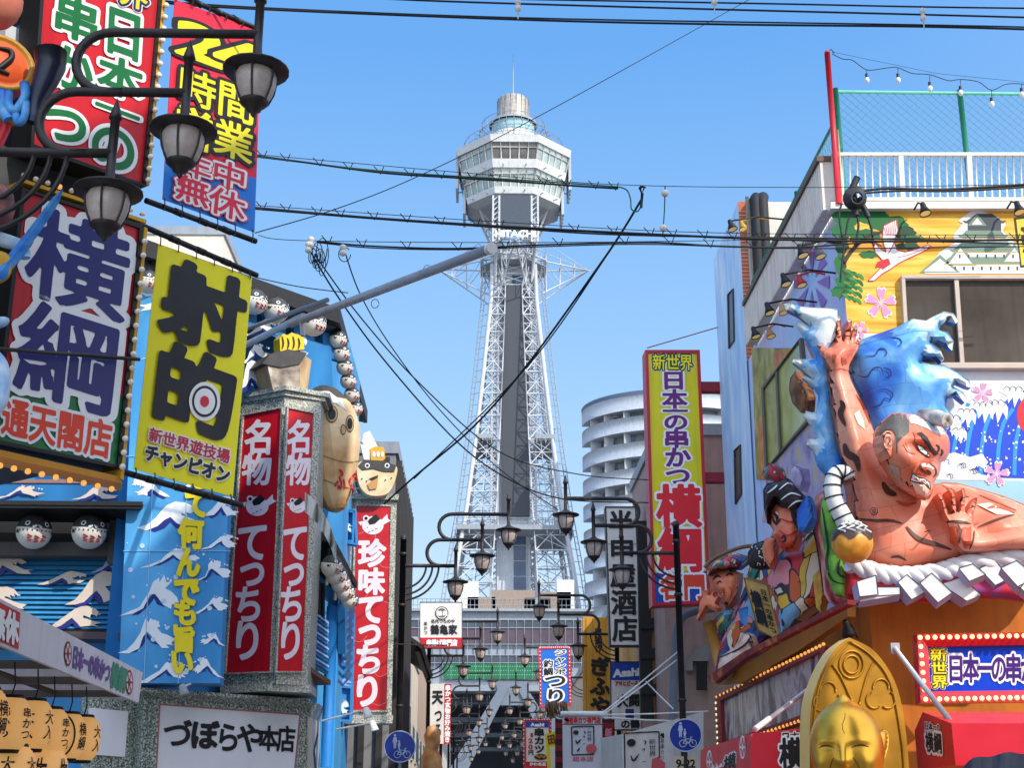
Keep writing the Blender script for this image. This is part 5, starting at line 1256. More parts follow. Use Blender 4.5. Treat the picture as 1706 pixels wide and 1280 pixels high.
    CW_ = M('crane_white', (246, 240, 238), .5, var=.03); CRD = M('crane_red', (216, 24, 50), .5)
    cr = [(1446, 468), (1462, 452), (1474, 438), (1458, 420), (1454, 402), (1466, 414), (1476, 420), (1470, 396), (1472, 376), (1484, 370), (1494, 366), (1496, 384), (1490, 402), (1494, 416), (1508, 420), (1530, 414), (1546, 408), (1552, 411), (1536, 420), (1514, 430), (1498, 438), (1484, 448), (1470, 456), (1456, 468)]
    ppoly(m, pm, cr, CW_, .034)
    for i in range(len(cr)): a, b2 = cr[i], cr[(i + 1) % len(cr)]; stroke(m, pm, [a, ((a[0] + b2[0]) / 2, (a[1] + b2[1]) / 2), b2], 1.6, CRD, .038, False)
    for i in range(7): stroke(m, pm, [(1472 + i * 3.6, 374 - i * 1.2), (1474 + i * 3, 384), (1478 + i * 2, 394)], 1.3, CRD, .038)
    ppoly(m, pm, [(1462, 436), (1480, 430), (1484, 440), (1470, 450), (1466, 444), (1458, 446)], CRD, .037); stroke(m, pm, [(1478, 424), (1484, 416), (1490, 402)], 2, CRD, .038); stroke(m, pm, [(1490, 430), (1516, 424), (1550, 410)], 1.3, CRD, .038)
    WH_ = M('castle_white', (236, 232, 226), .5, var=.05); RF_ = M('castle_green', (126, 150, 130), .6, var=.15); GD = M('castle_gold', (200, 160, 60), .5); DKR = M('castle_dark', (70, 76, 84), .6)
    halo = [(1552, 440), (1566, 420), (1590, 405), (1588, 392), (1604, 372), (1596, 368), (1620, 350), (1636, 352), (1664, 362), (1676, 374), (1670, 384), (1690, 404), (1720, 430), (1720, 456), (1540, 456)]
    ppoly(m, pm, halo, WH_, .03)
    def roof(x0, x1, y0, y1, k=8, col=RF_): ppoly(m, pm, [(x0 + k * 1.6, y0), (x1 - k * 1.6, y0), (x1 - 2, y1 - 4), (x1 + 5, y1 - 5), (x1, y1), (x0, y1), (x0 - 5, y1 - 5), (x0 + 2, y1 - 4)], col, .036 + .0006 * (y0 - 350) / 10)
    def wallq(x0, x1, y0, y1, col=WH_): ppoly(m, pm, [(x0, y0), (x1, y0), (x1, y1), (x0, y1)], col, .034)
    roof(1608, 1672, 356, 372, 12, DKR); wallq(1612, 1668, 372, 386, DKR); roof(1600, 1676, 384, 396, 6); wallq(1612, 1670, 396, 406); roof(1586, 1694, 404, 420, 10); wallq(1600, 1690, 420, 432); roof(1570, 1715, 428, 440, 8); wallq(1580, 1720, 440, 456)
    for x, y, w2, h in ((1600, 440, 46, 34), (1566, 452, 60, 28), (1690, 436, 40, 30), (1628, 374, 24, 18)):
        ppoly(m, pm, [(x - w2 / 2 - 4, y + 2), (x, y - h), (x + w2 / 2 + 4, y + 2)], RF_, .044); ppoly(m, pm, [(x - w2 / 2 + 3, y), (x, y - h + 7), (x + w2 / 2 - 3, y)], WH_, .046)
    for i in range(16): wx, wy = 1590 + i * 7.4, (444, 424)[i % 2]; ppoly(m, pm, [(wx, wy), (wx + 3, wy), (wx + 3, wy + 6), (wx, wy + 6)], DKR, .05)
    for y, a, b2 in ((396, 1604, 1676), (420, 1590, 1694), (440, 1572, 1716)): stroke(m, pm, [(a, y), ((a + b2) / 2, y), (b2, y)], 1.6, GD, .05, False)
    def blossom(x, y, r, rot, of, P1=M('blossom_pink', (240, 150, 190), .5), P2=M('blossom_pale', (250, 226, 236), .5)):
        for k_, (c_, s_) in enumerate(((P2, 1.12), (P1, 1))):
            for i in range(5):
                a = rot + i * math.tau / 5; g = lambda f, d: (x + r * s_ * f * math.cos(a + d), y + r * s_ * f * math.sin(a + d))
                ppoly(m, pm, [g(.06, 0), g(.5, -.42), g(.9, -.32), g(1.0, -.14), g(.86, 0), g(1.0, .14), g(.9, .32), g(.5, .42)], c_, of + k_ * .003 + i * .0004)
        for i in range(10): a = rot + i * math.tau / 10; stroke(m, pm, [(x, y), (x + r * .2 * math.cos(a), y + r * .2 * math.sin(a)), (x + r * .4 * math.cos(a), y + r * .4 * math.sin(a))], 1, P2, of + .008)
    blossom(1467, 505, 25, -1.5, .03); blossom(1433, 549, 13, -1.2, .03); blossom(1637, 655, 17, -1.4, .05); blossom(1660, 790, 20, -1.4, .05)
    YB = M('box_yellow', (240, 206, 40), .5); ppoly(m, pm, [(1690, 362), (1760, 352), (1760, 440), (1700, 446)], INK, .052); ppoly(m, pm, [(1693, 366), (1760, 357), (1760, 436), (1702, 442)], YB, .055); text(m, pm, '新', [(1698, 372), (1746, 366), (1750, 424), (1704, 430)], [(.03, INK)], off=.058)
    # breaking waves below the window
    NB = M('wave_cobalt', (12, 70, 206), .5); LB = M('wave_azure', (40, 150, 236), .5); FO = M('foam_white', (246, 246, 250), .5, var=.03)
    ppoly(m, pm, [(1570, 740), (1580, 710), (1606, 690), (1630, 676), (1652, 690), (1680, 664), (1706, 650), (1800, 640), (1800, 800), (1660, 796), (1636, 790), (1600, 765), (1572, 752)], NB, .01)
    for i, x in enumerate((1588, 1610, 1634, 1662, 1690, 1720)): stroke(m, pm, [(x + 26, 672 + i * 3), (x + 10, 706), (x + 2, 744), (x, 792 - (i < 2) * 28)], 6.5, LB, .014, False)
    for x, y, s_ in ((1586, 706, 1), (1612, 694, .9), (1640, 684, 1), (1662, 682, 1.1), (1690, 658, 1), (1600, 724, .7)):
        ppoly(m, pm, [(x - 26 * s_, y - 6), (x - 10 * s_, y - 20 * s_), (x + 8 * s_, y - 16 * s_), (x + 16 * s_, y - 2), (x + 14 * s_, y + 16 * s_), (x + 8 * s_, y + 4), (x, y + 22 * s_), (x - 3, y + 4), (x - 10 * s_, y + 14 * s_), (x - 12 * s_, y + 2)], FO, .018 + .001 * s_)
        for k_ in range(3): stroke(m, pm, [(x - 20 * s_ + 10 * k_, y - 6), (x - 14 * s_ + 10 * k_, y - 14 * s_), (x - 7 * s_ + 10 * k_, y - 10), (x - 9 * s_ + 10 * k_, y - 5)], 1.4, M('wave_line', (30, 40, 90), .5), .024)
    ppoly(m, pm, [(1560, 800), (1566, 760), (1590, 754), (1616, 762), (1636, 756), (1646, 770), (1640, 782), (1628, 774), (1622, 784), (1650, 800)], FO, .02)
    for k_ in range(9): x, y = 1572 + (k_ * 41 % 60), 768 + (k_ * 17 % 26); stroke(m, pm, [(x, y + 5), (x + 3, y - 2), (x + 9, y), (x + 8, y + 5), (x + 14, y + 4)], 1.4, MATS['wave_line'], .024)
    rg = random.Random(5)
    for i in range(90): disc(m, pm, (1590 + rg.random() * 125, 708 + rg.random() * 84), .8 + rg.random() * 1.6, FO, .016, 7)
    disc(m, pm, (1722, 692), 28, M('mural_sun_red', (224, 40, 54), .5), .026, 30, 34)
    m.build('front_mural', t)
    # terrace railing
    r = MB(); RW = M('rail_white', (232, 224, 214), .45)
    for y, w2 in ((256, 5), (331, 5)): slab(r, plRF, [(1384, y - w2 / 2), (1850, y - w2 / 2), (1850, y + w2 / 2), (1384, y + w2 / 2)], .06, RW, off=.05)
    for x in (1390, 1501, 1615, 1728): slab(r, plRF, [(x - 4, 258), (x + 4, 258), (x + 8, 330), (x, 330)], .05, RW, off=.045)
    for i in range(36):
        x = 1402 + i * 12.4; r.tube([plRF.p(x, 258, .02), plRF.p(x + 3.2, 330, .02)], .012, RW, 6)
    slab(r, plRF, [(1384, 336), (1850, 336), (1850, 347), (1384, 347)], .2, RW, off=.1); r.build('terrace_railing', t)
    return zr
ZR = right_building()
def fence(name_label, a, b_, z0, z1, posts, pitch=.13, n_=None):
    t = thing('chain_link_fence', name_label, 'fence', a); a = V(a); b_ = V(b_); L = (b_ - a).length; d = (b_ - a) / L
    m = MB(); H = z1 - z0; k = int((L + H) / pitch)
    WM = M('mesh_green', (96, 170, 160), .5)
    for i in range(k):
        for s_ in (0, 1):
            u0 = i * pitch - (0 if s_ else H) if True else 0
            p0, q0 = (u0, 0), (u0 + H, H)
            if s_: p0, q0 = (i * pitch - 0, 0), (i * pitch - H, H)
            def clip(p, q):
                (x0, y0), (x1, y1) = p, q
                if x0 > x1: (x0, y0), (x1, y1) = (x1, y1), (x0, y0)
                if x1 < 0 or x0 > L: return None
                if x0 < 0: y0 += (y1 - y0) * (0 - x0) / (x1 - x0); x0 = 0
                if x1 > L: y1 = y0 + (y1 - y0) * (L - x0) / (x1 - x0); x1 = L
                return (x0, y0), (x1, y1)
            c = clip(p0, q0)
            if c: m.tube([a + d * c[0][0] + V((0, 0, z0 + c[0][1])), a + d * c[1][0] + V((0, 0, z0 + c[1][1]))], .0035, WM, 3, caps=False)
    m.build('mesh', t)
    r = MB(); r.tube([a + V((0, 0, z1)), b_ + V((0, 0, z1))], .025, GRNL if 'front' in name_label else GRNF, 8); r.build('top_rail', t)
    for u in posts:
        p = MB(); p.tube([a + d * (u * L) + V((0, 0, z0 - .1)), a + d * (u * L) + V((0, 0, z1 + .05))], .042, GRNF, 8); p.build('post', t)
pf = Pl(1500, 150, 17.7, 90); zf = pf.p(1500, 154).z
fa = pf.p(1396, 200); xa = fa.x; x2 = pf.p(1604, 200).x
fence('green chain-link fence along the terrace front above the white railing', (xa, 17.7, 0), (xa + 9, 17.7, 0), ZR, zf, [0, (x2 - xa) / 9, 2 * (x2 - xa) / 9, 3 * (x2 - xa) / 9])
fence('green chain-link fence running back along the terrace side', (XS + .1, 17.3, 0), (XS + .1, 24.2, 0), ZR, plRS.p(1385, 170).z - .15, [.33, .66, 1.0])
def roof_pole():
    o = at(1397, 330, 16.9); t = thing('red_pole', 'slim red pole standing at the terrace corner', 'pole', o); p = MB(); tp = at(1384, 88, 16.9)
    p.tube([V((o.x, o.y, ZR)), V((o.x, o.y, tp.z))], .04, M('pole_red', (206, 30, 46), .4), 10); p.lathe([(.04, tp.z), (.03, tp.z + .03), (.001, tp.z + .04)], V((o.x, o.y, 0)), MATS['pole_red'], 10)
    p.tube([V((o.x + .06, o.y, ZR)), V((o.x + .06, o.y, tp.z - 1.2))], .015, M('pole_cream', (226, 214, 190), .5), 6); p.build('shaft', t)
    g = MB(); g.tube([V((o.x, o.y, tp.z - .02)), V((o.x + .05, o.y - .02, tp.z + .05)), V((o.x + .1, o.y, tp.z))], .008, CABLE, 5); g.build('tie', t)
    s = thing('string_lights', 'string of white bulbs on a sagging black wire from the red pole', 'string lights', tp); Yq = 16.9
    w_ = MB(); pts = [(1386, 89), (1404, 98), (1420, 100), (1444, 116), (1470, 114), (1494, 112), (1520, 122), (1549, 124), (1580, 134), (1600, 132), (1630, 136), (1652, 150), (1676, 140), (1706, 140), (1740, 148)]
    w_.tube([at(x, y, Yq) for x, y in spl(pts, 4)], .006, CABLE, 5); w_.tube([at(x, y, Yq + .02) for x, y in ((1386, 86), (1560, 122), (1740, 140))], .003, CABLE, 4); w_.build('wire', s)
    for (x, y), wy in zip(((1444, 128), (1496, 128), (1549, 142), (1600, 149), (1652, 168), (1702, 152)), (116, 112, 124, 132, 150, 140)):
        bb = MB(); c = at(x, y, Yq); bb.tube([at(x, wy, Yq), c], .004, CABLE, 4); bb.lathe([(.02, .05), (.022, -.01)], c, BLACK, 10); bb.lathe([(.02, -.01), (.034, -.04), (.034, -.06), (.02, -.09), (.001, -.1)], c, M('bulb_white', (246, 246, 246), .15), 12); bb.build('bulb', s)
roof_pole()
def spot(o, d, col, nm, base, label=None, grp=None):
    t = thing('spot_lamp', label, 'lamp', o, grp); d = V(d).normalized(); x = d.cross(V((0, 0, 1))).normalized(); y = x.cross(d)
    h = MB(); h.lathe([(.024, -.12), (.037, -.1), (.04, -.05), (.068, .02), (.08, .065), (.068, .06)], o, col, 14, ax=(x, y, d)); h.build('head', t)
    g = MB(); g.lathe([(.001, .05), (.068, .056)], o, M('lamp_lens', (250, 210, 130), .2, emit=.25), 14, ax=(x, y, d)); g.build('lens', t)
    a = MB(); a.tube([o - d * .1, (o - d * .1 + V(base)) / 2 + V((0, 0, .06)), V(base)], .014, col, 6); a.build('arm', t)
GOLDL = M('lamp_gold', (190, 140, 40), .4, .4); REDL = M('lamp_red', (190, 40, 40), .4); TANL = M('lamp_tan', (190, 150, 110), .4)
sg_ = 'spot lamps along the side wall'
for i, (x, y, c, l, o_) in enumerate(((1219, 377, BLACK, 'black spot lamp at the far end of the parapet, beside a gold one', .9), (1237, 377, GOLDL, 'gold spot lamp at the far end of the parapet', .45), (1336, 420, BLACK, 'black spot lamp under the parapet, topmost of the pairs', .6), (1365, 422, M('lamp_grey', (110, 110, 110), .5), 'grey spot lamp under the parapet, nearest the orange mural', .3),
                         (1308, 468, BLACK, 'black spot lamp under the parapet, paired with the red one', .7), (1334, 470, REDL, 'red spot lamp under the parapet against the violet mural', .35), (1281, 516, BLACK, 'black spot lamp under the parapet, above the lowest pair', .7), (1304, 516, TANL, 'tan spot lamp beside the blue wave tip', .35), (1258, 556, BLACK, 'black spot lamp, lowest under the parapet', .6), (1283, 556, M('lamp_brown', (170, 120, 80), .4), 'brown-gold spot lamp, lowest of its pairs', .25))):
    pq = Pl(1396, 340, YF, 180); o = pq.p(x, y, o_); spot(o, (.25, -.15, -1), c, '', (XS, o.y, o.z + .12), l, sg_)
for i, (x, y, l) in enumerate(((1540, 350, 'black spot lamp on the railing ledge above the white crane'), (1697, 348, 'black spot lamp on the railing ledge above the castle roof'))):
    o = plRF.p(x, y, .35); spot(o, (.1, -.2, -1), BLACK, '', (o.x - .05, YF - .1, o.z + .12), l, 'spot lamps on the railing ledge')
o = at(1412, 1050, 15.9); spot(o, (.3, .5, -.8), BLACK, '', (o.x + .3, 16.6, o.z), 'black spot lamp on the orange wall above the golden arch')

def yellow_sign():
    pl = Pl(1120, 800, 26.2, 88); q = [(1080, 588), (1161, 588), (1179, 1000), (1092, 1005)]
    t = thing('tall_signboard', 'tall yellow signboard with red frame, purple and red characters, held by red beams', 'sign', pl.p(1135, 1010))
    b = MB(); sp = [(1090.5, 955), (1177, 952)]
    slab(b, pl, [q[0], q[1], sp[1], sp[0]], .35, YEL, RED); slab(b, pl, [sp[0], sp[1], q[2], q[3]], .35, M('sign_blue', (20, 70, 170), .4, var=.05), RED); b.build('panel', t)
    f = MB(); frame(f, pl, q, 5, .42, M('frame_crimson', (190, 26, 50), .45), .03); f.build('frame', t)
    l = MB(); PUR = M('sign_purple', (110, 24, 110), .4, var=.04); RD = M('sign_scarlet', (226, 24, 40), .4, var=.04)
    text(l, pl, '新世界', [(1086, 589), (1154, 590), (1155, 618), (1087, 617)], [(.13, WHITE2), (.10, M('sign_dark_green', (20, 60, 40), .5)), (.015, MATS['letter_yellow'])], vert=False)
    LP = [(.11, WHITE2), (.035, PUR)]
    for ch, a, b_, c, d in (('日', 1100, 617, 1143, 650), ('本', 1102, 648, 1145, 681), ('一', 1103, 672, 1146, 698), ('の', 1104, 688, 1147, 718), ('串', 1104, 715, 1149, 747), ('か', 1106, 744, 1151, 780), ('つ', 1107, 776, 1151, 810)): text(l, pl, ch, [(a, b_), (c, b_), (c + 1, d), (a + 1, d)], LP, off=.005 + .0012 * (b_ % 2))
    for ch, a, b_, c, d in (('横', 1092, 806, 1168, 880), ('綱', 1094, 878, 1171, 955)): text(l, pl, ch, [(a, b_), (c, b_), (c + 2, d), (a + 2, d)], [(.085, WHITE2), (.035, RD)], off=.014)
    text(l, pl, '名門', [(1099, 956), (1175, 956), (1177, 1001), (1100, 1001)], [(.12, WHITE2), (.04, ORRED)], vert=False, off=.014); l.build('lettering', t)
    for y0, y1 in ((636, 652), (787, 803)):
        k = MB(); slab(k, pl, [(1168, y0), (1262, y0), (1264, y1), (1170, y1)], .2, M('beam_maroon', (140, 22, 40), .5), off=-.05); k.build('support_beam', t)
    w_ = MB(); w_.tube([pl.p(1078, 580), pl.p(1225, 537)], .012, M('stay_red', (150, 40, 50), .5), 5); w_.build('stay_wire', t)
yellow_sign()
# ------------------------------------------------------------------ sumo float on the corner
def papier(m, sz=.34, dark=.84, seam=.72):            # glued paper panels: soft tint steps and thin seams
    n = m.node_tree; L = n.links; b = n.nodes['Principled BSDF']; src = b.inputs['Base Color'].links[0].from_socket; tc = n.nodes.new('ShaderNodeTexCoord')
    mp = n.nodes.new('ShaderNodeMapping'); mp.inputs['Rotation'].default_value = (R(90), R(8), R(11)); L.new(tc.outputs['Object'], mp.inputs[0])
    nz = n.nodes.new('ShaderNodeTexNoise'); nz.inputs['Scale'].default_value = .9; L.new(tc.outputs['Object'], nz.inputs['Vector'])
    ad = n.nodes.new('ShaderNodeVectorMath'); ad.operation = 'MULTIPLY_ADD'; ad.inputs[1].default_value = (.35, .35, .35); L.new(nz.outputs['Color'], ad.inputs[0]); L.new(mp.outputs[0], ad.inputs[2])
    t = n.nodes.new('ShaderNodeTexBrick'); t.inputs['Scale'].default_value = 1; t.inputs['Brick Width'].default_value = sz; t.inputs['Row Height'].default_value = sz * .72; t.inputs['Mortar Size'].default_value = .006; t.inputs['Mortar Smooth'].default_value = .4
    t.inputs['Color1'].default_value = (dark, dark * .97, dark * .95, 1); t.inputs['Color2'].default_value = (1, 1, 1, 1); t.inputs['Mortar'].default_value = (seam, seam * .94, seam * .9, 1); L.new(ad.outputs[0], t.inputs['Vector'])
    x = n.nodes.new('ShaderNodeMix'); x.data_type = 'RGBA'; x.blend_type = 'MULTIPLY'; x.inputs[0].default_value = 1; L.new(src, x.inputs[6]); L.new(t.outputs['Color'], x.inputs[7]); L.new(x.outputs[2], b.inputs['Base Color'])
    bp = n.nodes.new('ShaderNodeBump'); bp.inputs['Strength'].default_value = .25; bp.inputs['Distance'].default_value = .02; L.new(t.outputs['Color'], bp.inputs['Height']); L.new(bp.outputs[0], b.inputs['Normal']); return m
SKIN = papier(mixmat('float_skin', [(.3, (222, 106, 74)), (.5, (236, 134, 102)), (.7, (244, 168, 138))], 1.6, 4, rough=.4))
SKD = M('float_skin_dark', (186, 84, 54), .45, var=.2, sc=5); SKR = M('float_skin_red', (206, 80, 44), .45, var=.2, sc=4); SKL = M('float_skin_light', (250, 214, 190), .4, var=.08)
BRN = M('float_brown', (84, 46, 34), .5, var=.2); OUT = M('float_outline', (40, 26, 28), .5)
def sky_paint(name): return papier(mixmat(name, [(.3, (20, 70, 180)), (.46, (40, 120, 214)), (.6, (90, 165, 230)), (.78, (190, 216, 238))], 1.5, 3, dist=.5, rough=.55))
WBL = sky_paint('float_blue'); WTIP = M('float_white', (226, 232, 232), .5, var=.12, sc=4); WMID = mixmat('float_mid_blue', [(.35, (50, 130, 216)), (.6, (110, 180, 234)), (.75, (190, 216, 236))], 3, 3, rough=.5); WPAL = mixmat('float_pale_blue', [(.35, (110, 176, 226)), (.6, (190, 216, 234)), (.75, (226, 234, 238))], 4, 3, rough=.5)
def sumo():
    o = at(1540, 1000, 16.4); t = thing('sumo_sculpture', 'giant papier-mache sumo wrestler sculpture with raised palm and scowling face on the mural facade', 'sculpture', o)
    pw = Pl(1500, 700, 16.72, 90)
    # wave behind
    W = Z3([(345, 300), (420, 258), (500, 230), (600, 195), (670, 155), (740, 165), (780, 142), (830, 119), (880, 128), (905, 165), (890, 182), (850, 170), (815, 190), (808, 212), (850, 222), (880, 270), (872, 318), (855, 302), (842, 280), (800, 264), (772, 272), (815, 318), (832, 362), (818, 376), (790, 345), (740, 350), (716, 372), (760, 385), (830, 390), (900, 428), (960, 470), (968, 506), (945, 500), (900, 480), (878, 500), (930, 530), (952, 570), (935, 582), (890, 545), (850, 552), (838, 602), (880, 650), (850, 720), (780, 760), (640, 760), (520, 760), (460, 760), (430, 640), (380, 520), (345, 420)])
    tips = [(900, 165), (870, 300), (825, 360), (960, 490), (940, 570), (860, 140), (745, 160)]; tp = Z3(tips)
    def wm(x, y):
        d = min(math.hypot(x - a, y - b) for a, b in tp); return WTIP if d < 15 else WPAL if d < 34 else WMID if d < 62 else None
    wb = relief(pw, W, .34, 34, WBL, 0, bumps=[(1500, 590, 60, 60, .12), (1560, 560, 30, 30, .1)], mfun=wm, step=8); wo = wb.build('wave', t)
    sk = Skin([wb], pw.n); c = MB(); LN = M('float_line', (30, 44, 120), .5)
    for pts in ([(430, 345), (480, 340), (500, 310), (530, 310), (540, 335), (525, 345)], [(560, 250), (600, 255), (615, 275), (600, 295)], [(395, 445), (440, 450), (470, 410), (510, 405), (520, 440)], [(520, 405), (555, 415), (560, 445), (530, 455)], [(500, 515), (540, 515), (570, 540), (555, 575)], [(460, 610), (510, 590), (530, 560), (560, 570)]): sline(c, sk, Z3(pts), 2.2, LN, .012)
    c.build('curl_lines', wo)
    pv = Pl(1360, 700, 16.55, 112)
    W2 = Z3([(15, 82), (60, 73), (100, 92), (160, 98), (295, 104), (300, 240), (262, 330), (262, 420), (262, 520), (270, 640), (300, 800), (350, 920), (300, 1000), (230, 960), (185, 900), (165, 825), (132, 795), (140, 765), (182, 768), (155, 700), (118, 655), (130, 622), (182, 640), (192, 545), (165, 505), (108, 455), (118, 440), (165, 462), (105, 412), (58, 378), (68, 355), (110, 362), (178, 358), (120, 260), (84, 195), (92, 165), (150, 192), (84, 140), (28, 112)])
    tp2 = Z3([(30, 92), (100, 180), (70, 368), (120, 450), (135, 640), (145, 780), (250, 130), (260, 200), (150, 120), (200, 160), (280, 120), (230, 240), (285, 230)])
    w2 = relief(pv, W2, .26, 24, WBL, 0, mfun=lambda x, y: (lambda d: WTIP if d < 15 else WPAL if d < 26 else WMID if d < 36 else None)(min(math.hypot(x - a, y - b) for a, b in tp2)), step=7); w2.build('wave', t)
    # the body: torso, neck, raised arm and open hand in one surface
    pb = Pl(1500, 850, 16.35, 90)
    B = Z3([(366, 1190), (372, 1080), (355, 985), (335, 935), (300, 870), (275, 740), (256, 600), (240, 480), (232, 415), (205, 352), (190, 318), (172, 285), (152, 242), (160, 232), (180, 244), (214, 280), (240, 300), (262, 282), (272, 262), (277, 210), (283, 158), (296, 148), (308, 160), (310, 215), (314, 262), (322, 262), (330, 215), (337, 168), (350, 155), (364, 168), (360, 215), (352, 262), (358, 266), (368, 225), (378, 196), (391, 196), (390, 222), (378, 280), (384, 282), (396, 256), (410, 252), (408, 276), (390, 318), (370, 352), (350, 392), (346, 425), (362, 472), (396, 545), (430, 622), (462, 690), (482, 745), (500, 840), (540, 900), (640, 960), (770, 1000), (830, 985), (900, 990), (1010, 1020), (1130, 1055), (1230, 1095), (1320, 1150), (1460, 1230), (1460, 1395), (1237, 1385), (1060, 1395), (900, 1430), (760, 1460), (600, 1475), (470, 1450), (392, 1395), (372, 1300)])
    bumps = [(1468, 880, 42, 36, .16), (1600, 905, 60, 36, .14), (1520, 935, 70, 40, .1), (1428, 770, 22, 60, .1), (1405, 665, 16, 40, .05), (1680, 880, 40, 30, .14)]
    bd = relief(pb, B, .42, 42, SKIN, 0, bumps, step=8, back=.3, rnd=1.2); bo = bd.build('body', t)
    sk = Skin([bd], pb.n); g = MB()
    for pts, w2_, m in (([(305, 570), (318, 600), (305, 640), (330, 700)], 11, BRN), ([(325, 790), (340, 840), (385, 870), (398, 930)], 14, BRN), ([(265, 360), (275, 340), (268, 380)], 7, SKD), ([(318, 350), (325, 385), (330, 360)], 7, SKD), ([(385, 540), (430, 620), (455, 690)], 5, SKD), ([(395, 1172), (480, 1180), (560, 1180), (620, 1195)], 5, BRN), ([(640, 1210), (700, 1270), (790, 1300), (870, 1330)], 8, BRN), ([(1000, 1215), (1060, 1190), (1130, 1165), (1190, 1150)], 4, BRN),
                       ([(880, 1215), (940, 1210), (1010, 1190)], 5, SKD), ([(1050, 1120), (1100, 1110), (1190, 1140)], 6, SKD), ([(560, 1370), (600, 1365), (640, 1385)], 5, BRN), ([(520, 985), (545, 1030), (590, 1050)], 12, BRN), ([(590, 1080), (640, 1100), (690, 1090)], 6, SKD), ([(480, 760), (500, 840), (515, 900)], 6, BRN), ([(248, 420), (300, 408), (345, 420)], 2, SKD), ([(820, 1000), (900, 1040), (960, 1060)], 4, SKD), ([(1010, 1050), (1100, 1085), (1200, 1130)], 3, SKD)): sline(g, sk, Z3(pts), w2_ * .9, m, .014)
    for fx in ((160, 275, 195, 262), (275, 215, 308, 212), (278, 245, 310, 243), (326, 215, 362, 218), (324, 240, 356, 243), (368, 235, 392, 240), (385, 280, 402, 285)): sline(g, sk, Z3([(fx[0], fx[1]), ((fx[0] + fx[2]) / 2, fx[1] + 2), (fx[2], fx[3])]), 1.8, BRN, .012)
    for p in ((158, 240), (296, 156), (350, 163), (384, 203), (402, 260)): disc(g, sk, Z3([p])[0], 2.6, SKL, .014, 9, 3.4)
    c = Z3([(475, 1133)])[0]
    for r_, m in ((6.5, OUT), (5.4, SKIN), (3.4, OUT), (2.6, SKD)): disc(g, sk, c, r_, m, .012 + .002 * (7 - r_), 16)
    spoly(g, sk, Z3([(375, 640), (400, 620), (425, 680), (430, 720), (395, 690)]), SKL, .01); spoly(g, sk, Z3([(1000, 1100), (1060, 1090), (1150, 1130), (1190, 1150), (1100, 1150)]), SKL, .01); spoly(g, sk, Z3([(520, 1420), (560, 1400), (620, 1425), (600, 1445)]), SKL, .01)
    g.build('painted_lines', bo)
    # forearm and hand held in front of the chest
    ph = Pl(1610, 880, 15.78, 90)
    H = Z3([(1320, 1330), (1150, 1330), (1000, 1345), (930, 1345), (880, 1320), (850, 1270), (840, 1190), (828, 1150), (810, 1090), (799, 1048), (806, 1038), (818, 1050), (838, 1098), (856, 1148), (866, 1140), (862, 1080), (856, 1025), (868, 1014), (882, 1026), (890, 1080), (896, 1135), (904, 1135), (910, 1080), (918, 1022), (930, 1016), (940, 1030), (936, 1090), (938, 1140), (948, 1140), (968, 1098), (986, 1064), (1000, 1066), (996, 1100), (980, 1150), (980, 1200), (1010, 1250), (1100, 1240), (1200, 1215), (1320, 1190)])
    hd = relief(ph, H, .2, 20, SKIN, 0, bumps=[(1600, 905, 26, 14, .08)], step=6, back=.55); ho = hd.build('forearm', t)
    sk = Skin([hd], ph.n); g = MB()
    for f in ((806, 1075, 830, 1068), (822, 1115, 846, 1108), (862, 1062, 886, 1062), (866, 1100, 892, 1100), (914, 1062, 938, 1064), (912, 1102, 936, 1102), (966, 1105, 990, 1112), (978, 1088, 996, 1094)): sline(g, sk, Z3([(f[0], f[1]), ((f[0] + f[2]) / 2, f[1] + 2), (f[2], f[3])]), 1.8, BRN, .012)
    for pts, w2_ in (([(840, 1190), (880, 1185), (930, 1188), (970, 1200)], 4), ([(900, 1200), (915, 1240), (905, 1300)], 4), ([(730, 1240), (780, 1230), (830, 1250)], 3), ([(985, 1230), (980, 1280), (960, 1330)], 3)): sline(g, sk, Z3(pts), w2_, BRN, .012)
    spoly(g, sk, Z3([(850, 1210), (895, 1205), (905, 1260), (895, 1330), (860, 1290)]), SKR, .008); spoly(g, sk, Z3([(925, 1215), (970, 1212), (972, 1300), (935, 1330), (918, 1270)]), SKR, .008)
    g.build('painted_lines', ho)
    # head
    pk = Pl(1520, 760, 15.75, 80)
    HD = Z7([(165, 380), (178, 340), (235, 265), (345, 178), (410, 168), (480, 182), (580, 188), (690, 215), (800, 270), (880, 340), (930, 420), (945, 500), (938, 590), (915, 640), (880, 670), (850, 690), (845, 760), (828, 820), (800, 850), (780, 900), (775, 960), (755, 1020), (730, 1060), (690, 1078), (620, 1050), (520, 990), (420, 920), (330, 820), (270, 720), (240, 660), (200, 590), (170, 500)])
    hb = [(*Z7([(720, 760)])[0], 13, 13, .16), (*Z7([(775, 640)])[0], 9, 18, .1), (*Z7([(640, 900)])[0], 18, 10, .08), (*Z7([(680, 1010)])[0], 14, 9, .08), (*Z7([(700, 430)])[0], 30, 9, .08), (*Z7([(530, 640)])[0], 20, 16, .05), (*Z7([(660, 560)])[0], 12, 7, -.06)]
    he = relief(pk, HD, .5, 44, SKIN, 0, hb, step=6, both=.5, rnd=.8); heo = he.build('head', t)
    sk = Skin([he], pk.n); g = MB(); HAIR = M('float_hair', (92, 88, 80), .45, var=.25, sc=5)
    spoly(g, sk, Z7([(172, 400), (185, 345), (245, 270), (350, 185), (415, 176), (488, 192), (526, 262), (522, 370), (450, 432), (405, 480), (392, 410), (345, 345), (285, 345), (242, 390), (236, 480), (178, 510)]), HAIR, .012)
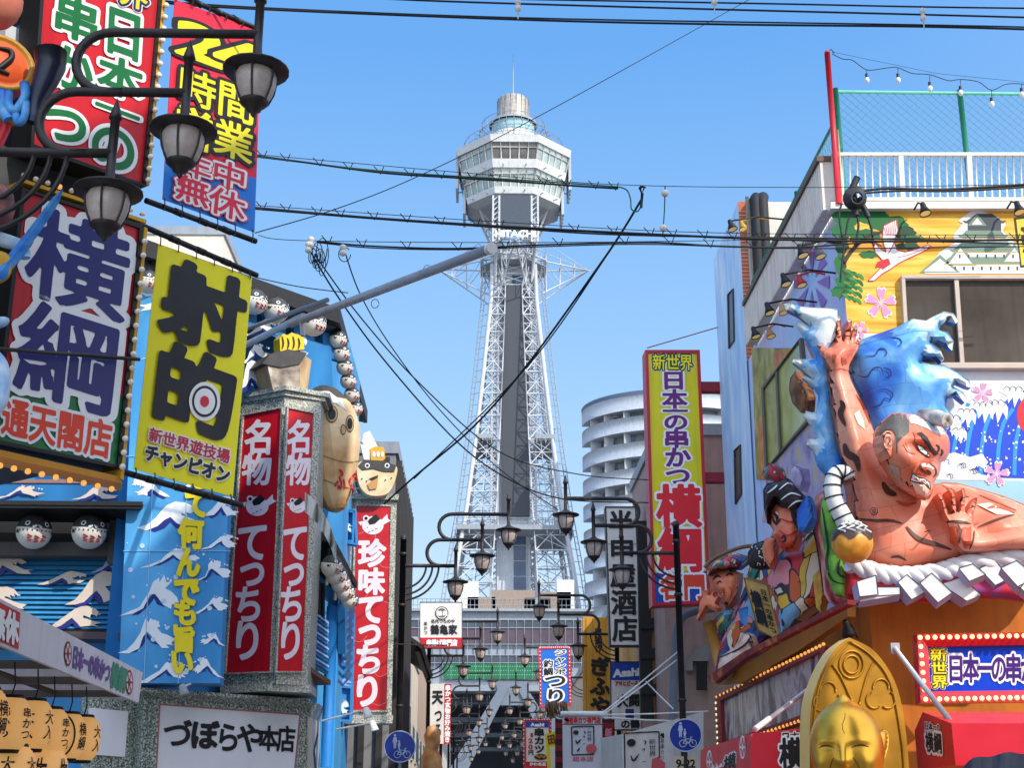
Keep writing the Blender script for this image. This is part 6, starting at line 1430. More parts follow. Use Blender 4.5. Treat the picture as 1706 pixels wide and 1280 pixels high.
    spoly(g, sk, Z7([(178, 512), (236, 482), (240, 560), (270, 640), (245, 650), (205, 590)]), BRN, .012); sline(g, sk, Z7([(400, 410), (395, 500), (395, 590)]), 3, HAIR, .014)
    CROWN = M('float_crown', (206, 214, 224), .4, var=.1, sc=4)
    spoly(g, sk, Z7([(495, 194), (580, 194), (690, 222), (800, 278), (870, 345), (900, 400), (800, 390), (700, 330), (600, 290), (540, 280)]), CROWN, .009)
    spoly(g, sk, Z7([(560, 370), (640, 400), (705, 450), (760, 560), (800, 620), (740, 640), (640, 570), (580, 470)]), SKR, .009)
    spoly(g, sk, Z7([(640, 690), (690, 640), (740, 640), (760, 700), (700, 760), (740, 800), (700, 830), (600, 800)]), SKR, .008)
    spoly(g, sk, Z7([(330, 700), (420, 740), (440, 860), (540, 960), (420, 910), (330, 815), (285, 730)]), M('float_jaw', (190, 150, 136), .5, var=.2), .008)
    spoly(g, sk, Z7([(540, 880), (600, 900), (680, 910), (730, 970), (740, 1010), (690, 1050), (600, 1010)]), SKL, .009)
    spoly(g, sk, Z7([(600, 382), (650, 370), (712, 425), (762, 520), (830, 598), (785, 618), (722, 535), (662, 440)]), OUT, .02)
    spoly(g, sk, Z7([(596, 490), (650, 512), (708, 566), (748, 628), (730, 640), (680, 606), (625, 565)]), OUT, .016); spoly(g, sk, Z7([(612, 508), (650, 524), (700, 572), (734, 624), (682, 596), (632, 560)]), M('eye_white', (232, 232, 236), .3), .02); disc(g, sk, Z7([(688, 572)])[0], 3.3, OUT, .024, 10); disc(g, sk, Z7([(684, 566)])[0], 1, WHITE2, .027, 7)
    for pts, w2_, m in (([(800, 500), (830, 520), (830, 560), (800, 590)], 3, OUT), ([(860, 545), (870, 580), (850, 620)], 3, OUT), ([(650, 690), (645, 740), (690, 790), (730, 800)], 3.4, BRN), ([(700, 770), (720, 775), (740, 800), (710, 805)], 5, OUT), ([(730, 690), (790, 740), (805, 800), (770, 840)], 2.6, BRN), ([(600, 690), (560, 760), (545, 800)], 3, SKD), ([(480, 470), (520, 560), (600, 600)], 2, SKD), ([(640, 660), (720, 680), (780, 660)], 2, SKD)): sline(g, sk, Z7(pts), w2_, m, .018)
    spoly(g, sk, Z7([(530, 880), (556, 795), (600, 825), (680, 845), (742, 888), (746, 968), (718, 948), (660, 895), (600, 896)]), OUT, .016); spoly(g, sk, Z7([(542, 870), (562, 808), (602, 836), (680, 856), (732, 894), (736, 948), (664, 886), (600, 886)]), WHITE2, .02); spoly(g, sk, Z7([(566, 850), (600, 846), (680, 866), (722, 906), (716, 922), (664, 880), (600, 870)]), SKR, .023)
    spoly(g, sk, Z7([(640, 700), (680, 690), (730, 700), (790, 745), (770, 760), (700, 730), (660, 730)]), SKL, .012)
    g.build('painted_face', heo)
    e = relief(Pl(1480, 745, 15.3, 80), Z7([(236, 480), (240, 400), (290, 346), (350, 366), (386, 430), (382, 520), (348, 620), (312, 642), (282, 600), (252, 560)]), .1, 8, SKIN, 0, step=5, back=.2); eo = e.build('ear', heo)
    sk = Skin([e], pk.n); g = MB()
    for pts in ([(260, 470), (262, 420), (300, 375), (345, 400), (362, 450)], [(285, 480), (290, 430), (320, 420), (330, 460), (310, 490), (330, 520), (345, 500)], [(270, 560), (300, 545), (320, 560)]): sline(g, sk, Z7(pts), 1.8, BRN, .01)
    g.build('painted_lines', heo)
    # topknot
    a, b_ = at(1546, 692, 15.62), at(1577, 701, 15.3); k = MB(); TK = mixmat('topknot_paint', [(.4, (120, 120, 116)), (.55, (226, 224, 220))], 3, 2)
    k.tube([a + (a - b_) * .4, a, a.lerp(b_, .5), b_], [.05, .085, .095, .085], TK, 14, caps=False); d = (b_ - a).normalized(); x = d.orthogonal().normalized(); y = d.cross(x)
    k.lathe([(.086, 0), (.086, .01), (.06, .016), (.03, .006), (.001, -.01)], b_, mixmat('topknot_end', [(.3, (120, 104, 90)), (.7, (240, 236, 228))], 14, 3), 16, ax=(x, y, d)); k.build('topknot', t)
    # belt rope, folded paper strips and red apron
    r = MB(); rp = [(150, 285), (250, 322), (340, 345), (430, 352), (520, 345), (620, 328), (700, 300), (850, 275), (1010, 258), (1200, 245)]; P = [at(*p, 15.86) for p in spl(Z5(rp), 6)]
    for ph_ in range(3):
        pts = []
        for i, p in enumerate(P):
            an = i * .55 + ph_ * math.tau / 3; pts.append(p + V((0, .06 * math.cos(an), .06 * math.sin(an))))
        r.tube(pts, .065, M('rope_white', (232, 228, 226), .6, var=.1, sc=8), 8)
    r.build('belt_rope', t)
    RB = mixmat('apron_paint', [(.42, (196, 20, 36)), (.5, (212, 40, 50)), (.6, (60, 90, 190)), (.66, (196, 30, 44))], 1.0, 2, dist=1)
    ap = relief(Pl(1500, 980, 16.0, 90), Z5([(140, 300), (400, 350), (700, 310), (1050, 255), (1250, 250), (1250, 470), (1007, 470), (900, 455), (800, 455), (700, 475), (500, 470), (210, 486), (150, 440)]), .16, 12, RB, step=9); ap.build('apron', t)
    PW = M('paper_white', (232, 230, 228), .6, var=.06); PE = M('paper_edge', (160, 168, 206), .6)
    for i, q in enumerate(([(196, 376), (290, 346), (300, 440), (210, 450)], [(212, 452), (300, 402), (406, 402), (408, 440), (212, 474)], [(395, 380), (440, 342), (536, 426), (462, 464)], [(502, 384), (560, 334), (660, 430), (590, 480)], [(604, 390), (700, 354), (802, 442), (730, 472)], [(690, 312), (760, 290), (822, 342), (742, 376)], [(790, 312), (870, 280), (946, 356), (868, 396)], [(894, 310), (972, 274), (1046, 334), (986, 412)], [(1030, 290), (1110, 260), (1190, 330), (1110, 380)], [(980, 400), (1060, 360), (1140, 430), (1060, 470)])):
        pp = Pl(1500, 960, 15.66 - .02 * (i % 2), 90 + (8 if i % 2 else -6)); b = MB(); b.prism([pp.p(*p) for p in Z5(q)], pp.n * -.16 + V((0, 0, -.05)), PW, PE)
        for j in range(4): stroke(b, pp, [Z5([q[j]])[0], Z5([((q[j][0] + q[(j + 1) % 4][0]) / 2, (q[j][1] + q[(j + 1) % 4][1]) / 2)])[0], Z5([q[(j + 1) % 4]])[0]], 1.4, OUT, .006, False)
        b.build('paper_strip', t)
    return t
sumo()
def float_bits():
    o = at(1420, 905, 15.5); t = thing('dumpling_ball_sculpture', 'golden octopus dumpling sculpture with dark sauce top beside the sumo wrestler', 'sculpture', o); r = 34 * 16.3 / F
    b = MB(); G = mixmat('dumpling_gold', [(.35, (196, 120, 30)), (.7, (232, 172, 60))], 5, 3, rough=.4); b.ball(o, r, G, 18, (1, .8, .98)); b.build('ball', t)
    c = MB(); SAU = M('sauce_dark', (70, 50, 42), .3, var=.2); rows = []
    for i in range(7):
        rows.append([o + V((r * 1.03 * math.cos(a) * math.sin(l), .83 * r * math.sin(a) * math.sin(l), r * 1.01 * math.cos(l))) for a in [j * math.tau / 30 for j in range(30)] for l in [R(4 + i * (12.5 + 1.6 * math.sin(a * 6)))]])
    c.grid(rows, SAU, closed=True); 
    for j in range(4):
        c.tube([o + V((r * 1.06 * math.cos(a) * math.sin(l), .86 * r * math.sin(a) * math.sin(l), r * 1.05 * math.cos(l))) for l, a in [(R(12 + k_ * 9), -math.pi / 2 + (j - 1.5) * .5 + .22 * (-1) ** k_) for k_ in range(7)]], .014, WHITE2, 5)
    c.build('sauce', t)
    t = thing('tentacle_sculpture', 'white tentacle with black stripes curling above the dumpling ball', 'sculpture', at(1395, 830, 15.9)); b = MB(); p = [at(*q, 15.75) for q in spl(Z3([(352, 965), (335, 940), (300, 935), (272, 960), (264, 1020), (280, 1090), (310, 1150), (340, 1210)]), 5)]
    b.tube(p, [.075 + .04 * i / len(p) for i in range(len(p))], M('tentacle_white', (232, 230, 226), .5), 12); b.build('arm', t)
    s = MB()
    for i in range(3, len(p) - 2, 4):
        d = (p[i + 1] - p[i]).normalized(); x = d.orthogonal().normalized(); y = d.cross(x); rr_ = .082 + .04 * i / len(p); s.tube([p[i] + x * rr_ * math.cos(a * .35) + y * rr_ * math.sin(a * .35) for a in range(18)], .009, INK, 5, closed=True)
    s.build('stripes', t)
    t = thing('green_robe_sculpture', 'green painted robe relief with black outlines behind the striped tentacle', 'sculpture', at(1390, 1000, 16.2)); pl = Pl(1390, 900, 16.2, 110)
    GR = mixmat('robe_green', [(.35, (70, 130, 40)), (.55, (120, 190, 60)), (.75, (170, 226, 120))], 2, 3)
    rb = relief(pl, Z4([(740, 200), (765, 150), (800, 140), (840, 180), (880, 300), (890, 500), (900, 700), (890, 770), (820, 750), (770, 640), (750, 430), (735, 300)]), .16, 12, GR, step=6); rb.build('robe', t)
    sk = Skin([rb], pl.n); g = MB()
    for pts in ([(745, 230), (760, 330), (780, 470), (770, 560), (800, 660), (880, 690)], [(800, 190), (810, 300), (850, 360), (860, 480)], [(850, 540), (840, 620), (880, 650)]): sline(g, sk, Z4(pts), 4, OUT, .012)
    g.build('painted_lines', t)
float_bits()

# ------------------------------------------------------------------ festival figures along the flank
def patch(name, sc, seed=0.0):
    m = bpy.data.materials.new(name); m.use_nodes = True; n = m.node_tree; L = n.links; b = n.nodes['Principled BSDF']; b.inputs['Roughness'].default_value = .4
    tc = n.nodes.new('ShaderNodeTexCoord'); mp = n.nodes.new('ShaderNodeMapping'); mp.inputs['Location'].default_value = (seed, seed, seed); L.new(tc.outputs['Object'], mp.inputs[0])
    nz = n.nodes.new('ShaderNodeTexNoise'); nz.inputs['Scale'].default_value = sc * .8; nz.inputs['Detail'].default_value = 1; L.new(mp.outputs[0], nz.inputs['Vector'])
    ad = n.nodes.new('ShaderNodeVectorMath'); ad.operation = 'MULTIPLY_ADD'; ad.inputs[1].default_value = (.8, .8, .8); L.new(nz.outputs['Color'], ad.inputs[0]); L.new(mp.outputs[0], ad.inputs[2])
    v = n.nodes.new('ShaderNodeTexVoronoi'); v.inputs['Scale'].default_value = sc; L.new(ad.outputs[0], v.inputs['Vector'])
    e = n.nodes.new('ShaderNodeTexVoronoi'); e.feature = 'DISTANCE_TO_EDGE'; e.inputs['Scale'].default_value = sc; L.new(ad.outputs[0], e.inputs['Vector'])
    sp = n.nodes.new('ShaderNodeSeparateColor'); L.new(v.outputs['Color'], sp.inputs[0]); cr = n.nodes.new('ShaderNodeValToRGB'); cr.color_ramp.interpolation = 'CONSTANT'
    cols = [(30, 80, 150), (196, 40, 50), (226, 180, 50), (40, 120, 100), (226, 140, 150), (120, 170, 210), (90, 50, 110), (224, 206, 180), (206, 90, 40)]; el = cr.color_ramp.elements
    while len(el) < len(cols): el.new(.5)
    for i, c in enumerate(cols): el[i].position = i / len(cols); el[i].color = (*lin(c), 1)
    L.new(sp.outputs[0], cr.inputs[0]); mr = n.nodes.new('ShaderNodeMapRange'); mr.inputs[1].default_value = .03; mr.inputs[2].default_value = .045; L.new(e.outputs[0], mr.inputs[0])
    mx = n.nodes.new('ShaderNodeMix'); mx.data_type = 'RGBA'; mx.inputs[6].default_value = (.02, .02, .03, 1); L.new(mr.outputs[0], mx.inputs[0]); L.new(cr.outputs[0], mx.inputs[7]); L.new(mx.outputs[2], b.inputs['Base Color']); return m
PT1, PT2, PT3 = patch('robe_patchwork', 2.6), patch('robe_patchwork_fine', 4.2, 3.3), patch('cap_patchwork', 5, 7.1)
SKO = mixmat('figure_orange_skin', [(.3, (206, 96, 60)), (.6, (236, 140, 100)), (.8, (244, 176, 140))], 3, 3, rough=.4)
def ledge():
    t = thing('float_ledge', 'dark red curved ledge carrying the festival figures along the restaurant flank', 'ledge', at(1300, 1080, 19)); pl = Pl(1320, 1060, 17.4, 172)
    b = MB(); b.prism([pl.p(x, y, .1) for x, y in [(1178, 1128), (1240, 1086), (1330, 1040), (1412, 1000), (1412, 1008), (1330, 1050), (1240, 1098), (1188, 1140)]], pl.n * -.1, mixmat('ledge_red', [(.35, (90, 18, 22)), (.55, (140, 32, 30)), (.66, (190, 110, 40)), (.8, (60, 60, 100))], 3, 3, dist=1)); b.build('base', t)
    d = MB(); d.prism([pl.p(x, y, -.1) for x, y in [(1190, 1142), (1330, 1052), (1412, 1010), (1412, 1028), (1330, 1085), (1232, 1140)]], pl.n * -.1, M('ledge_gold', (176, 116, 40), .5, .2, var=.2)); d.build('moulding', t)
ledge()
def fisherman():
    pl = Pl(1215, 1000, 21.4, 128); t = thing('fisherman_sculpture', 'painted laughing fisherman sculpture with purple cap and raised orange hand on the restaurant flank', 'sculpture', pl.p(1215, 1120))
    r = relief(pl, Z4([(100, 900), (180, 830), (240, 790), (330, 760), (420, 900), (480, 1020), (430, 1080), (330, 1130), (260, 1200), (190, 1200), (150, 1150), (120, 1000)]), .3, 20, PT2, step=7); r.build('robe', t)
    h = relief(Pl(1215, 970, 21.0, 122), Z4([(70, 640), (120, 610), (200, 600), (262, 620), (258, 700), (240, 770), (200, 830), (170, 840), (130, 790), (90, 720)]), .3, 18, SKO, step=5, bumps=[(1200, 980, 5, 6, .1), (1190, 1000, 8, 6, .06)]); ho = h.build('head', t); sk = Skin([h], pl.n); g = MB()
    for pts, w2, m in (([(95, 665), (120, 640), (145, 645)], 3, OUT), ([(120, 690), (135, 672), (150, 680)], 2.4, OUT), ([(175, 640), (195, 625), (220, 635)], 3, OUT), ([(120, 740), (140, 770), (165, 740), (160, 715)], 3.4, SKR), ([(128, 745), (145, 765), (160, 742)], 2.2, WHITE2), ([(190, 700), (210, 730), (200, 770)], 2.4, SKR), ([(165, 810), (178, 800), (186, 815)], 4, OUT)): sline(g, sk, Z4(pts), w2, m, .014)
    g.build('painted_face', ho)
    hr = relief(Pl(1215, 970, 20.9, 122), Z4([(190, 600), (222, 590), (220, 630), (205, 650), (195, 630)]), .12, 5, OUT, step=4); hr.build('hair', t)
    c = relief(Pl(1215, 940, 20.8, 122), Z4([(62, 640), (70, 590), (110, 550), (160, 535), (220, 500), (300, 520), (306, 560), (250, 600), (200, 598), (140, 605), (90, 622)]), .24, 12, PT3, step=5); c.build('cap', t)
    hd = relief(Pl(1180, 1000, 20.6, 120), Z4([(20, 800), (40, 760), (30, 730), (45, 722), (60, 750), (62, 715), (78, 714), (84, 750), (96, 725), (110, 732), (108, 760), (122, 752), (132, 764), (120, 800), (140, 830), (120, 850), (90, 840), (60, 830), (30, 880), (8, 905), (0, 895), (14, 850)]), .12, 7, SKO, step=4); hd.build('hand', t)
    rd = MB(); rd.tube([at(*p, 20.4) for p in spl(Z4([(50, 590), (100, 540), (180, 500), (270, 470), (330, 462)]), 5)], .03, M('rod_bamboo', (120, 96, 60), .6, var=.2), 7); rd.build('fishing_rod', t)
    bl = MB(); bl.tube([at(*p, 20.5) for p in spl(Z4([(300, 830), (330, 940), (400, 1020), (480, 1040), (560, 1000)]), 5)], .14, WBL, 9); bl.build('sash', t)
fisherman()
def cluster():
    for nm, lab, pl, out, m, H in (('robe_sculpture', 'patchwork painted robe relief filling the space between fisherman and warrior', Pl(1290, 1000, 20.3, 140), [(1192, 1120), (1205, 1060), (1236, 990), (1252, 935), (1290, 900), (1336, 880), (1384, 880), (1412, 960), (1418, 990), (1340, 1034), (1244, 1088)], PT2, .25),
                                   ('cloud_sculpture', 'beige cloud relief with black outline at the low outer end of the festival figures', Pl(1230, 1100, 20.0, 136), [(1196, 1122), (1200, 1096), (1222, 1080), (1238, 1056), (1252, 1060), (1256, 1086), (1240, 1104), (1222, 1122), (1204, 1130)], mixmat('cloud_paint', [(.35, (196, 150, 130)), (.6, (226, 196, 180))], 4), .16),
                                   ('pink_drape', 'pink and red striped drape relief between the warrior and the green robe', Pl(1380, 900, 17.2, 130), [(1352, 840), (1372, 818), (1386, 840), (1390, 900), (1396, 960), (1412, 1000), (1392, 1010), (1372, 990), (1366, 930), (1354, 880)], mixmat('drape_paint', [(.36, (150, 40, 50)), (.48, (206, 110, 120)), (.58, (226, 170, 160)), (.7, (190, 150, 60))], 3, 3, (2, 2, .6)), .14),
                                   ('golden_emblem', 'small golden ornament relief on the festival robes', Pl(1335, 1000, 18.2, 136), [(1322, 990), (1330, 968), (1340, 962), (1346, 984), (1340, 1006), (1328, 1010)], mixmat('ornament_gold', [(.4, (150, 100, 30)), (.6, (226, 190, 70))], 9), .1)):
        t = thing(nm, lab, 'sculpture', pl.p(*out[0])); b = relief(pl, spl(out, 2, True), H, 14, m, step=7); o = b.build('body', t); g = MB(); sk = Skin([b], pl.n); sline(g, sk, [out[1], ((out[2][0] + out[4][0]) / 2, (out[2][1] + out[4][1]) / 2 + 8), out[4]], 3, OUT, .012); sline(g, sk, [out[-1], (out[-2][0] - 4, out[-2][1] - 14), out[-3]], 3, OUT, .012); g.build('painted_lines', o)
cluster()
def board():
    pl = Pl(1268, 1010, 19.6, 150); t = thing('wooden_plaque', 'slanted yellow wooden plaque with black characters held among the festival figures', 'plaque', pl.p(1280, 1070)); q = Z4([(278, 648), (420, 690), (505, 1032), (362, 962)])
    b = MB(); slab(b, pl, q, .2, M('plaque_wood', (206, 164, 88), .5, var=.15, streak=.2), M('plaque_edge', (120, 84, 30), .5)); b.build('board', t); f = MB(); frame(f, pl, q, -1.5, .02, M('plaque_line', (140, 100, 40), .5), .012); f.build('edge', t)
    l = MB(); text(l, pl, '横綱', [bil(q, .1, .2), bil(q, .56, .2), bil(q, .56, .85), bil(q, .1, .85)], [(.05, INK)], off=.02); text(l, pl, '日本一の串かつ', [bil(q, .6, .12), bil(q, .88, .12), bil(q, .88, .9), bil(q, .6, .9)], [(.03, INK)], off=.02); l.build('lettering', t)
    t = thing('bamboo_post', 'slim ochre post at the outer end of the festival figures', 'post', at(1190, 1130, 21)); p = MB(); p.tube([at(*Z4([(72, 910)])[0], 21.2), at(*Z4([(160, 1220)])[0], 21.2)], .09, M('post_ochre', (190, 140, 60), .6, var=.2), 8); p.build('shaft', t)
board()
def warrior():
    pl = Pl(1330, 950, 18.2, 138); t = thing('warrior_sculpture', 'painted warrior sculpture with striped black helmet and patchwork robe on the restaurant flank', 'sculpture', pl.p(1320, 1060))
    r = relief(pl, Z4([(420, 660), (450, 560), (520, 480), (600, 470), (680, 380), (740, 380), (770, 520), (800, 640), (790, 730), (760, 790), (640, 880), (560, 960), (500, 1010), (470, 900), (440, 760)]), .34, 24, PT1, step=8); r.build('robe', t)
    y = relief(Pl(1355, 980, 17.6, 130), Z4([(690, 640), (730, 600), (770, 560), (790, 640), (770, 740), (740, 860), (710, 830), (700, 740)]), .16, 9, mixmat('robe_ochre', [(.4, (180, 60, 50)), (.6, (220, 170, 60))], 3, 2), step=6); y.build('sleeve', t)
    h = relief(Pl(1312, 885, 17.6, 124), Z4([(440, 300), (460, 220), (520, 180), (600, 200), (612, 300), (608, 420), (580, 480), (530, 496), (490, 470), (470, 420), (440, 410), (455, 370), (436, 340)]), .3, 16, mixmat('warrior_skin', [(.35, (206, 60, 40)), (.55, (230, 130, 100)), (.75, (240, 180, 150))], 3, 2), step=5, bumps=[(1290, 888, 5, 8, .1)]); ho = h.build('head', t); sk = Skin([h], pl.n); g = MB()
    for pts, w2, m in (([(450, 290), (470, 330), (500, 300)], 4, OUT), ([(500, 300), (560, 320), (600, 290)], 3, RED), ([(490, 370), (540, 400), (600, 370)], 3, RED), ([(500, 420), (520, 402), (526, 430), (505, 440)], 4, OUT), ([(456, 250), (480, 300), (470, 340)], 5, OUT), ([(470, 260), (484, 276)], 3, WHITE2)): sline(g, sk, Z4(pts), w2, m, .014)
    g.build('painted_face', ho)
    he = relief(Pl(1312, 840, 17.4, 124), Z4([(400, 240), (395, 130), (420, 90), (480, 80), (540, 60), (580, 110), (640, 170), (650, 200), (600, 260), (600, 360), (570, 330), (545, 250), (490, 240), (470, 190), (430, 240), (420, 330)]), .26, 12, OUT, step=5); heo = he.build('helmet', t); sk = Skin([he], pl.n); g = MB()
    for pts in ([(490, 130), (540, 90), (575, 100)], [(500, 190), (560, 150), (620, 165)], [(540, 240), (590, 200), (645, 195)], [(420, 150), (460, 120), (480, 100)]): sline(g, sk, Z4(pts), 2.6, WTIP, .012)
    g.build('stripes', heo)
    e = relief(Pl(1340, 860, 17.0, 126), Z4([(600, 250), (640, 180), (665, 165), (690, 230), (695, 300), (670, 360), (640, 384), (605, 370), (596, 310)]), .14, 10, WBL, step=5); e.build('ear_flap', t)
    d = relief(Pl(1265, 920, 18.6, 120), Z4([(300, 560), (305, 500), (340, 450), (400, 430), (440, 470), (450, 540), (420, 590), (360, 600), (320, 590)]), .22, 12, OUT, step=5); do = d.build('spotted_hat', t); sk = Skin([d], pl.n); g = MB(); rg = random.Random(2)
    for i in range(26): disc(g, sk, Z4([(325 + rg.random() * 105, 462 + rg.random() * 115)])[0], 1.2, WTIP, .012, 6)
    g.build('dots', do)
    f = relief(Pl(1285, 915, 18.0, 120), Z4([(390, 470), (410, 420), (470, 400), (490, 380), (480, 420), (470, 470), (470, 540), (440, 600), (400, 540)]), .14, 8, SKO, step=4); f.build('fist', t)
    p2 = relief(Pl(1330, 800, 18.0, 150), Z4([(556, 20), (580, -20), (630, 0), (640, 80), (620, 140), (580, 120)]), .12, 8, mixmat('figure_lilac', [(.4, (170, 150, 190)), (.6, (210, 196, 220))], 3), step=5); p2.build('lilac_panel', t)
    p3 = relief(Pl(1300, 800, 18.4, 150), Z4([(388, 60), (395, 10), (430, -30), (480, 0), (500, 60), (460, 84)]), .12, 8, PT3, step=5); p3.build('crest', t)
    br = relief(Pl(1325, 650, 17.6, 150), [(1316, 630), (1326, 618), (1340, 636), (1348, 660), (1346, 684), (1334, 688), (1320, 672), (1314, 650)], .2, 9, mixmat('figure_brown', [(.4, (100, 60, 30)), (.6, (160, 104, 50))], 5), step=4)
    return br
br = warrior(); tb_ = thing('brown_fish_sculpture', 'small brown painted sculpture beside the lime window', 'sculpture', at(1330, 690, 17.4)); br.build('body', tb_)
wb_ = MB()

# ------------------------------------------------------------------ lower right: golden statue, bulb sign, awnings
GOLD = M('statue_gold', (240, 178, 62), .3, .85, var=.15, sc=4); GOLDD = M('arch_gold', (184, 128, 34), .4, .55, var=.25, sc=3)
def statue():
    pl = Pl(1430, 1200, 14.6, 82); t = thing('golden_statue', 'golden laughing bald statue in front of a pointed gold arch panel', 'statue', pl.p(1430, 1330))
    out = spl([(1415, 1063), (1388, 1086), (1362, 1136), (1350, 1190), (1349, 1300), (1349, 1400)], 6)[:-1] + [(1349, 1400), (1516, 1400)] + spl([(1516, 1400), (1515, 1290), (1505, 1190), (1488, 1130), (1455, 1084), (1415, 1063)], 6)[1:-1]
    b = MB(); b.prism([pl.p(*p) for p in out], pl.n * -.28, GOLDD, M('arch_edge', (230, 190, 110), .5)); b.build('arch_panel', t)
    m = MB()
    def rib(pts, r=.012): m.tube([pl.p(x, y, .012) for x, y in spl(pts, 6)], r, GOLDD, 6)
    for r_ in (20, 13): m.tube([pl.p(1419 + r_ * math.cos(a * .26), 1108 + r_ * 1.15 * math.sin(a * .26), .012) for a in range(24)], .012, GOLDD, 6, closed=True)
    rib([(1415, 1070), (1372, 1126), (1357, 1200), (1356, 1300)]); rib([(1417, 1070), (1452, 1094), (1484, 1140), (1502, 1230), (1508, 1300)]); rib([(1387, 1108), (1402, 1130), (1420, 1170)]); rib([(1456, 1104), (1444, 1130), (1432, 1175)])
    for c in ((1380, 1165), (1468, 1160)):
        for a0 in (90, 210, 330): m.tube([pl.p(c[0] + 13 * math.cos(R(a0)) + 13 * math.cos(R(a0 - 100 + i * 20)), c[1] - 14 * math.sin(R(a0)) - 14 * math.sin(R(a0 - 100 + i * 20)), .012) for i in range(11)], .01, GOLDD, 6)
    m.build('tracery', t)
    # head: one closed surface with brow, cheeks, nose and grin pushed out of it
    o = at(1411, 1247, 14.0); f = V((-.34, -.93, -.08)).normalized(); rt = f.cross(V((0, 0, 1))).normalized(); up = rt.cross(f); HB = [(-6, 0, 12, 7, .14), (-15, 0, 6, 9, .13), (-22, 34, 14, 16, .09), (-22, -34, 14, 16, .09), (12, 22, 4, 16, .035), (12, -22, 4, 16, .035), (3, 22, 4, 12, -.03), (3, -22, 4, 12, -.03), (-35, 0, 3.5, 20, -.06), (-41, 0, 4, 15, .05), (-62, 0, 10, 18, .07), (-28, 0, 4, 14, .03)]
    def hp_(la, lo, kk=1.0):
        x, y, z = math.cos(R(la)) * math.sin(R(lo)), math.cos(R(la)) * math.cos(R(lo)), math.sin(R(la)); r_ = 1 / math.sqrt((x / .36) ** 2 + (y / .42) ** 2 + (z / .45) ** 2)
        r_ *= 1 + sum(a * math.exp(-((la - b0) / s0) ** 2 - ((lo - l0) / s1) ** 2) for b0, l0, s0, s1, a in HB) + .15 * math.exp(-((la - 90) / 8) ** 2)
        return o + (rt * x + f * y + up * z) * (r_ * kk)
    h = MB(); h.grid([[hp_(la, lo) for lo in range(-180, 180, 5)] for la in range(-88, 91, 3)], GOLD, closed=True); ho = h.build('head', t); g = MB(); GD = M('gold_line', (90, 58, 14), .5)
    for s0 in (-1, 1): g.tube([hp_(2 + 3.4 * math.sin(i * .314), s0 * (11 + 2.6 * i), 1.004) for i in range(11)], [.003 + .008 * math.sin(i * .314) for i in range(11)], GD, 5)
    g.tube([hp_(-35 + 7 * abs(i - 7) ** 1.6 / 22, (i - 7) * 4.6, 1.002) for i in range(15)], [.004 + .013 * math.sin(i * math.pi / 14) for i in range(15)], GD, 5)
    for s0 in (-1, 1): g.tube([hp_(-10 - i * 2.6, s0 * (12 + i * 2.2 - .12 * i * i), 1.003) for i in range(9)], .005, GD, 4)
    g.tube([hp_(20 + i * 6, -4 + 3 * math.sin(i), 1.002) for i in range(6)], .004, GD, 4)
    g.build('face_lines', ho); hp = Pl(1413, 1240, 14.0, 76)
    e = relief(Pl(1466, 1240, 14.0, 62), spl([(1454, 1242), (1460, 1222), (1474, 1216), (1481, 1228), (1478, 1252), (1468, 1276), (1456, 1286), (1450, 1264)], 3, True), .14, 7, GOLD, step=4, back=.2); e.build('ear', ho)
    k = MB(); k.tube([hp.p(1426, 1322, .1), hp.p(1428, 1420, 0)], [.3, .42], GOLD, 14); k.build('neck', t)
statue()
def bulb_sign():
    pl = Pl(1600, 1110, 15.7, 91); t = thing('bulb_signboard', 'blue sign with purple characters in a red frame studded with lit bulbs', 'sign', pl.p(1640, 1175)); RF = M('frame_glossy_red', (206, 20, 40), .25, spec=.6)
    q = [(1546, 1078), (1840, 1073), (1840, 1149), (1551, 1153)]
    b = MB(); slab(b, pl, q, .05, M('panel_cobalt', (10, 64, 200), .3, var=.04), off=-.04); b.build('panel', t)
    f = MB(); o = [(1528, 1057), (1840, 1052), (1840, 1168), (1534, 1172)]
    for i in range(4):
        j = (i + 1) % 4; f.prism([pl.p(*o[i], .1), pl.p(*o[j], .1), pl.p(*q[j], .02), pl.p(*q[i], .02)], pl.n * -.2, RF)
    f.build('frame', t)
    l = MB(); LP = [(.115, WHITE2), (.03, M('sign_deep_purple', (64, 20, 120), .4))]
    text(l, pl, '新世界', [(1549, 1080), (1577, 1080), (1580, 1148), (1552, 1148)], [(.13, WHITE2), (.095, M('sign_olive', (70, 60, 10), .5)), (.02, MATS['letter_yellow'])], off=-.03)
    for ch, a, c in (('日', 1577, 1607), ('本', 1603, 1631), ('一', 1627, 1653), ('の', 1650, 1677), ('串', 1673, 1703), ('か', 1699, 1729), ('つ', 1725, 1755)): text(l, pl, ch, [(a, 1089), (c, 1089), (c + 1, 1139), (a + 1, 1139)], LP, off=-.03 + .001 * (a % 2))
    l.build('lettering', t); BL = M('bulb_warm', (255, 226, 160), .3, emit=1.1, var=.02)
    for x, y in line_pts((1533, 1063), (1706, 1060), 15) + line_pts((1534, 1078), (1540, 1150), 6) + line_pts((1542, 1166), (1706, 1163), 15): 
        c = MB(); c.ball(pl.p(x, y, .12), .028, BL, 10); c.build('bulb', t)
    # supporting strut
    s = thing('awning_strut', 'grey steel strut from the orange wall down to the red awning', 'strut', at(1585, 1208, 14.6)); p = MB(); p.tube([at(1491, 1081, 15.6), at(1586, 1206, 14.7)], .03, M('steel_grey', (190, 188, 190), .35, .6), 10); p.build('rod', s); k = MB(); c = at(1491, 1081, 15.62); k.box(c, (.1, .04, .12), MATS['steel_grey']); k.build('plate', s)
bulb_sign()
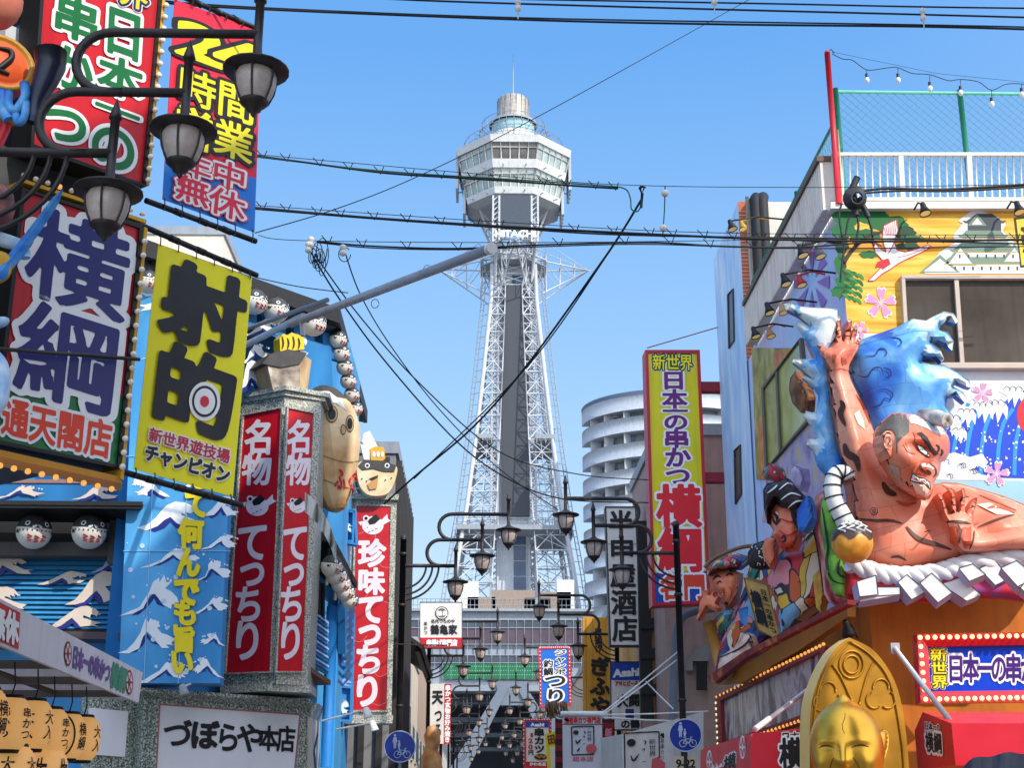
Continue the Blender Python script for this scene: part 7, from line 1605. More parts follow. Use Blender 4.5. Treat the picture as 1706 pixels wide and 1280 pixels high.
def awnings():
    AR = M('awning_red', (214, 30, 50), .4, var=.06); AO = M('awning_orange_red', (196, 44, 24), .5, var=.1)
    pl = Pl(1590, 1230, 14.4, 90); t = thing('red_awning', 'glossy red box awning with black sticker on its end under the bulb sign', 'awning', pl.p(1640, 1300))
    a, b_, c, d = pl.p(1585, 1206), pl.p(1840, 1206), pl.p(1840, 1276), pl.p(1592, 1276); bk = V((0, 1.25, 0)); up = V((0, .9, .18))
    b = MB(); b.face([a, b_, c, d], AR); b.face([a, b_, b_ + up, a + up], AR); b.face([a, a + up, V((a.x, a.y + 1.25, a.z)), V((d.x, d.y + 1.25, d.z)), d], AO); b.face([d, c, c + bk, d + bk], AR); b.build('cover', t)
    ps = Pl(1590, 1240, 14.4, 180); l = MB(); ps.o = V((a.x, 0, 0)); q = [(1541, 1202), (1567, 1204), (1568, 1278), (1546, 1272)]
    text(l, ps, '横綱', [(1540, 1218), (1568, 1222), (1570, 1258), (1543, 1254)], [(.16, CREAM), (.03, INK)], vert=False, off=.004); text(l, ps, '日本一の', [(1540, 1203), (1566, 1207), (1567, 1220), (1541, 1217)], [(.14, CREAM), (.03, INK)], vert=False, off=.006); l.build('lettering', t)
    g = thing('folded_tarp', 'dark blue folded tarpaulin hanging below the red awning', 'tarp', at(1660, 1300, 13.6)); m = MB(); m.grid([[at(x, y + 26 * j + 3 * math.sin(x * .1 + j), 13.7 + .05 * math.sin(x * .13 + j)) for x, y in spl([(1594, 1290), (1622, 1266), (1655, 1258), (1700, 1256), (1800, 1252)], 4)] for j in range(4)], M('tarp_navy', (40, 46, 66), .5, bump=.3, bsc=8)); m.build('cloth', g)
    t = thing('red_stall_box', 'red stall awning with white-edged black characters behind the golden statue', 'awning', at(1250, 1300, 15.5)); pf_ = Pl(1300, 1240, 15.6, 90)
    a, b_, c, d = pf_.p(1251, 1223), pf_.p(1470, 1205), pf_.p(1470, 1330), pf_.p(1251, 1330); b_.z = max(b_.z, a.z + .1)
    m = MB(); m.face([a, b_, c, d], AR); fr_ = V((a.x, a.y + 3.6, a.z)); m.face([fr_, a, d, V((d.x, d.y + 3.6, d.z))], AR); m.face([a, b_, V((b_.x, b_.y + 2, b_.z + .1)), fr_], AR); m.build('cover', t)
    l = MB(); text(l, pf_, '日本一の', [(1301, 1221), (1362, 1217), (1362, 1234), (1302, 1238)], [(.13, WHITE2), (.035, INK)], vert=False, off=.005)
    text(l, pf_, '横綱', [(1297, 1230), (1378, 1226), (1380, 1282), (1299, 1285)], [(.1, WHITE2), (.035, INK)], vert=False, off=.014); 
    ps = Pl(1251, 1250, 15.6, 180)
    for c_ in (1237, 1182):
        cy = 1246 + (1237 - c_) * .45
        for r_, m_, o_ in ((1, WHITE, .004), (.8, AR, .006), (.3, WHITE, .009)): disc(l, ps, (c_, cy), 5 * r_, m_, o_, 18, 20 * r_)
        for i in range(6): a_ = i * math.pi / 3; ppoly(l, ps, [(c_ + 4 * math.cos(a_ + e) * f_, cy + 16 * math.sin(a_ + e) * f_) for e, f_ in ((-.14, 1), (.14, 1), (.2, .35), (-.2, .35))], WHITE, .009)
    text(l, ps, '横綱', [(1205, 1262), (1226, 1252), (1226, 1310), (1205, 1314)], [(.1, WHITE), (.03, INK)], off=.006); text(l, ps, '串かつ', [(1184, 1276), (1204, 1266), (1204, 1296), (1184, 1304)], [(.06, WHITE)], vert=False, off=.006); l.build('lettering', t)
    # glazed menu case framed with amber bulbs
    pg = Pl(1280, 1160, 19.0, 176); t = thing('glazed_menu_case', 'long glazed display case with red frame and rows of amber bulbs on the flank wall', 'display case', pg.p(1280, 1240)); q = [(1200, 1168), (1366, 1086), (1352, 1186), (1203, 1238)]
    b = MB(); slab(b, pg, q, .08, mixmat('case_reflection', [(.3, (50, 40, 60)), (.45, (110, 96, 104)), (.58, (190, 180, 178)), (.75, (130, 84, 90))], 1.6, 4, (1, 1.2, .6), rough=.15, dist=1.5), off=.0); b.build('glass_panel', t)  # painted reflections: cloudy greys for the buildings mirrored in the glass
    f = MB(); frame(f, pg, q, 8, .2, M('case_maroon', (126, 26, 30), .45), .06); f.build('frame', t)
    for x, y in line_pts((1194, 1162), (1372, 1074), 30): bulb(pg, x, y, .022, BULBOR, t, .06)
    for x, y in line_pts((1198, 1247), (1356, 1194), 26): bulb(pg, x, y, .022, BULBOR, t, .06)
    for x, y in line_pts((1193, 1172), (1196, 1240), 8): bulb(pg, x, y, .022, BULBON, t, .06)
    s = thing('stay_bar', 'grey stay bar with white clamp end in front of the glazed menu case', 'strut', at(1260, 1215, 17)); p = MB(); p.tube([at(1258, 1216, 16.2), at(1300, 1185, 16.6), at(1372, 1130, 17.2)], .028, MATS['steel_grey'], 9); p.tube([at(1258, 1216, 16.2), at(1282, 1198, 16.4)], .034, WHITE, 9); p.build('rod', s)
awnings()
# ------------------------------------------------------------------ the street beyond: buildings, signs, kiosks
def xat(px, Y, py=1100): return at(px, py, Y).x
def block(nm_label, x0, x1, y0, y1, h, m, side, rows=2, floor=2.9, win=True, roof=None, louv=0):
    t = thing('street_building', nm_label, 'building', ((x0 + x1) / 2, y0, 0)); b = MB()
    b.box(((x0 + x1) / 2, (y0 + y1) / 2, h / 2), (x1 - x0, y1 - y0, h), m); b.box(((x0 + x1) / 2, (y0 + y1) / 2, h + .12), (x1 - x0 + .12, y1 - y0 + .1, .25), roof or TGREY)
    fx = x1 if side < 0 else x0; sx = 1 if side < 0 else -1
    for i in range(louv): b.box((fx + sx * .06, y0 + (i + .5) * (y1 - y0) / louv, h / 2), (.12, .12, h - .2), M('louvre_dark', (56, 54, 54), .6)); b.box((x0 + (x1 - x0) * (i + .5) / louv, y0 - .05, h / 2), (.12, .1, h - .2), MATS['louvre_dark'])
    b.build('wall', t)
    if win:
        n = max(1, int((y1 - y0) / 2.6)); F_ = M('window_frame_grey', (170, 168, 164), .5); G_ = M('street_glass', (70, 82, 96), .15, var=.4, sc=.7, spec=.7)
        for r_ in range(1, int(h / floor)):
            for i in range(n):
                y = y0 + (i + .5) * (y1 - y0) / n; z = r_ * floor + 1.3; w_ = MB(); w_.box((fx + sx * .03, y, z), (.06, 1.3, 1.2), F_); w_.box((fx + sx * .05, y, z), (.06, 1.14, 1.04), G_); w_.build('window', t)
            if abs(x1 - x0) > 3:
                for i in range(2): x = x0 + (i + .5) * (x1 - x0) / 2; z = r_ * floor + 1.3; w_ = MB(); w_.box((x, y0 - .03, z), (1.4, .06, 1.2), F_); w_.box((x, y0 - .05, z), (1.24, .06, 1.04), G_); w_.build('window', t)
    return t
BEI = M('wall_beige', (206, 190, 166), .8, streak=.3); TAN = M('wall_tan', (176, 150, 130), .8, streak=.3); WHB = M('wall_offwhite', (214, 212, 206), .8, streak=.3); GRB = M('wall_grey', (140, 140, 142), .8, streak=.3); PNK = M('wall_pinkish', (176, 146, 136), .8, streak=.3); WOODS = M('siding_ochre', (206, 160, 90), .7, streak=.3); BRD = M('wall_brown', (84, 66, 56), .8, streak=.2)
zt_ = at(680, 768, 28.5).z
block('grey building with dark vertical louvres beside the narrow red signboard', -6, -1.75, 27.9, 34, zt_, GRB, -1, win=False, louv=12)
block('off-white street building behind the white crest sign', -7, -2.0, 34.2, 42, 6.4, WHB, -1)
block('beige low street building, third beyond the pufferfish restaurant', -8, -2.3, 42.2, 54, 7.0, BEI, -1)
block('tan street building, fourth beyond the pufferfish restaurant', -8, -2.4, 54.2, 72, 8.2, TAN, -1)
block('grey street building, fifth beyond the pufferfish restaurant', -9, -2.5, 72.2, 95, 8.6, GRB, -1)
block('off-white street building nearest the tower, sixth beyond the pufferfish restaurant', -10, -2.6, 95.2, 135, 9.5, WHB, -1)
block('pinkish plastered building with pipes behind the tall yellow signboard', 3.8, 9, 28.2, 33.5, at(1190, 742, 29).z, PNK, 1, win=False)
block('ochre board-clad building behind the white vertical liquor sign', 3.85, 9, 33.7, 43, 7.4, WOODS, 1)
block('dark brown low street building beyond the ochre board-clad one', 4.5, 9, 43.2, 52, 6.2, BRD, 1)
block('beige street building behind the blue fish sign', 4.4, 10, 52.2, 70, 7.6, BEI, 1)
block('off-white street building halfway to the tower beyond the blue fish sign', 4.5, 10, 70.2, 95, 8.0, WHB, 1)
block('tan street building nearest the tower beyond the blue fish sign', 4.6, 11, 95.2, 135, 9.5, TAN, 1)
block('cream rooftop block behind the black eave', at(236, 400, 36).x, at(372, 400, 36).x, 36, 40, at(300, 391, 36).z, M('rooftop_cream', (226, 214, 196), .8, streak=.2), -1, win=False)
# unseen building on the near right, shaped to shade the lower left of the crossing
def near_block():
    t = thing('corner_shade_block', 'unseen tall building at the near side, shaped to shade the crossing', 'building', (6.4, 0, 0)); h = 18.8; b = MB(); b.prism([V(p) for p in ((6.4, -14, 0), (20, -14, 0), (20, -8.4, 0), (6.7, 9.2, 0), (6.4, 9.2, 0))], V((0, 0, 9.5)), GRB); b.prism([V(p) for p in ((6.4, -14, 9.5), (20, -14, 9.5), (20, -6.2, 9.5), (6.7, 11.2, 9.5), (6.4, 11.2, 9.5))], V((0, 0, h - 9.5)), GRB); b.build('wall', t)
    for r_ in range(1, 6):
        for i in range(6): w_ = MB(); w_.box((6.38, -11 + i * 4, r_ * 3 + 1.4), (.08, 1.8, 1.4), MATS['street_glass']); w_.build('window', t)
near_block()
# tiled eave and drain pipes on the nearer buildings
def trims():
    t = thing('tiled_awning', 'dark tiled awning sloping over the street beyond the louvred building', 'awning', (-1.9, 34, 4.6)); b = MB(); z = at(690, 1100, 35).z
    for i in range(9): b.box((-1.72 + .0 * i, 34.4 + i * .8, z + .45), (.9, .74, .09), M('tile_dark', (50, 46, 46), .6, var=.3), (V((.82, 0, -.57)), V((0, 1, 0)), V((.57, 0, .82))))
    b.box((-1.5, 38, z + .18), (.1, 7.4, .12), MATS['tile_dark']); b.build('tiles', t)
    PG_ = M('pipe_bluegrey', (112, 118, 128), .5); PD = M('opening_dark', (36, 34, 34), .7)
    t = thing('drain_pipe', 'thick grey drain pipe with bends on the pinkish wall', 'pipe', at(1130, 1200, 28)); b = MB(); b.tube([at(*p, 27.7) for p in spl([(1120, 1320), (1122, 1150), (1126, 1060), (1136, 1030), (1160, 1018), (1190, 1014)], 4)], .085, PG_, 12); b.build('tube', t)
    t = thing('vent_hood', 'grey vent hood with wall box on the pinkish wall', 'vent', at(1166, 1100, 27.9)); b = MB(); pl = Pl(1166, 1090, 27.9, 100); slab(b, pl, [(1153, 1102), (1156, 1084), (1166, 1076), (1181, 1076), (1181, 1102)], .3, M('hood_grey', (150, 146, 142), .6)); slab(b, pl, [(1143, 1094), (1154, 1094), (1154, 1118), (1143, 1118)], .25, MATS['hood_grey']); slab(b, pl, [(1160, 1102), (1178, 1102), (1178, 1150), (1160, 1150)], .1, PD); b.build('hood', t)
    t = thing('wall_opening', 'dark boarded opening framed in ochre beside the white vertical sign', 'panel', at(1075, 1050, 30)); pl = Pl(1075, 1050, 30.0, 90); b = MB(); slab(b, pl, [(1062, 868), (1078, 868), (1090, 1200), (1068, 1200)], .2, PD); slab(b, pl, [(1066, 930), (1092, 985), (1092, 1200), (1070, 1200)], .25, WOODS, off=-.15)
    for y in (1030, 1080, 1140): slab(b, pl, [(1068, y), (1098, y), (1098, y + 18), (1068, y + 18)], .2, PD, off=.05)
    b.build('boards', t)
trims()
def apartment():
    D = 148.0; t = thing('apartment_block', 'pale rounded apartment block with stacked curved balconies behind the tall yellow sign', 'apartment block', at(1090, 1000, D)); ctr = at(1132, 1000, D + 12); ctr.z = 0; e_ = at(974, 1000, D + 12); e_.z = 0; Rr = (ctr - e_).length * 1.0
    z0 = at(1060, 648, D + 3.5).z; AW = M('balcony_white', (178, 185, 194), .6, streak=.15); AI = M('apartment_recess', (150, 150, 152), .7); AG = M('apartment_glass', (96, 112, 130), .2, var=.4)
    arc = [R(180 + 4 * i) for i in range(0, 40)]
    P = lambda r, a, z: ctr + V((r * math.cos(a) * 1.0, r * math.sin(a) * .8, z))
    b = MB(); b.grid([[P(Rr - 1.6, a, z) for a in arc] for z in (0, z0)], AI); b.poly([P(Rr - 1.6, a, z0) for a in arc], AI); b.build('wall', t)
    for k in range(14):
        z = z0 - k * 3.05; f = MB(); top = 2.2 if k == 0 else 1.75
        f.grid([[P(Rr, a, zz_) for a in arc] for zz_ in (z - top, z)], AW); f.grid([[P(Rr - .15, a, z) for a in arc], [P(Rr, a, z) for a in arc]], AW, sm=False); f.grid([[P(Rr, a, z - top) for a in arc], [P(Rr - 1.6, a, z - top) for a in arc]], AW, sm=False)
        if k == 0: f.grid([[P(Rr + .05, a, zz_) for a in arc] for zz_ in (z - .5, z - .1)], M('cornice_blue', (90, 104, 130), .5))
        for j in range(5, 38, 4): a = arc[j]; f.face([P(Rr - 1.5, a, z - top), P(Rr - .1, a, z - top), P(Rr - .1, a, z - 3.05), P(Rr - 1.5, a, z - 3.05)], AW)
        f.build('balcony', t)
        for j in range(5, 38, 4):
            a, a2 = arc[j], arc[j + 1]
            if k < 9: w_ = MB(); w_.prism([P(Rr - 1.55, a, z - top - .1), P(Rr - 1.55, a2, z - top - .1), P(Rr - 1.55, a2, z - top - 1.25), P(Rr - 1.55, a, z - top - 1.25)], V((0, .1, 0)), AG); w_.build('window', t)
apartment()
def board_sign(nm, label, Y, q, m, ang=90, th=.12, fr=None, fw=1.2, cat='sign', parts=(), group=None):
    pl = Pl(q[0][0], q[0][1], Y, ang); t = thing(nm, label, cat, pl.p(*q[3])); b = MB(); slab(b, pl, q, th, m)
    for qq, mm in parts: slab(b, pl, qq, .01, mm, off=.008)
    b.build('panel', t)
    if fr: f = MB(); frame(f, pl, q, fw, th + .04, fr, .02); f.build('frame', t)
    return pl, t, MB()
def signs():
    W_ = M('board_white', (226, 222, 216), .5, var=.05, streak=.1); RB_ = M('board_red', (196, 26, 40), .5, var=.06); BB = M('board_blue', (16, 80, 180), .5); OR_ = M('board_ochre', (216, 156, 48), .6, streak=.25)
    pl, t, l = board_sign('crest_signboard', 'white square sign with round crest, brush characters and red strip', 40.0, [(700, 1004), (770, 1004), (770, 1080), (700, 1080)], W_, 88, fr=BLACK, fw=.6, parts=[([(700, 1063), (770, 1063), (770, 1080), (700, 1080)], RB_)])
    for r_, m in ((11, INK), (9.6, W_), (8, M('crest_grey', (110, 104, 98), .6))): disc(l, pl, (736, 1022), r_, m, .02 + .002 * (11 - r_), 24)
    text(l, pl, '鶴亀', [(728, 1018), (746, 1018), (746, 1027), (728, 1027)], [(.04, W_)], False, off=.032); text(l, pl, '鶴亀家', [(717, 1041), (762, 1041), (762, 1058), (717, 1058)], [(.03, INK)], False, off=.02); text(l, pl, '名代つちのや', [(718, 1032), (758, 1032), (758, 1039), (718, 1039)], [(.03, INK)], False, off=.02); text(l, pl, '串かつ', [(706, 1036), (712, 1036), (712, 1058), (706, 1058)], [(.02, INK)], off=.02); text(l, pl, '串揚げ専門店', [(710, 1066), (762, 1066), (762, 1077), (710, 1077)], [(.06, WHITE2)], False, off=.02); l.build('lettering', t)
    pl, t, l = board_sign('skewer_banner', 'narrow white and red vertical sign with brush characters below the crest sign', 39.5, [(717, 1140), (752, 1140), (750, 1240), (716, 1240)], W_, 86, parts=[([(740.5, 1140), (752, 1140), (750, 1240), (739.5, 1240)], RB_)])
    text(l, pl, '串かつ玄物お好み焼き', [(741.5, 1142), (751, 1142), (749.5, 1238), (740.5, 1238)], [(.06, WHITE2)], off=.02); text(l, pl, '天', [(720, 1150), (738, 1150), (738, 1174), (720, 1174)], [(.05, INK)], off=.02); text(l, pl, 'つる', [(724, 1180), (737, 1180), (736, 1230), (723, 1230)], [(.03, INK)], off=.02); l.build('lettering', t)
    pl, t, l = board_sign('fish_signboard', 'blue vertical sign with white-edged characters and red bulb-dotted border', 47, [(901, 1083), (946, 1081), (948, 1172), (903, 1176)], M('board_azure', (24, 110, 206), .5), 92, fr=M('border_red', (206, 50, 60), .5), fw=4)
    LB_ = [(.12, WHITE2), (.03, INK)]; text(l, pl, 'ジャンボ', [(924, 1083), (943, 1083), (943, 1126), (924, 1126)], LB_, off=.02); text(l, pl, '釣鯛', [(905, 1100), (922, 1099), (922, 1126), (905, 1127)], LB_, off=.02); text(l, pl, 'つり', [(906, 1122), (944, 1121), (945, 1172), (907, 1174)], LB_, off=.04)
    for i in range(16): disc(l, pl, (900 + i * 3.2, 1079), 1, WHITE2, .05, 6); disc(l, pl, (899.5 + .1 * i, 1080 + i * 6.2), 1, WHITE2, .05, 6); disc(l, pl, (948.5 + .1 * i, 1080 + i * 6), 1, WHITE2, .05, 6)
    l.build('lettering', t)
    g = thing('wicker_fringe', 'dark straw fringe hanging below the blue fish sign', 'fringe', at(925, 1190, 46.5)); b = MB(); rg = random.Random(4)
    for i in range(90): x = 910 + rg.random() * 34; b.tube([at(x, 1170, 46.6), at(x + rg.uniform(-2, 2), 1180, 46.5 + rg.uniform(-.2, .2)), at(x + rg.uniform(-5, 5), 1194 + rg.uniform(-6, 4), 46.5)], .018, M('straw_dark', (70, 60, 46), .8, var=.3), 3, caps=False)
    b.build('straw', g)
    pl, t, l = board_sign('liquor_signboard', 'tall white vertical signboard with bold black characters in a dark frame above the beer sign', 31, [(1010, 846), (1058, 846), (1067, 1075), (1018, 1075)], W_, 90, .3, BLACK, 2)
    for ch, y0, y1 in (('半', 850, 893), ('申', 894, 938), ('屋', 938, 980), ('酒', 982, 1026), ('店', 1026, 1070)): o_ = (y0 - 850) * .038; text(l, pl, ch, [(1012 + o_, y0), (1056 + o_, y0), (1057 + o_, y1), (1013 + o_, y1)], [(.03, INK)], off=.02)
    for y in (906, 1020): slab(l, pl, [(1010, y), (1064, y), (1064, y + .8), (1010, y + .8)], .01, TGREY, off=.015)
    l.build('lettering', t)
    pl, t, l = board_sign('wooden_signboard', 'ochre wooden vertical signboard with black brush characters below the liquor sign', 37, [(971, 1028), (1017, 1030), (1018, 1192), (972, 1192)], OR_, 90, .2)
    for i in range(4): slab(l, pl, [(976 + i * 11, 1030), (976.6 + i * 11, 1030), (977.6 + i * 11, 1190), (977 + i * 11, 1190)], .01, M('groove_brown', (160, 110, 40), .7), off=.012)
    text(l, pl, 'ぎふや', [(982, 1094), (1018, 1096), (1019, 1194), (983, 1192)], [(.05, INK)], off=.02); text(l, pl, '串揚げ', [(990, 1046), (1003, 1046), (1004, 1088), (991, 1088)], [(.04, INK)], off=.02); l.build('lettering', t)
    pl, t, l = board_sign('beer_signboard', 'tall blue and white beer sign hanging beside the ochre signboard', 33, [(1018, 1104), (1069, 1104), (1070, 1216), (1019, 1216)], W_, 90, .2, BLACK, 1.4, parts=[([(1018, 1104), (1069, 1104), (1069, 1134), (1018, 1134)], M('beer_blue', (24, 70, 170), .5))])
    text(l, pl, 'Asahi', [(1022, 1113), (1065, 1110), (1065, 1128), (1022, 1131)], [(.05, WHITE2)], False, off=.02, prop=True); text(l, pl, 'アサヒビール', [(1024, 1135), (1064, 1135), (1064, 1144), (1024, 1144)], [(.06, RB_)], False, off=.02); text(l, pl, '大関', [(1028, 1158), (1066, 1156), (1066, 1178), (1028, 1180)], [(.04, INK)], False, off=.02); text(l, pl, 'の鶴', [(1034, 1200), (1066, 1199), (1066, 1214), (1034, 1215)], [(.04, INK)], False, off=.02); slab(l, pl, [(1042, 1182), (1056, 1182), (1056, 1198), (1042, 1198)], .01, M('beer_navy', (40, 50, 110), .5), off=.02); l.build('lettering', t)
    pl, t, l = board_sign('price_signboard', 'small white beer and skewer price sign with red dotted border', 40, [(876, 1203), (914, 1203), (915, 1278), (877, 1278)], W_, 90, .15, M('border_red', (206, 50, 60), .5), 4, parts=[([(876, 1203), (914, 1203), (914, 1213), (876, 1213)], MATS['beer_blue']), ([(877, 1270), (915, 1270), (915, 1278), (877, 1278)], RB_)])
    text(l, pl, 'Asahi', [(884, 1204), (906, 1204), (906, 1212), (884, 1212)], [(.05, WHITE2)], False, off=.02, prop=True); text(l, pl, '串カツ', [(889, 1214), (907, 1214), (908, 1256), (890, 1256)], [(.05, INK)], off=.02); text(l, pl, '120', [(880, 1220), (887, 1220), (887, 1250), (880, 1250)], [(.04, RB_)], off=.02); text(l, pl, '円', [(880, 1250), (889, 1250), (889, 1259), (880, 1259)], [(.04, INK)], off=.02); text(l, pl, 'かわ名品', [(882, 1271), (910, 1271), (910, 1277), (882, 1277)], [(.05, WHITE2)], False, off=.02)
    disc(l, pl, (901, 1262), 11, INK, .022, 16, 5); 
    for i in range(7): disc(l, pl, (894 + i * 2.4, 1260 + (i % 3) * 1.4), 2, M('skewer_fried', (206, 130, 50), .6), .026, 8)
    for i in range(11): disc(l, pl, (873.5 + i * 4.2, 1199.5), 1.1, WHITE2, .05, 6); disc(l, pl, (872.5, 1203 + i * 7), 1.1, WHITE2, .05, 6); disc(l, pl, (917.5, 1203 + i * 7), 1.1, WHITE2, .05, 6)
    l.build('lettering', t)
    pl, t, l = board_sign('window_signboard', 'slanted narrow yellow sign with a brown four-pane character beside the price sign', 38, [(908, 1224), (926, 1219), (931, 1290), (913, 1290)], YEL, 90); text(l, pl, '田', [(911, 1226), (924, 1223), (926, 1240), (913, 1242)], [(.05, M('sign_brown', (120, 60, 20), .5))], off=.02); slab(l, pl, [(917, 1246), (928, 1244), (930, 1288), (918, 1288)], .01, W_, off=.012); l.build('lettering', t)
    pl, t, l = board_sign('striped_curtain', 'dark red and black striped curtain behind the white kiosk banner', 29.5, [(925, 1199), (1024, 1199), (1024, 1300), (925, 1300)], M('curtain_dark', (60, 26, 30), .8), 90, .05, parts=[([(925, y), (1024, y), (1024, y + 9), (925, y + 9)], M('curtain_red', (130, 30, 40), .8)) for y in (1205, 1224, 1243, 1262, 1281)], cat='curtain'); text(l, pl, '新世界', [(1008, 1214), (1020, 1214), (1020, 1256), (1008, 1256)], [(.06, M('curtain_pink', (206, 120, 130), .7))], off=.03); l.build('lettering', t)
    def brush(l, pl, q, m=INK):
        for i in range(4):
            a, b_ = q[i], q[(i + 1) % 4]; stroke(l, pl, [a, ((a[0] + b_[0]) / 2 + .4, (a[1] + b_[1]) / 2 - .4), b_], 2.2, m, .02, False)
        B_ = lambda u, v: bil(q, u, v)
        ppoly(l, pl, [B_(.2 + .13 * math.cos(a * .45), .2 + .08 * math.sin(a * .45)) for a in range(14)], m, .024)
        for pts, w2 in (([(.55, .16), (.62, .2), (.58, .26)], 2), ([(.18, .46), (.26, .58), (.42, .44)], 3), ([(.5, .36), (.58, .34), (.56, .4)], 1.6), ([(.36, .74), (.3, .82), (.22, .88)], 2.6), ([(.5, .62), (.62, .6)], 1)): stroke(l, pl, [B_(*p) for p in pts], w2, m, .026)
        text(l, pl, '新世界', [B_(.7, .14), B_(.92, .14), B_(.92, .52), B_(.7, .52)], [(.0, m)], off=.024)
    pl, t, l = board_sign('kiosk_banner', 'grey-white hanging kiosk banner with framed brush strokes and red header text', 27.5, [(937, 1194), (1003, 1194), (1004, 1300), (938, 1300)], M('banner_grey', (196, 194, 200), .7, var=.06), 90, .02, cat='banner', parts=[([(937, 1207), (1003, 1207), (1003, 1208.4), (937, 1208.4)], BRN)])
    text(l, pl, '元祖串カツ専門店', [(940, 1195.5), (1001, 1195.5), (1001, 1206), (940, 1206)], [(.05, RB_)], False, off=.01); brush(l, pl, [(952, 1212), (989, 1211), (989, 1258), (953, 1259)])
    text(l, pl, '総本店', [(954, 1261), (989, 1261), (989, 1270), (954, 1270)], [(.02, M('banner_rose', (196, 80, 90), .6))], False, off=.01); disc(l, pl, (985, 1248), 9, MATS['banner_rose'], .03, 12, 8); l.build('lettering', t); r = MB(); r.tube([pl.p(934, 1190, .02), pl.p(1012, 1190, .02)], .05, WHITE, 8); r.build('top_bar', t)
    t = thing('white_kiosk', 'white slanted kiosk sign box with framed brush strokes beside the number plate', 'kiosk', at(1090, 1300, 25.2)); pl = Pl(1037, 1222, 25.2, 84); b = MB(); KW = M('kiosk_white', (206, 198, 190), .7, streak=.15)
    b.prism([pl.p(*p) for p in [(1037, 1224), (1172, 1186), (1172, 1320), (1037, 1320)]], pl.n * -.5, KW); b.prism([pl.p(1037, 1224), pl.p(1037, 1320), pl.p(1037, 1320) + V((-.28, 1.2, 0)), pl.p(1037, 1224) + V((-.28, 1.2, 0))], V((0, .03, 0)), KW); b.build('box', t)
    l = MB(); brush(l, pl, [(1040, 1223), (1098, 1220), (1098, 1300), (1041, 1302)]); text(l, pl, '元祖串カツ', [(1100, 1222), (1107, 1221), (1107, 1268), (1100, 1268)], [(.0, INK)], off=.01); ppoly(l, pl, [(1086, 1266), (1096, 1262), (1108, 1272), (1106, 1300), (1084, 1300)], MATS['banner_rose'], .03); l.build('lettering', t)
    # round blue path signs and the block number plate
    for (x, y, r_, Y, lab) in ((666, 1245, 26, 25.6, 'round blue pedestrian and bicycle sign near the narrow red signboard'), (1142, 1226, 27, 24.2, 'round blue pedestrian and bicycle sign above the number plate')):
        t = thing('path_sign', lab, 'traffic sign', at(x, y, Y), 'round blue path signs'); pl = Pl(x, y, Y, 90); d = MB(); pts = [pl.p(x + r_ * math.cos(a * math.tau / 32), y + r_ * math.sin(a * math.tau / 32)) for a in range(32)]
        d.prism(pts, V((0, .02, 0)), M('path_sign_blue', (14, 50, 150), .35, var=.05), WHITE); d.build('disc', t); f = MB(); f.tube(pts, .012, M('path_sign_rim', (190, 196, 210), .4), 6, closed=True); f.build('rim', t)
        p = MB(); PW_ = M('pictogram_white', (190, 200, 224), .5); s_ = r_ / 26
        T = lambda pts_: [(x + a * s_, y + b_ * s_) for a, b_ in pts_]
        disc(p, pl, T([(-8, -19)])[0], 2.2 * s_, PW_, .01, 10); ppoly(p, pl, T([(-10.5, -16), (-5.5, -16), (-4, -8), (-5.5, -7), (-6, 3), (-7.6, 3), (-8, -4), (-8.6, 3), (-10.2, 3), (-10.6, -7), (-12, -8)]), PW_, .01)
        disc(p, pl, T([(-1, -9)])[0], 1.6 * s_, PW_, .01, 10); ppoly(p, pl, T([(-2.6, -7), (.6, -7), (1.4, -2), (.4, -1.6), (0, 4), (-1, 4), (-1.2, 0), (-1.6, 4), (-2.4, 4), (-2.6, -1.6), (-3.4, -2)]), PW_, .01)
        for cx in (-4, 12):
            p.tube([pl.p(*T([(cx + 5.6 * math.cos(a * .35), 13 + 5.6 * math.sin(a * .35))])[0], .012) for a in range(18)], .007, PW_, 4, closed=True)
        for a, b_ in (((-4, 13), (0, 6)), ((0, 6), (9, 6)), ((0, 6), (4, 13)), ((4, 13), (9, 6)), ((9, 6), (12, 13)), ((8, 3), (9, 6)), ((8, 3), (11, 3)), ((-1, 4), (0, 6)), ((-3, 4), (1, 4)), ((-4, 13), (4, 13))): p.tube([pl.p(*T([a])[0], .012), pl.p(*T([b_])[0], .012)], .008, PW_, 4)
        p.build('pictogram', t); k = MB(); k.tube([pl.p(x, y, -.05), pl.p(x, y + 90, -.05)], .03, IRON if x > 900 else TGREY, 8); k.build('stem', t)
    pl, t, l = board_sign('number_plate', 'cream block number plate below a round blue sign', 24.25, [(1123, 1261), (1161, 1261), (1161, 1283), (1123, 1283)], M('plate_cream', (206, 190, 160), .6), 90, .02, cat='plate'); text(l, pl, '9-22', [(1126, 1263), (1158, 1263), (1158, 1282), (1126, 1282)], [(.03, INK)], False, off=.008, prop=True); l.build('lettering', t)
    # tan seated figure far left of the lane
    t = thing('tan_figure', 'tan rounded figure sculpture standing low beside the white and red banner', 'sculpture', at(716, 1290, 36)); pl = Pl(716, 1240, 36, 86); b = relief(pl, [(700, 1300), (702, 1262), (708, 1244), (706, 1226), (712, 1212), (724, 1208), (732, 1218), (734, 1236), (730, 1250), (736, 1266), (738, 1300)], .4, 10, mixmat('figure_tan', [(.35, (176, 110, 60)), (.6, (220, 160, 100)), (.8, (236, 196, 150))], 3), step=4, both=.6); b.build('body', t)
signs()

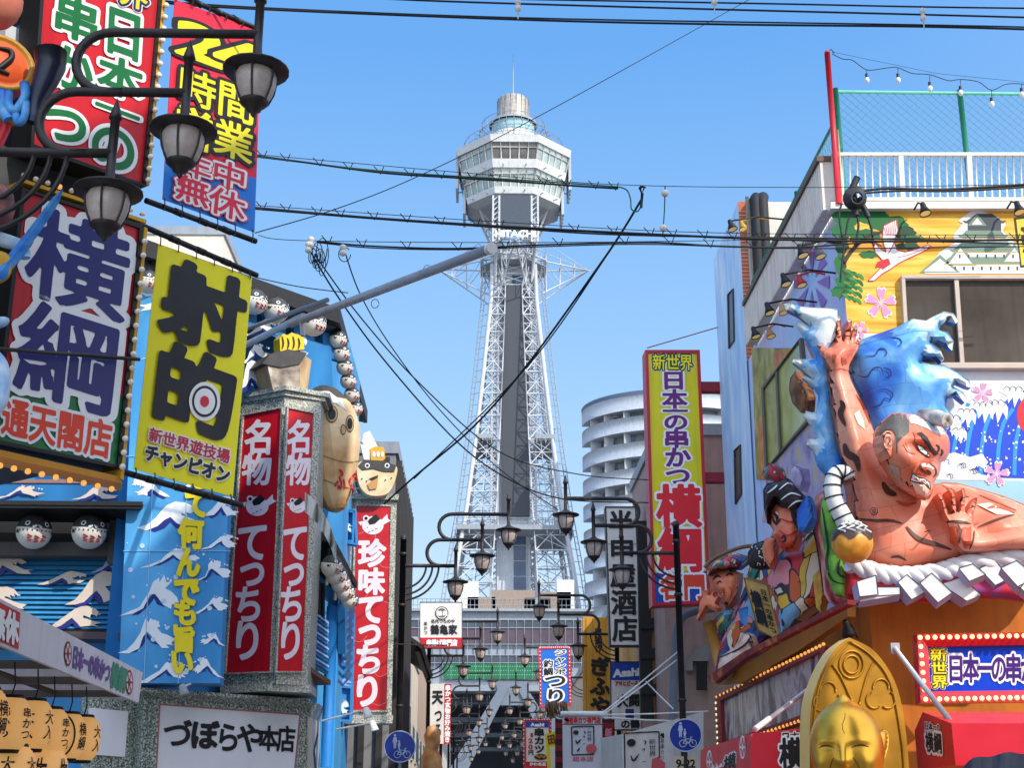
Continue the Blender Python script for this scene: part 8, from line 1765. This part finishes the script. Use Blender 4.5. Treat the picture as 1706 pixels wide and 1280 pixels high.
# ------------------------------------------------------------------ overhead pole and cables
def overhead():
    a, b_, c = at(404, 574, 18), at(505, 527, 15.5), at(820, 413, 11.0); t = thing('overhead_pole', 'long grey steel pole with white end cap reaching towards the tower neck', 'pole', a); PM = M('pole_steel', (176, 172, 176), .45, .3, var=.15, streak=.2)
    p = MB(); p.tube([at(484, 540, 15.9), at(815, 415, 11.05)], .047, PM, 14); p.build('shaft', t); p = MB(); p.tube([at(815, 415, 11.05), c], .052, WHITE, 14); p.build('end_cap', t); p = MB(); p.tube([at(380, 590, 18.4), b_], .045, PM, 10); p.tube([at(400, 552, 18.2), at(545, 500, 14.9)], .03, M('bracket_grey', (120, 120, 122), .5), 8); p.tube([at(502, 528, 15.5), at(505, 560, 15.5)], .03, PM, 8); p.build('bracket', t)
    r = MB()
    for x, y in ((625, 500), (712, 443)): m = at(x, y, 13.5); r.tube([m + V((.04 * math.cos(i * .6), 0, -.04 + .05 * math.sin(i * .6))) for i in range(11)], .005, TGREY, 4)
    r.build('ring', t)
    GC = M('cable_green', (20, 90, 70), .6); rg = random.Random(9)
    def cable(label, runs, mess=None, Y0=16, Y1=16, clips=0, sag=0):
        t = thing('overhead_cable', label, 'cable', at(*runs[0][0][0], Y0)); x0 = runs[0][0][0][0]; x1 = runs[0][0][-1][0]; YY = lambda x: Y0 + (Y1 - Y0) * (x - x0) / (x1 - x0 or 1)
        for pts, r_, m in runs:
            k = MB(); k.tube([at(p.x, p.y, YY(p.x)) for p in spl(pts, 8)], r_, m, 6); k.build('strand', t)
        if mess:
            k = MB(); k.tube([at(p.x, p.y, YY(p.x)) for p in spl(mess, 6)], .005, CABLE, 5); k.build('messenger_wire', t); S0 = spl(runs[0][0], 12)
            if clips:
                for i in range(clips):
                    q = S0[int((i + .5) * len(S0) / clips)]; o = at(q.x, q.y, YY(q.x)); k = MB(); k.tube([o + V((-.06, 0, .09)), o + V((0, 0, .02)), o + V((.03, 0, -.03)), o + V((.07, 0, .08))], .006, CABLE, 4); k.build('clip', t)
        return t
    c1 = [(-60, 84), (300, 5), (640, 18), (860, 28), (1200, 36), (1535, 42), (1760, 50)]
    cable('black cable pair across the top of the sky, lowest of the top bundle', [([(200, -6), (360, 11), (860, 32), (1200, 40), (1535, 44), (1760, 50)], .011, CABLE), ([(200, -10), (360, 8), (860, 29), (1535, 41), (1760, 46)], .008, CABLE)], None, 12, 12)
    cable('black cable across the top of the sky, second from below in the top bundle', [([(500, -12), (700, 0), (1080, 12), (1540, 24), (1760, 30)], .01, CABLE)], None, 12, 12)
    cable('thin black cable along the very top edge of the sky', [([(860, -2), (1300, 6), (1540, 11), (1760, 14)], .009, CABLE)], None, 12, 12)
    for x, y, l in ((863, 14, 'white insulator hanging on the top cables above the tower mast'), (1190, 4, 'white insulator on the top cables between tower and terrace'), (1538, 30, 'white insulator on the top cables above the terrace fence')):
        o = at(x, y, 11.95); t = thing('cable_insulator', l, 'insulator', o); k = MB(); k.lathe([(.006, .12), (.03, .09), (.03, .06), (.012, .04), (.03, .02), (.03, -.02), (.008, -.04), (.006, -.12)], o, M('porcelain', (220, 216, 206), .3), 10); k.build('body', t)
    cable('upper street cable with green sheath crossing in front of the tower deck', [([(425, 259), (520, 272), (640, 288), (760, 296), (855, 302), (950, 309), (1030, 314)], .013, CABLE), ([(425, 261), (640, 285), (855, 299), (1000, 309), (1040, 314), (1050, 330), (1052, 348), (1062, 352), (1070, 340)], .009, GC)], [(425, 257), (800, 290), (1040, 308), (1380, 312), (1760, 306)], 16, 16, 14)
    cable('heavy middle street cable crossing in front of the tower neck', [([(425, 346), (620, 363), (850, 378), (1100, 391), (1300, 399), (1500, 402), (1760, 398)], .015, CABLE), ([(425, 348), (620, 364), (850, 380), (1100, 393), (1760, 401)], .011, CABLE)], [(425, 342), (850, 371), (1200, 388), (1760, 392)], 15.5, 15.5, 26)
    cable('lower sagging street cable starting at the loose wires over the black eave', [([(528, 402), (620, 410), (760, 414), (900, 408), (1080, 404), (1200, 410), (1330, 412), (1500, 402), (1760, 408)], .011, CABLE), ([(528, 404), (620, 413), (760, 416), (900, 411), (1080, 407), (1330, 414), (1760, 410)], .008, CABLE)], [(430, 392), (510, 401), (900, 404), (1400, 398), (1760, 394)], 16, 16, 14)
    cable('long diagonal black cable dropping from the upper cable to the box fish roof', [([(1070, 330), (1040, 380), (1000, 440), (880, 606), (790, 710), (690, 795), (640, 840)], .016, CABLE), ([(1068, 332), (1000, 442), (880, 609), (690, 798)], .01, CABLE)], None, 16, 22)
    cable('thin diagonal wire running from the top sky down to the blue banner', [([(1260, -8), (900, 192), (700, 292), (560, 348), (425, 388)], .006, CABLE)], None, 18, 13)
    cable('black drop wire from the loose coils curving down past the tower base', [([(517, 418), (560, 490), (640, 600), (760, 735), (850, 800), (940, 832), (1080, 838)], .012, CABLE)], None, 16, 26)
    cable('black drop wire crossing the tower legs towards the yellow signboard', [([(524, 424), (600, 528), (700, 640), (830, 752), (960, 790), (1080, 800)], .01, CABLE)], None, 16, 26)
    cable('thin drop wire from the single white insulator over the black eave', [([(574, 418), (600, 490), (650, 575), (730, 680), (830, 780), (930, 850)], .009, CABLE)], None, 16, 26)
    cable('thin wire running from the black eave to the grey pole', [([(425, 462), (500, 478), (580, 488)], .006, CABLE)], None, 15, 15)
    t = thing('loose_wires', 'tangle of loose coiled wires with insulators hanging over the black eave', 'wires', at(520, 420, 16)); k = MB()
    for i in range(5):
        cx, cy = 518 + i * 4, 418 + rg.uniform(-4, 14); k.tube([at(cx + (7 + i) * math.cos(a * .5) * (1 - a * .02) + a * .4, cy + (15 + 2 * i) * math.sin(a * .5) + a * .6, 16) for a in range(20)], .006, CABLE, 4)
    k.tube([at(574 + 10 * math.cos(a * .4), 424 + 12 * math.sin(a * .4), 16) for a in range(15)], .006, CABLE, 4); k.build('coil', t)
    for x, y in ((514, 412), (518, 404), (571, 417)): k = MB(); k.lathe([(.01, .08), (.04, .06), (.04, .02), (.02, .0), (.04, -.02), (.04, -.06), (.01, -.08)], at(x, y, 15.9), MATS['porcelain'], 10); k.build('insulator', t)
    t = thing('hanging_insulator', 'white double insulator hanging on a short green wire beside the cable clamp', 'insulator', at(1107, 350, 16)); k = MB(); k.tube([at(1108, 310, 16), at(1107, 350, 16), at(1104, 395, 16)], .008, GC, 5)
    for x, y in ((1108, 322), (1105, 380)): k.ball(at(x, y, 16), .05, MATS['porcelain'], 10)
    k.build('body', t); t = thing('cable_clamp', 'black cable clamp where the diagonal cable meets the upper wire', 'clamp', at(1070, 322, 16)); k = MB(); k.tube([at(1066, 312, 16), at(1069, 322, 16), at(1074, 312, 16), at(1066, 311, 16)], .02, CABLE, 6); k.tube([at(1070, 322, 16), at(1068, 346, 16)], .02, CABLE, 6); k.build('body', t)
    t = thing('cable_coil', 'thick black cable coil with hanging ends in front of the orange mural', 'cables', at(1424, 340, 16.4)); k = MB()
    for i in range(5):
        rr_ = 18 - 2 * i; k.tube([at(1424 + rr_ * math.cos(a * .42) + i, 330 + rr_ * 1.05 * math.sin(a * .42), 16.4 - .03 * i) for a in range(15)], .018, M('coil_grey', (40, 42, 46), .5), 6, closed=True)
    for pts, r_ in (([(1428, 296), (1420, 316), (1424, 340), (1426, 360)], .05), ([(1430, 330), (1442, 352), (1446, 362)], .04), ([(1420, 352), (1412, 372), (1404, 430), (1400, 470)], .014), ([(1428, 356), (1430, 380), (1424, 410)], .016), ([(1446, 362), (1452, 382), (1456, 410)], .016), ([(1402, 340), (1398, 360), (1404, 400)], .014), ([(1436, 318), (1480, 314), (1560, 316), (1640, 312), (1760, 304)], .018), ([(1436, 322), (1500, 318), (1600, 318), (1760, 308)], .014)): k.tube([at(p.x, p.y, 16.4) for p in spl(pts, 5)], r_, MATS['coil_grey'], 6)
    k.build('loops', t)
    t = thing('guy_rope', 'white tent ropes stretched from the kiosk banner to the lamp post', 'ropes', at(1000, 1190, 26.5))
    for a, b_ in (((1000, 1192), (1130, 1086)), ((1002, 1194), (1128, 1100)), ((1004, 1192), (1180, 1186)), ((1004, 1196), (1150, 1203)), ((1076, 1136), (1122, 1182))): k = MB(); k.tube([at(*a, 26.5), at((a[0] + b_[0]) / 2, (a[1] + b_[1]) / 2 + 1, 26.3), at(*b_, 26.2)], .014, WHITE, 5); k.build('rope', t)
    for x0, y0, x1, y1, Y, lab in ((656, 1074, 745, 1076, 25.8, 'thin horizontal tie rod on the lamp post by the crest sign'), (960, 1056, 1180, 1058, 35.5, 'thin horizontal tie rod on the lamp post by the liquor sign')):
        t = thing('tie_rod', lab, 'rod', at(x0, y0, Y)); k = MB(); k.tube([at(x0, y0, Y), at(x1, y1, Y)], .012, IRON, 5); k.build('rod', t)
    for px0, py0, px1, py1, Y, lab in ((536, 1202, 612, 1190, 21.0, 'white gooseneck sign lamp below the narrow red signboard, upper one'), (560, 1216, 622, 1212, 21.2, 'white gooseneck sign lamp below the narrow red signboard, lower one'), (318, 1140, 306, 1152, 19.2, 'small grey floodlight on the granite cornice above the shop name')):
        t = thing('sign_lamp', lab, 'lamp', at(px1, py1, Y), 'floodlights over the shop name'); k = MB(); k.tube([at(px0, py0, Y), at(px1 - 6, py1 - 6 if px0 > 400 else py1 - 4, Y)], .014, WHITE, 6); k.build('arm', t); k = MB(); o = at(px1, py1, Y); k.lathe([(.03, .1), (.05, .08), (.06, 0), (.075, -.06), (.07, -.065), (.001, -.05)], o, WHITE if px0 > 400 else TGREY, 12, ax=(V((.9, 0, .3)), V((0, 1, 0)), V((-.3, 0, .9)))); k.build('head', t)
overhead()
bpy.data.objects.remove(_fo); bpy.data.curves.remove(_fc)
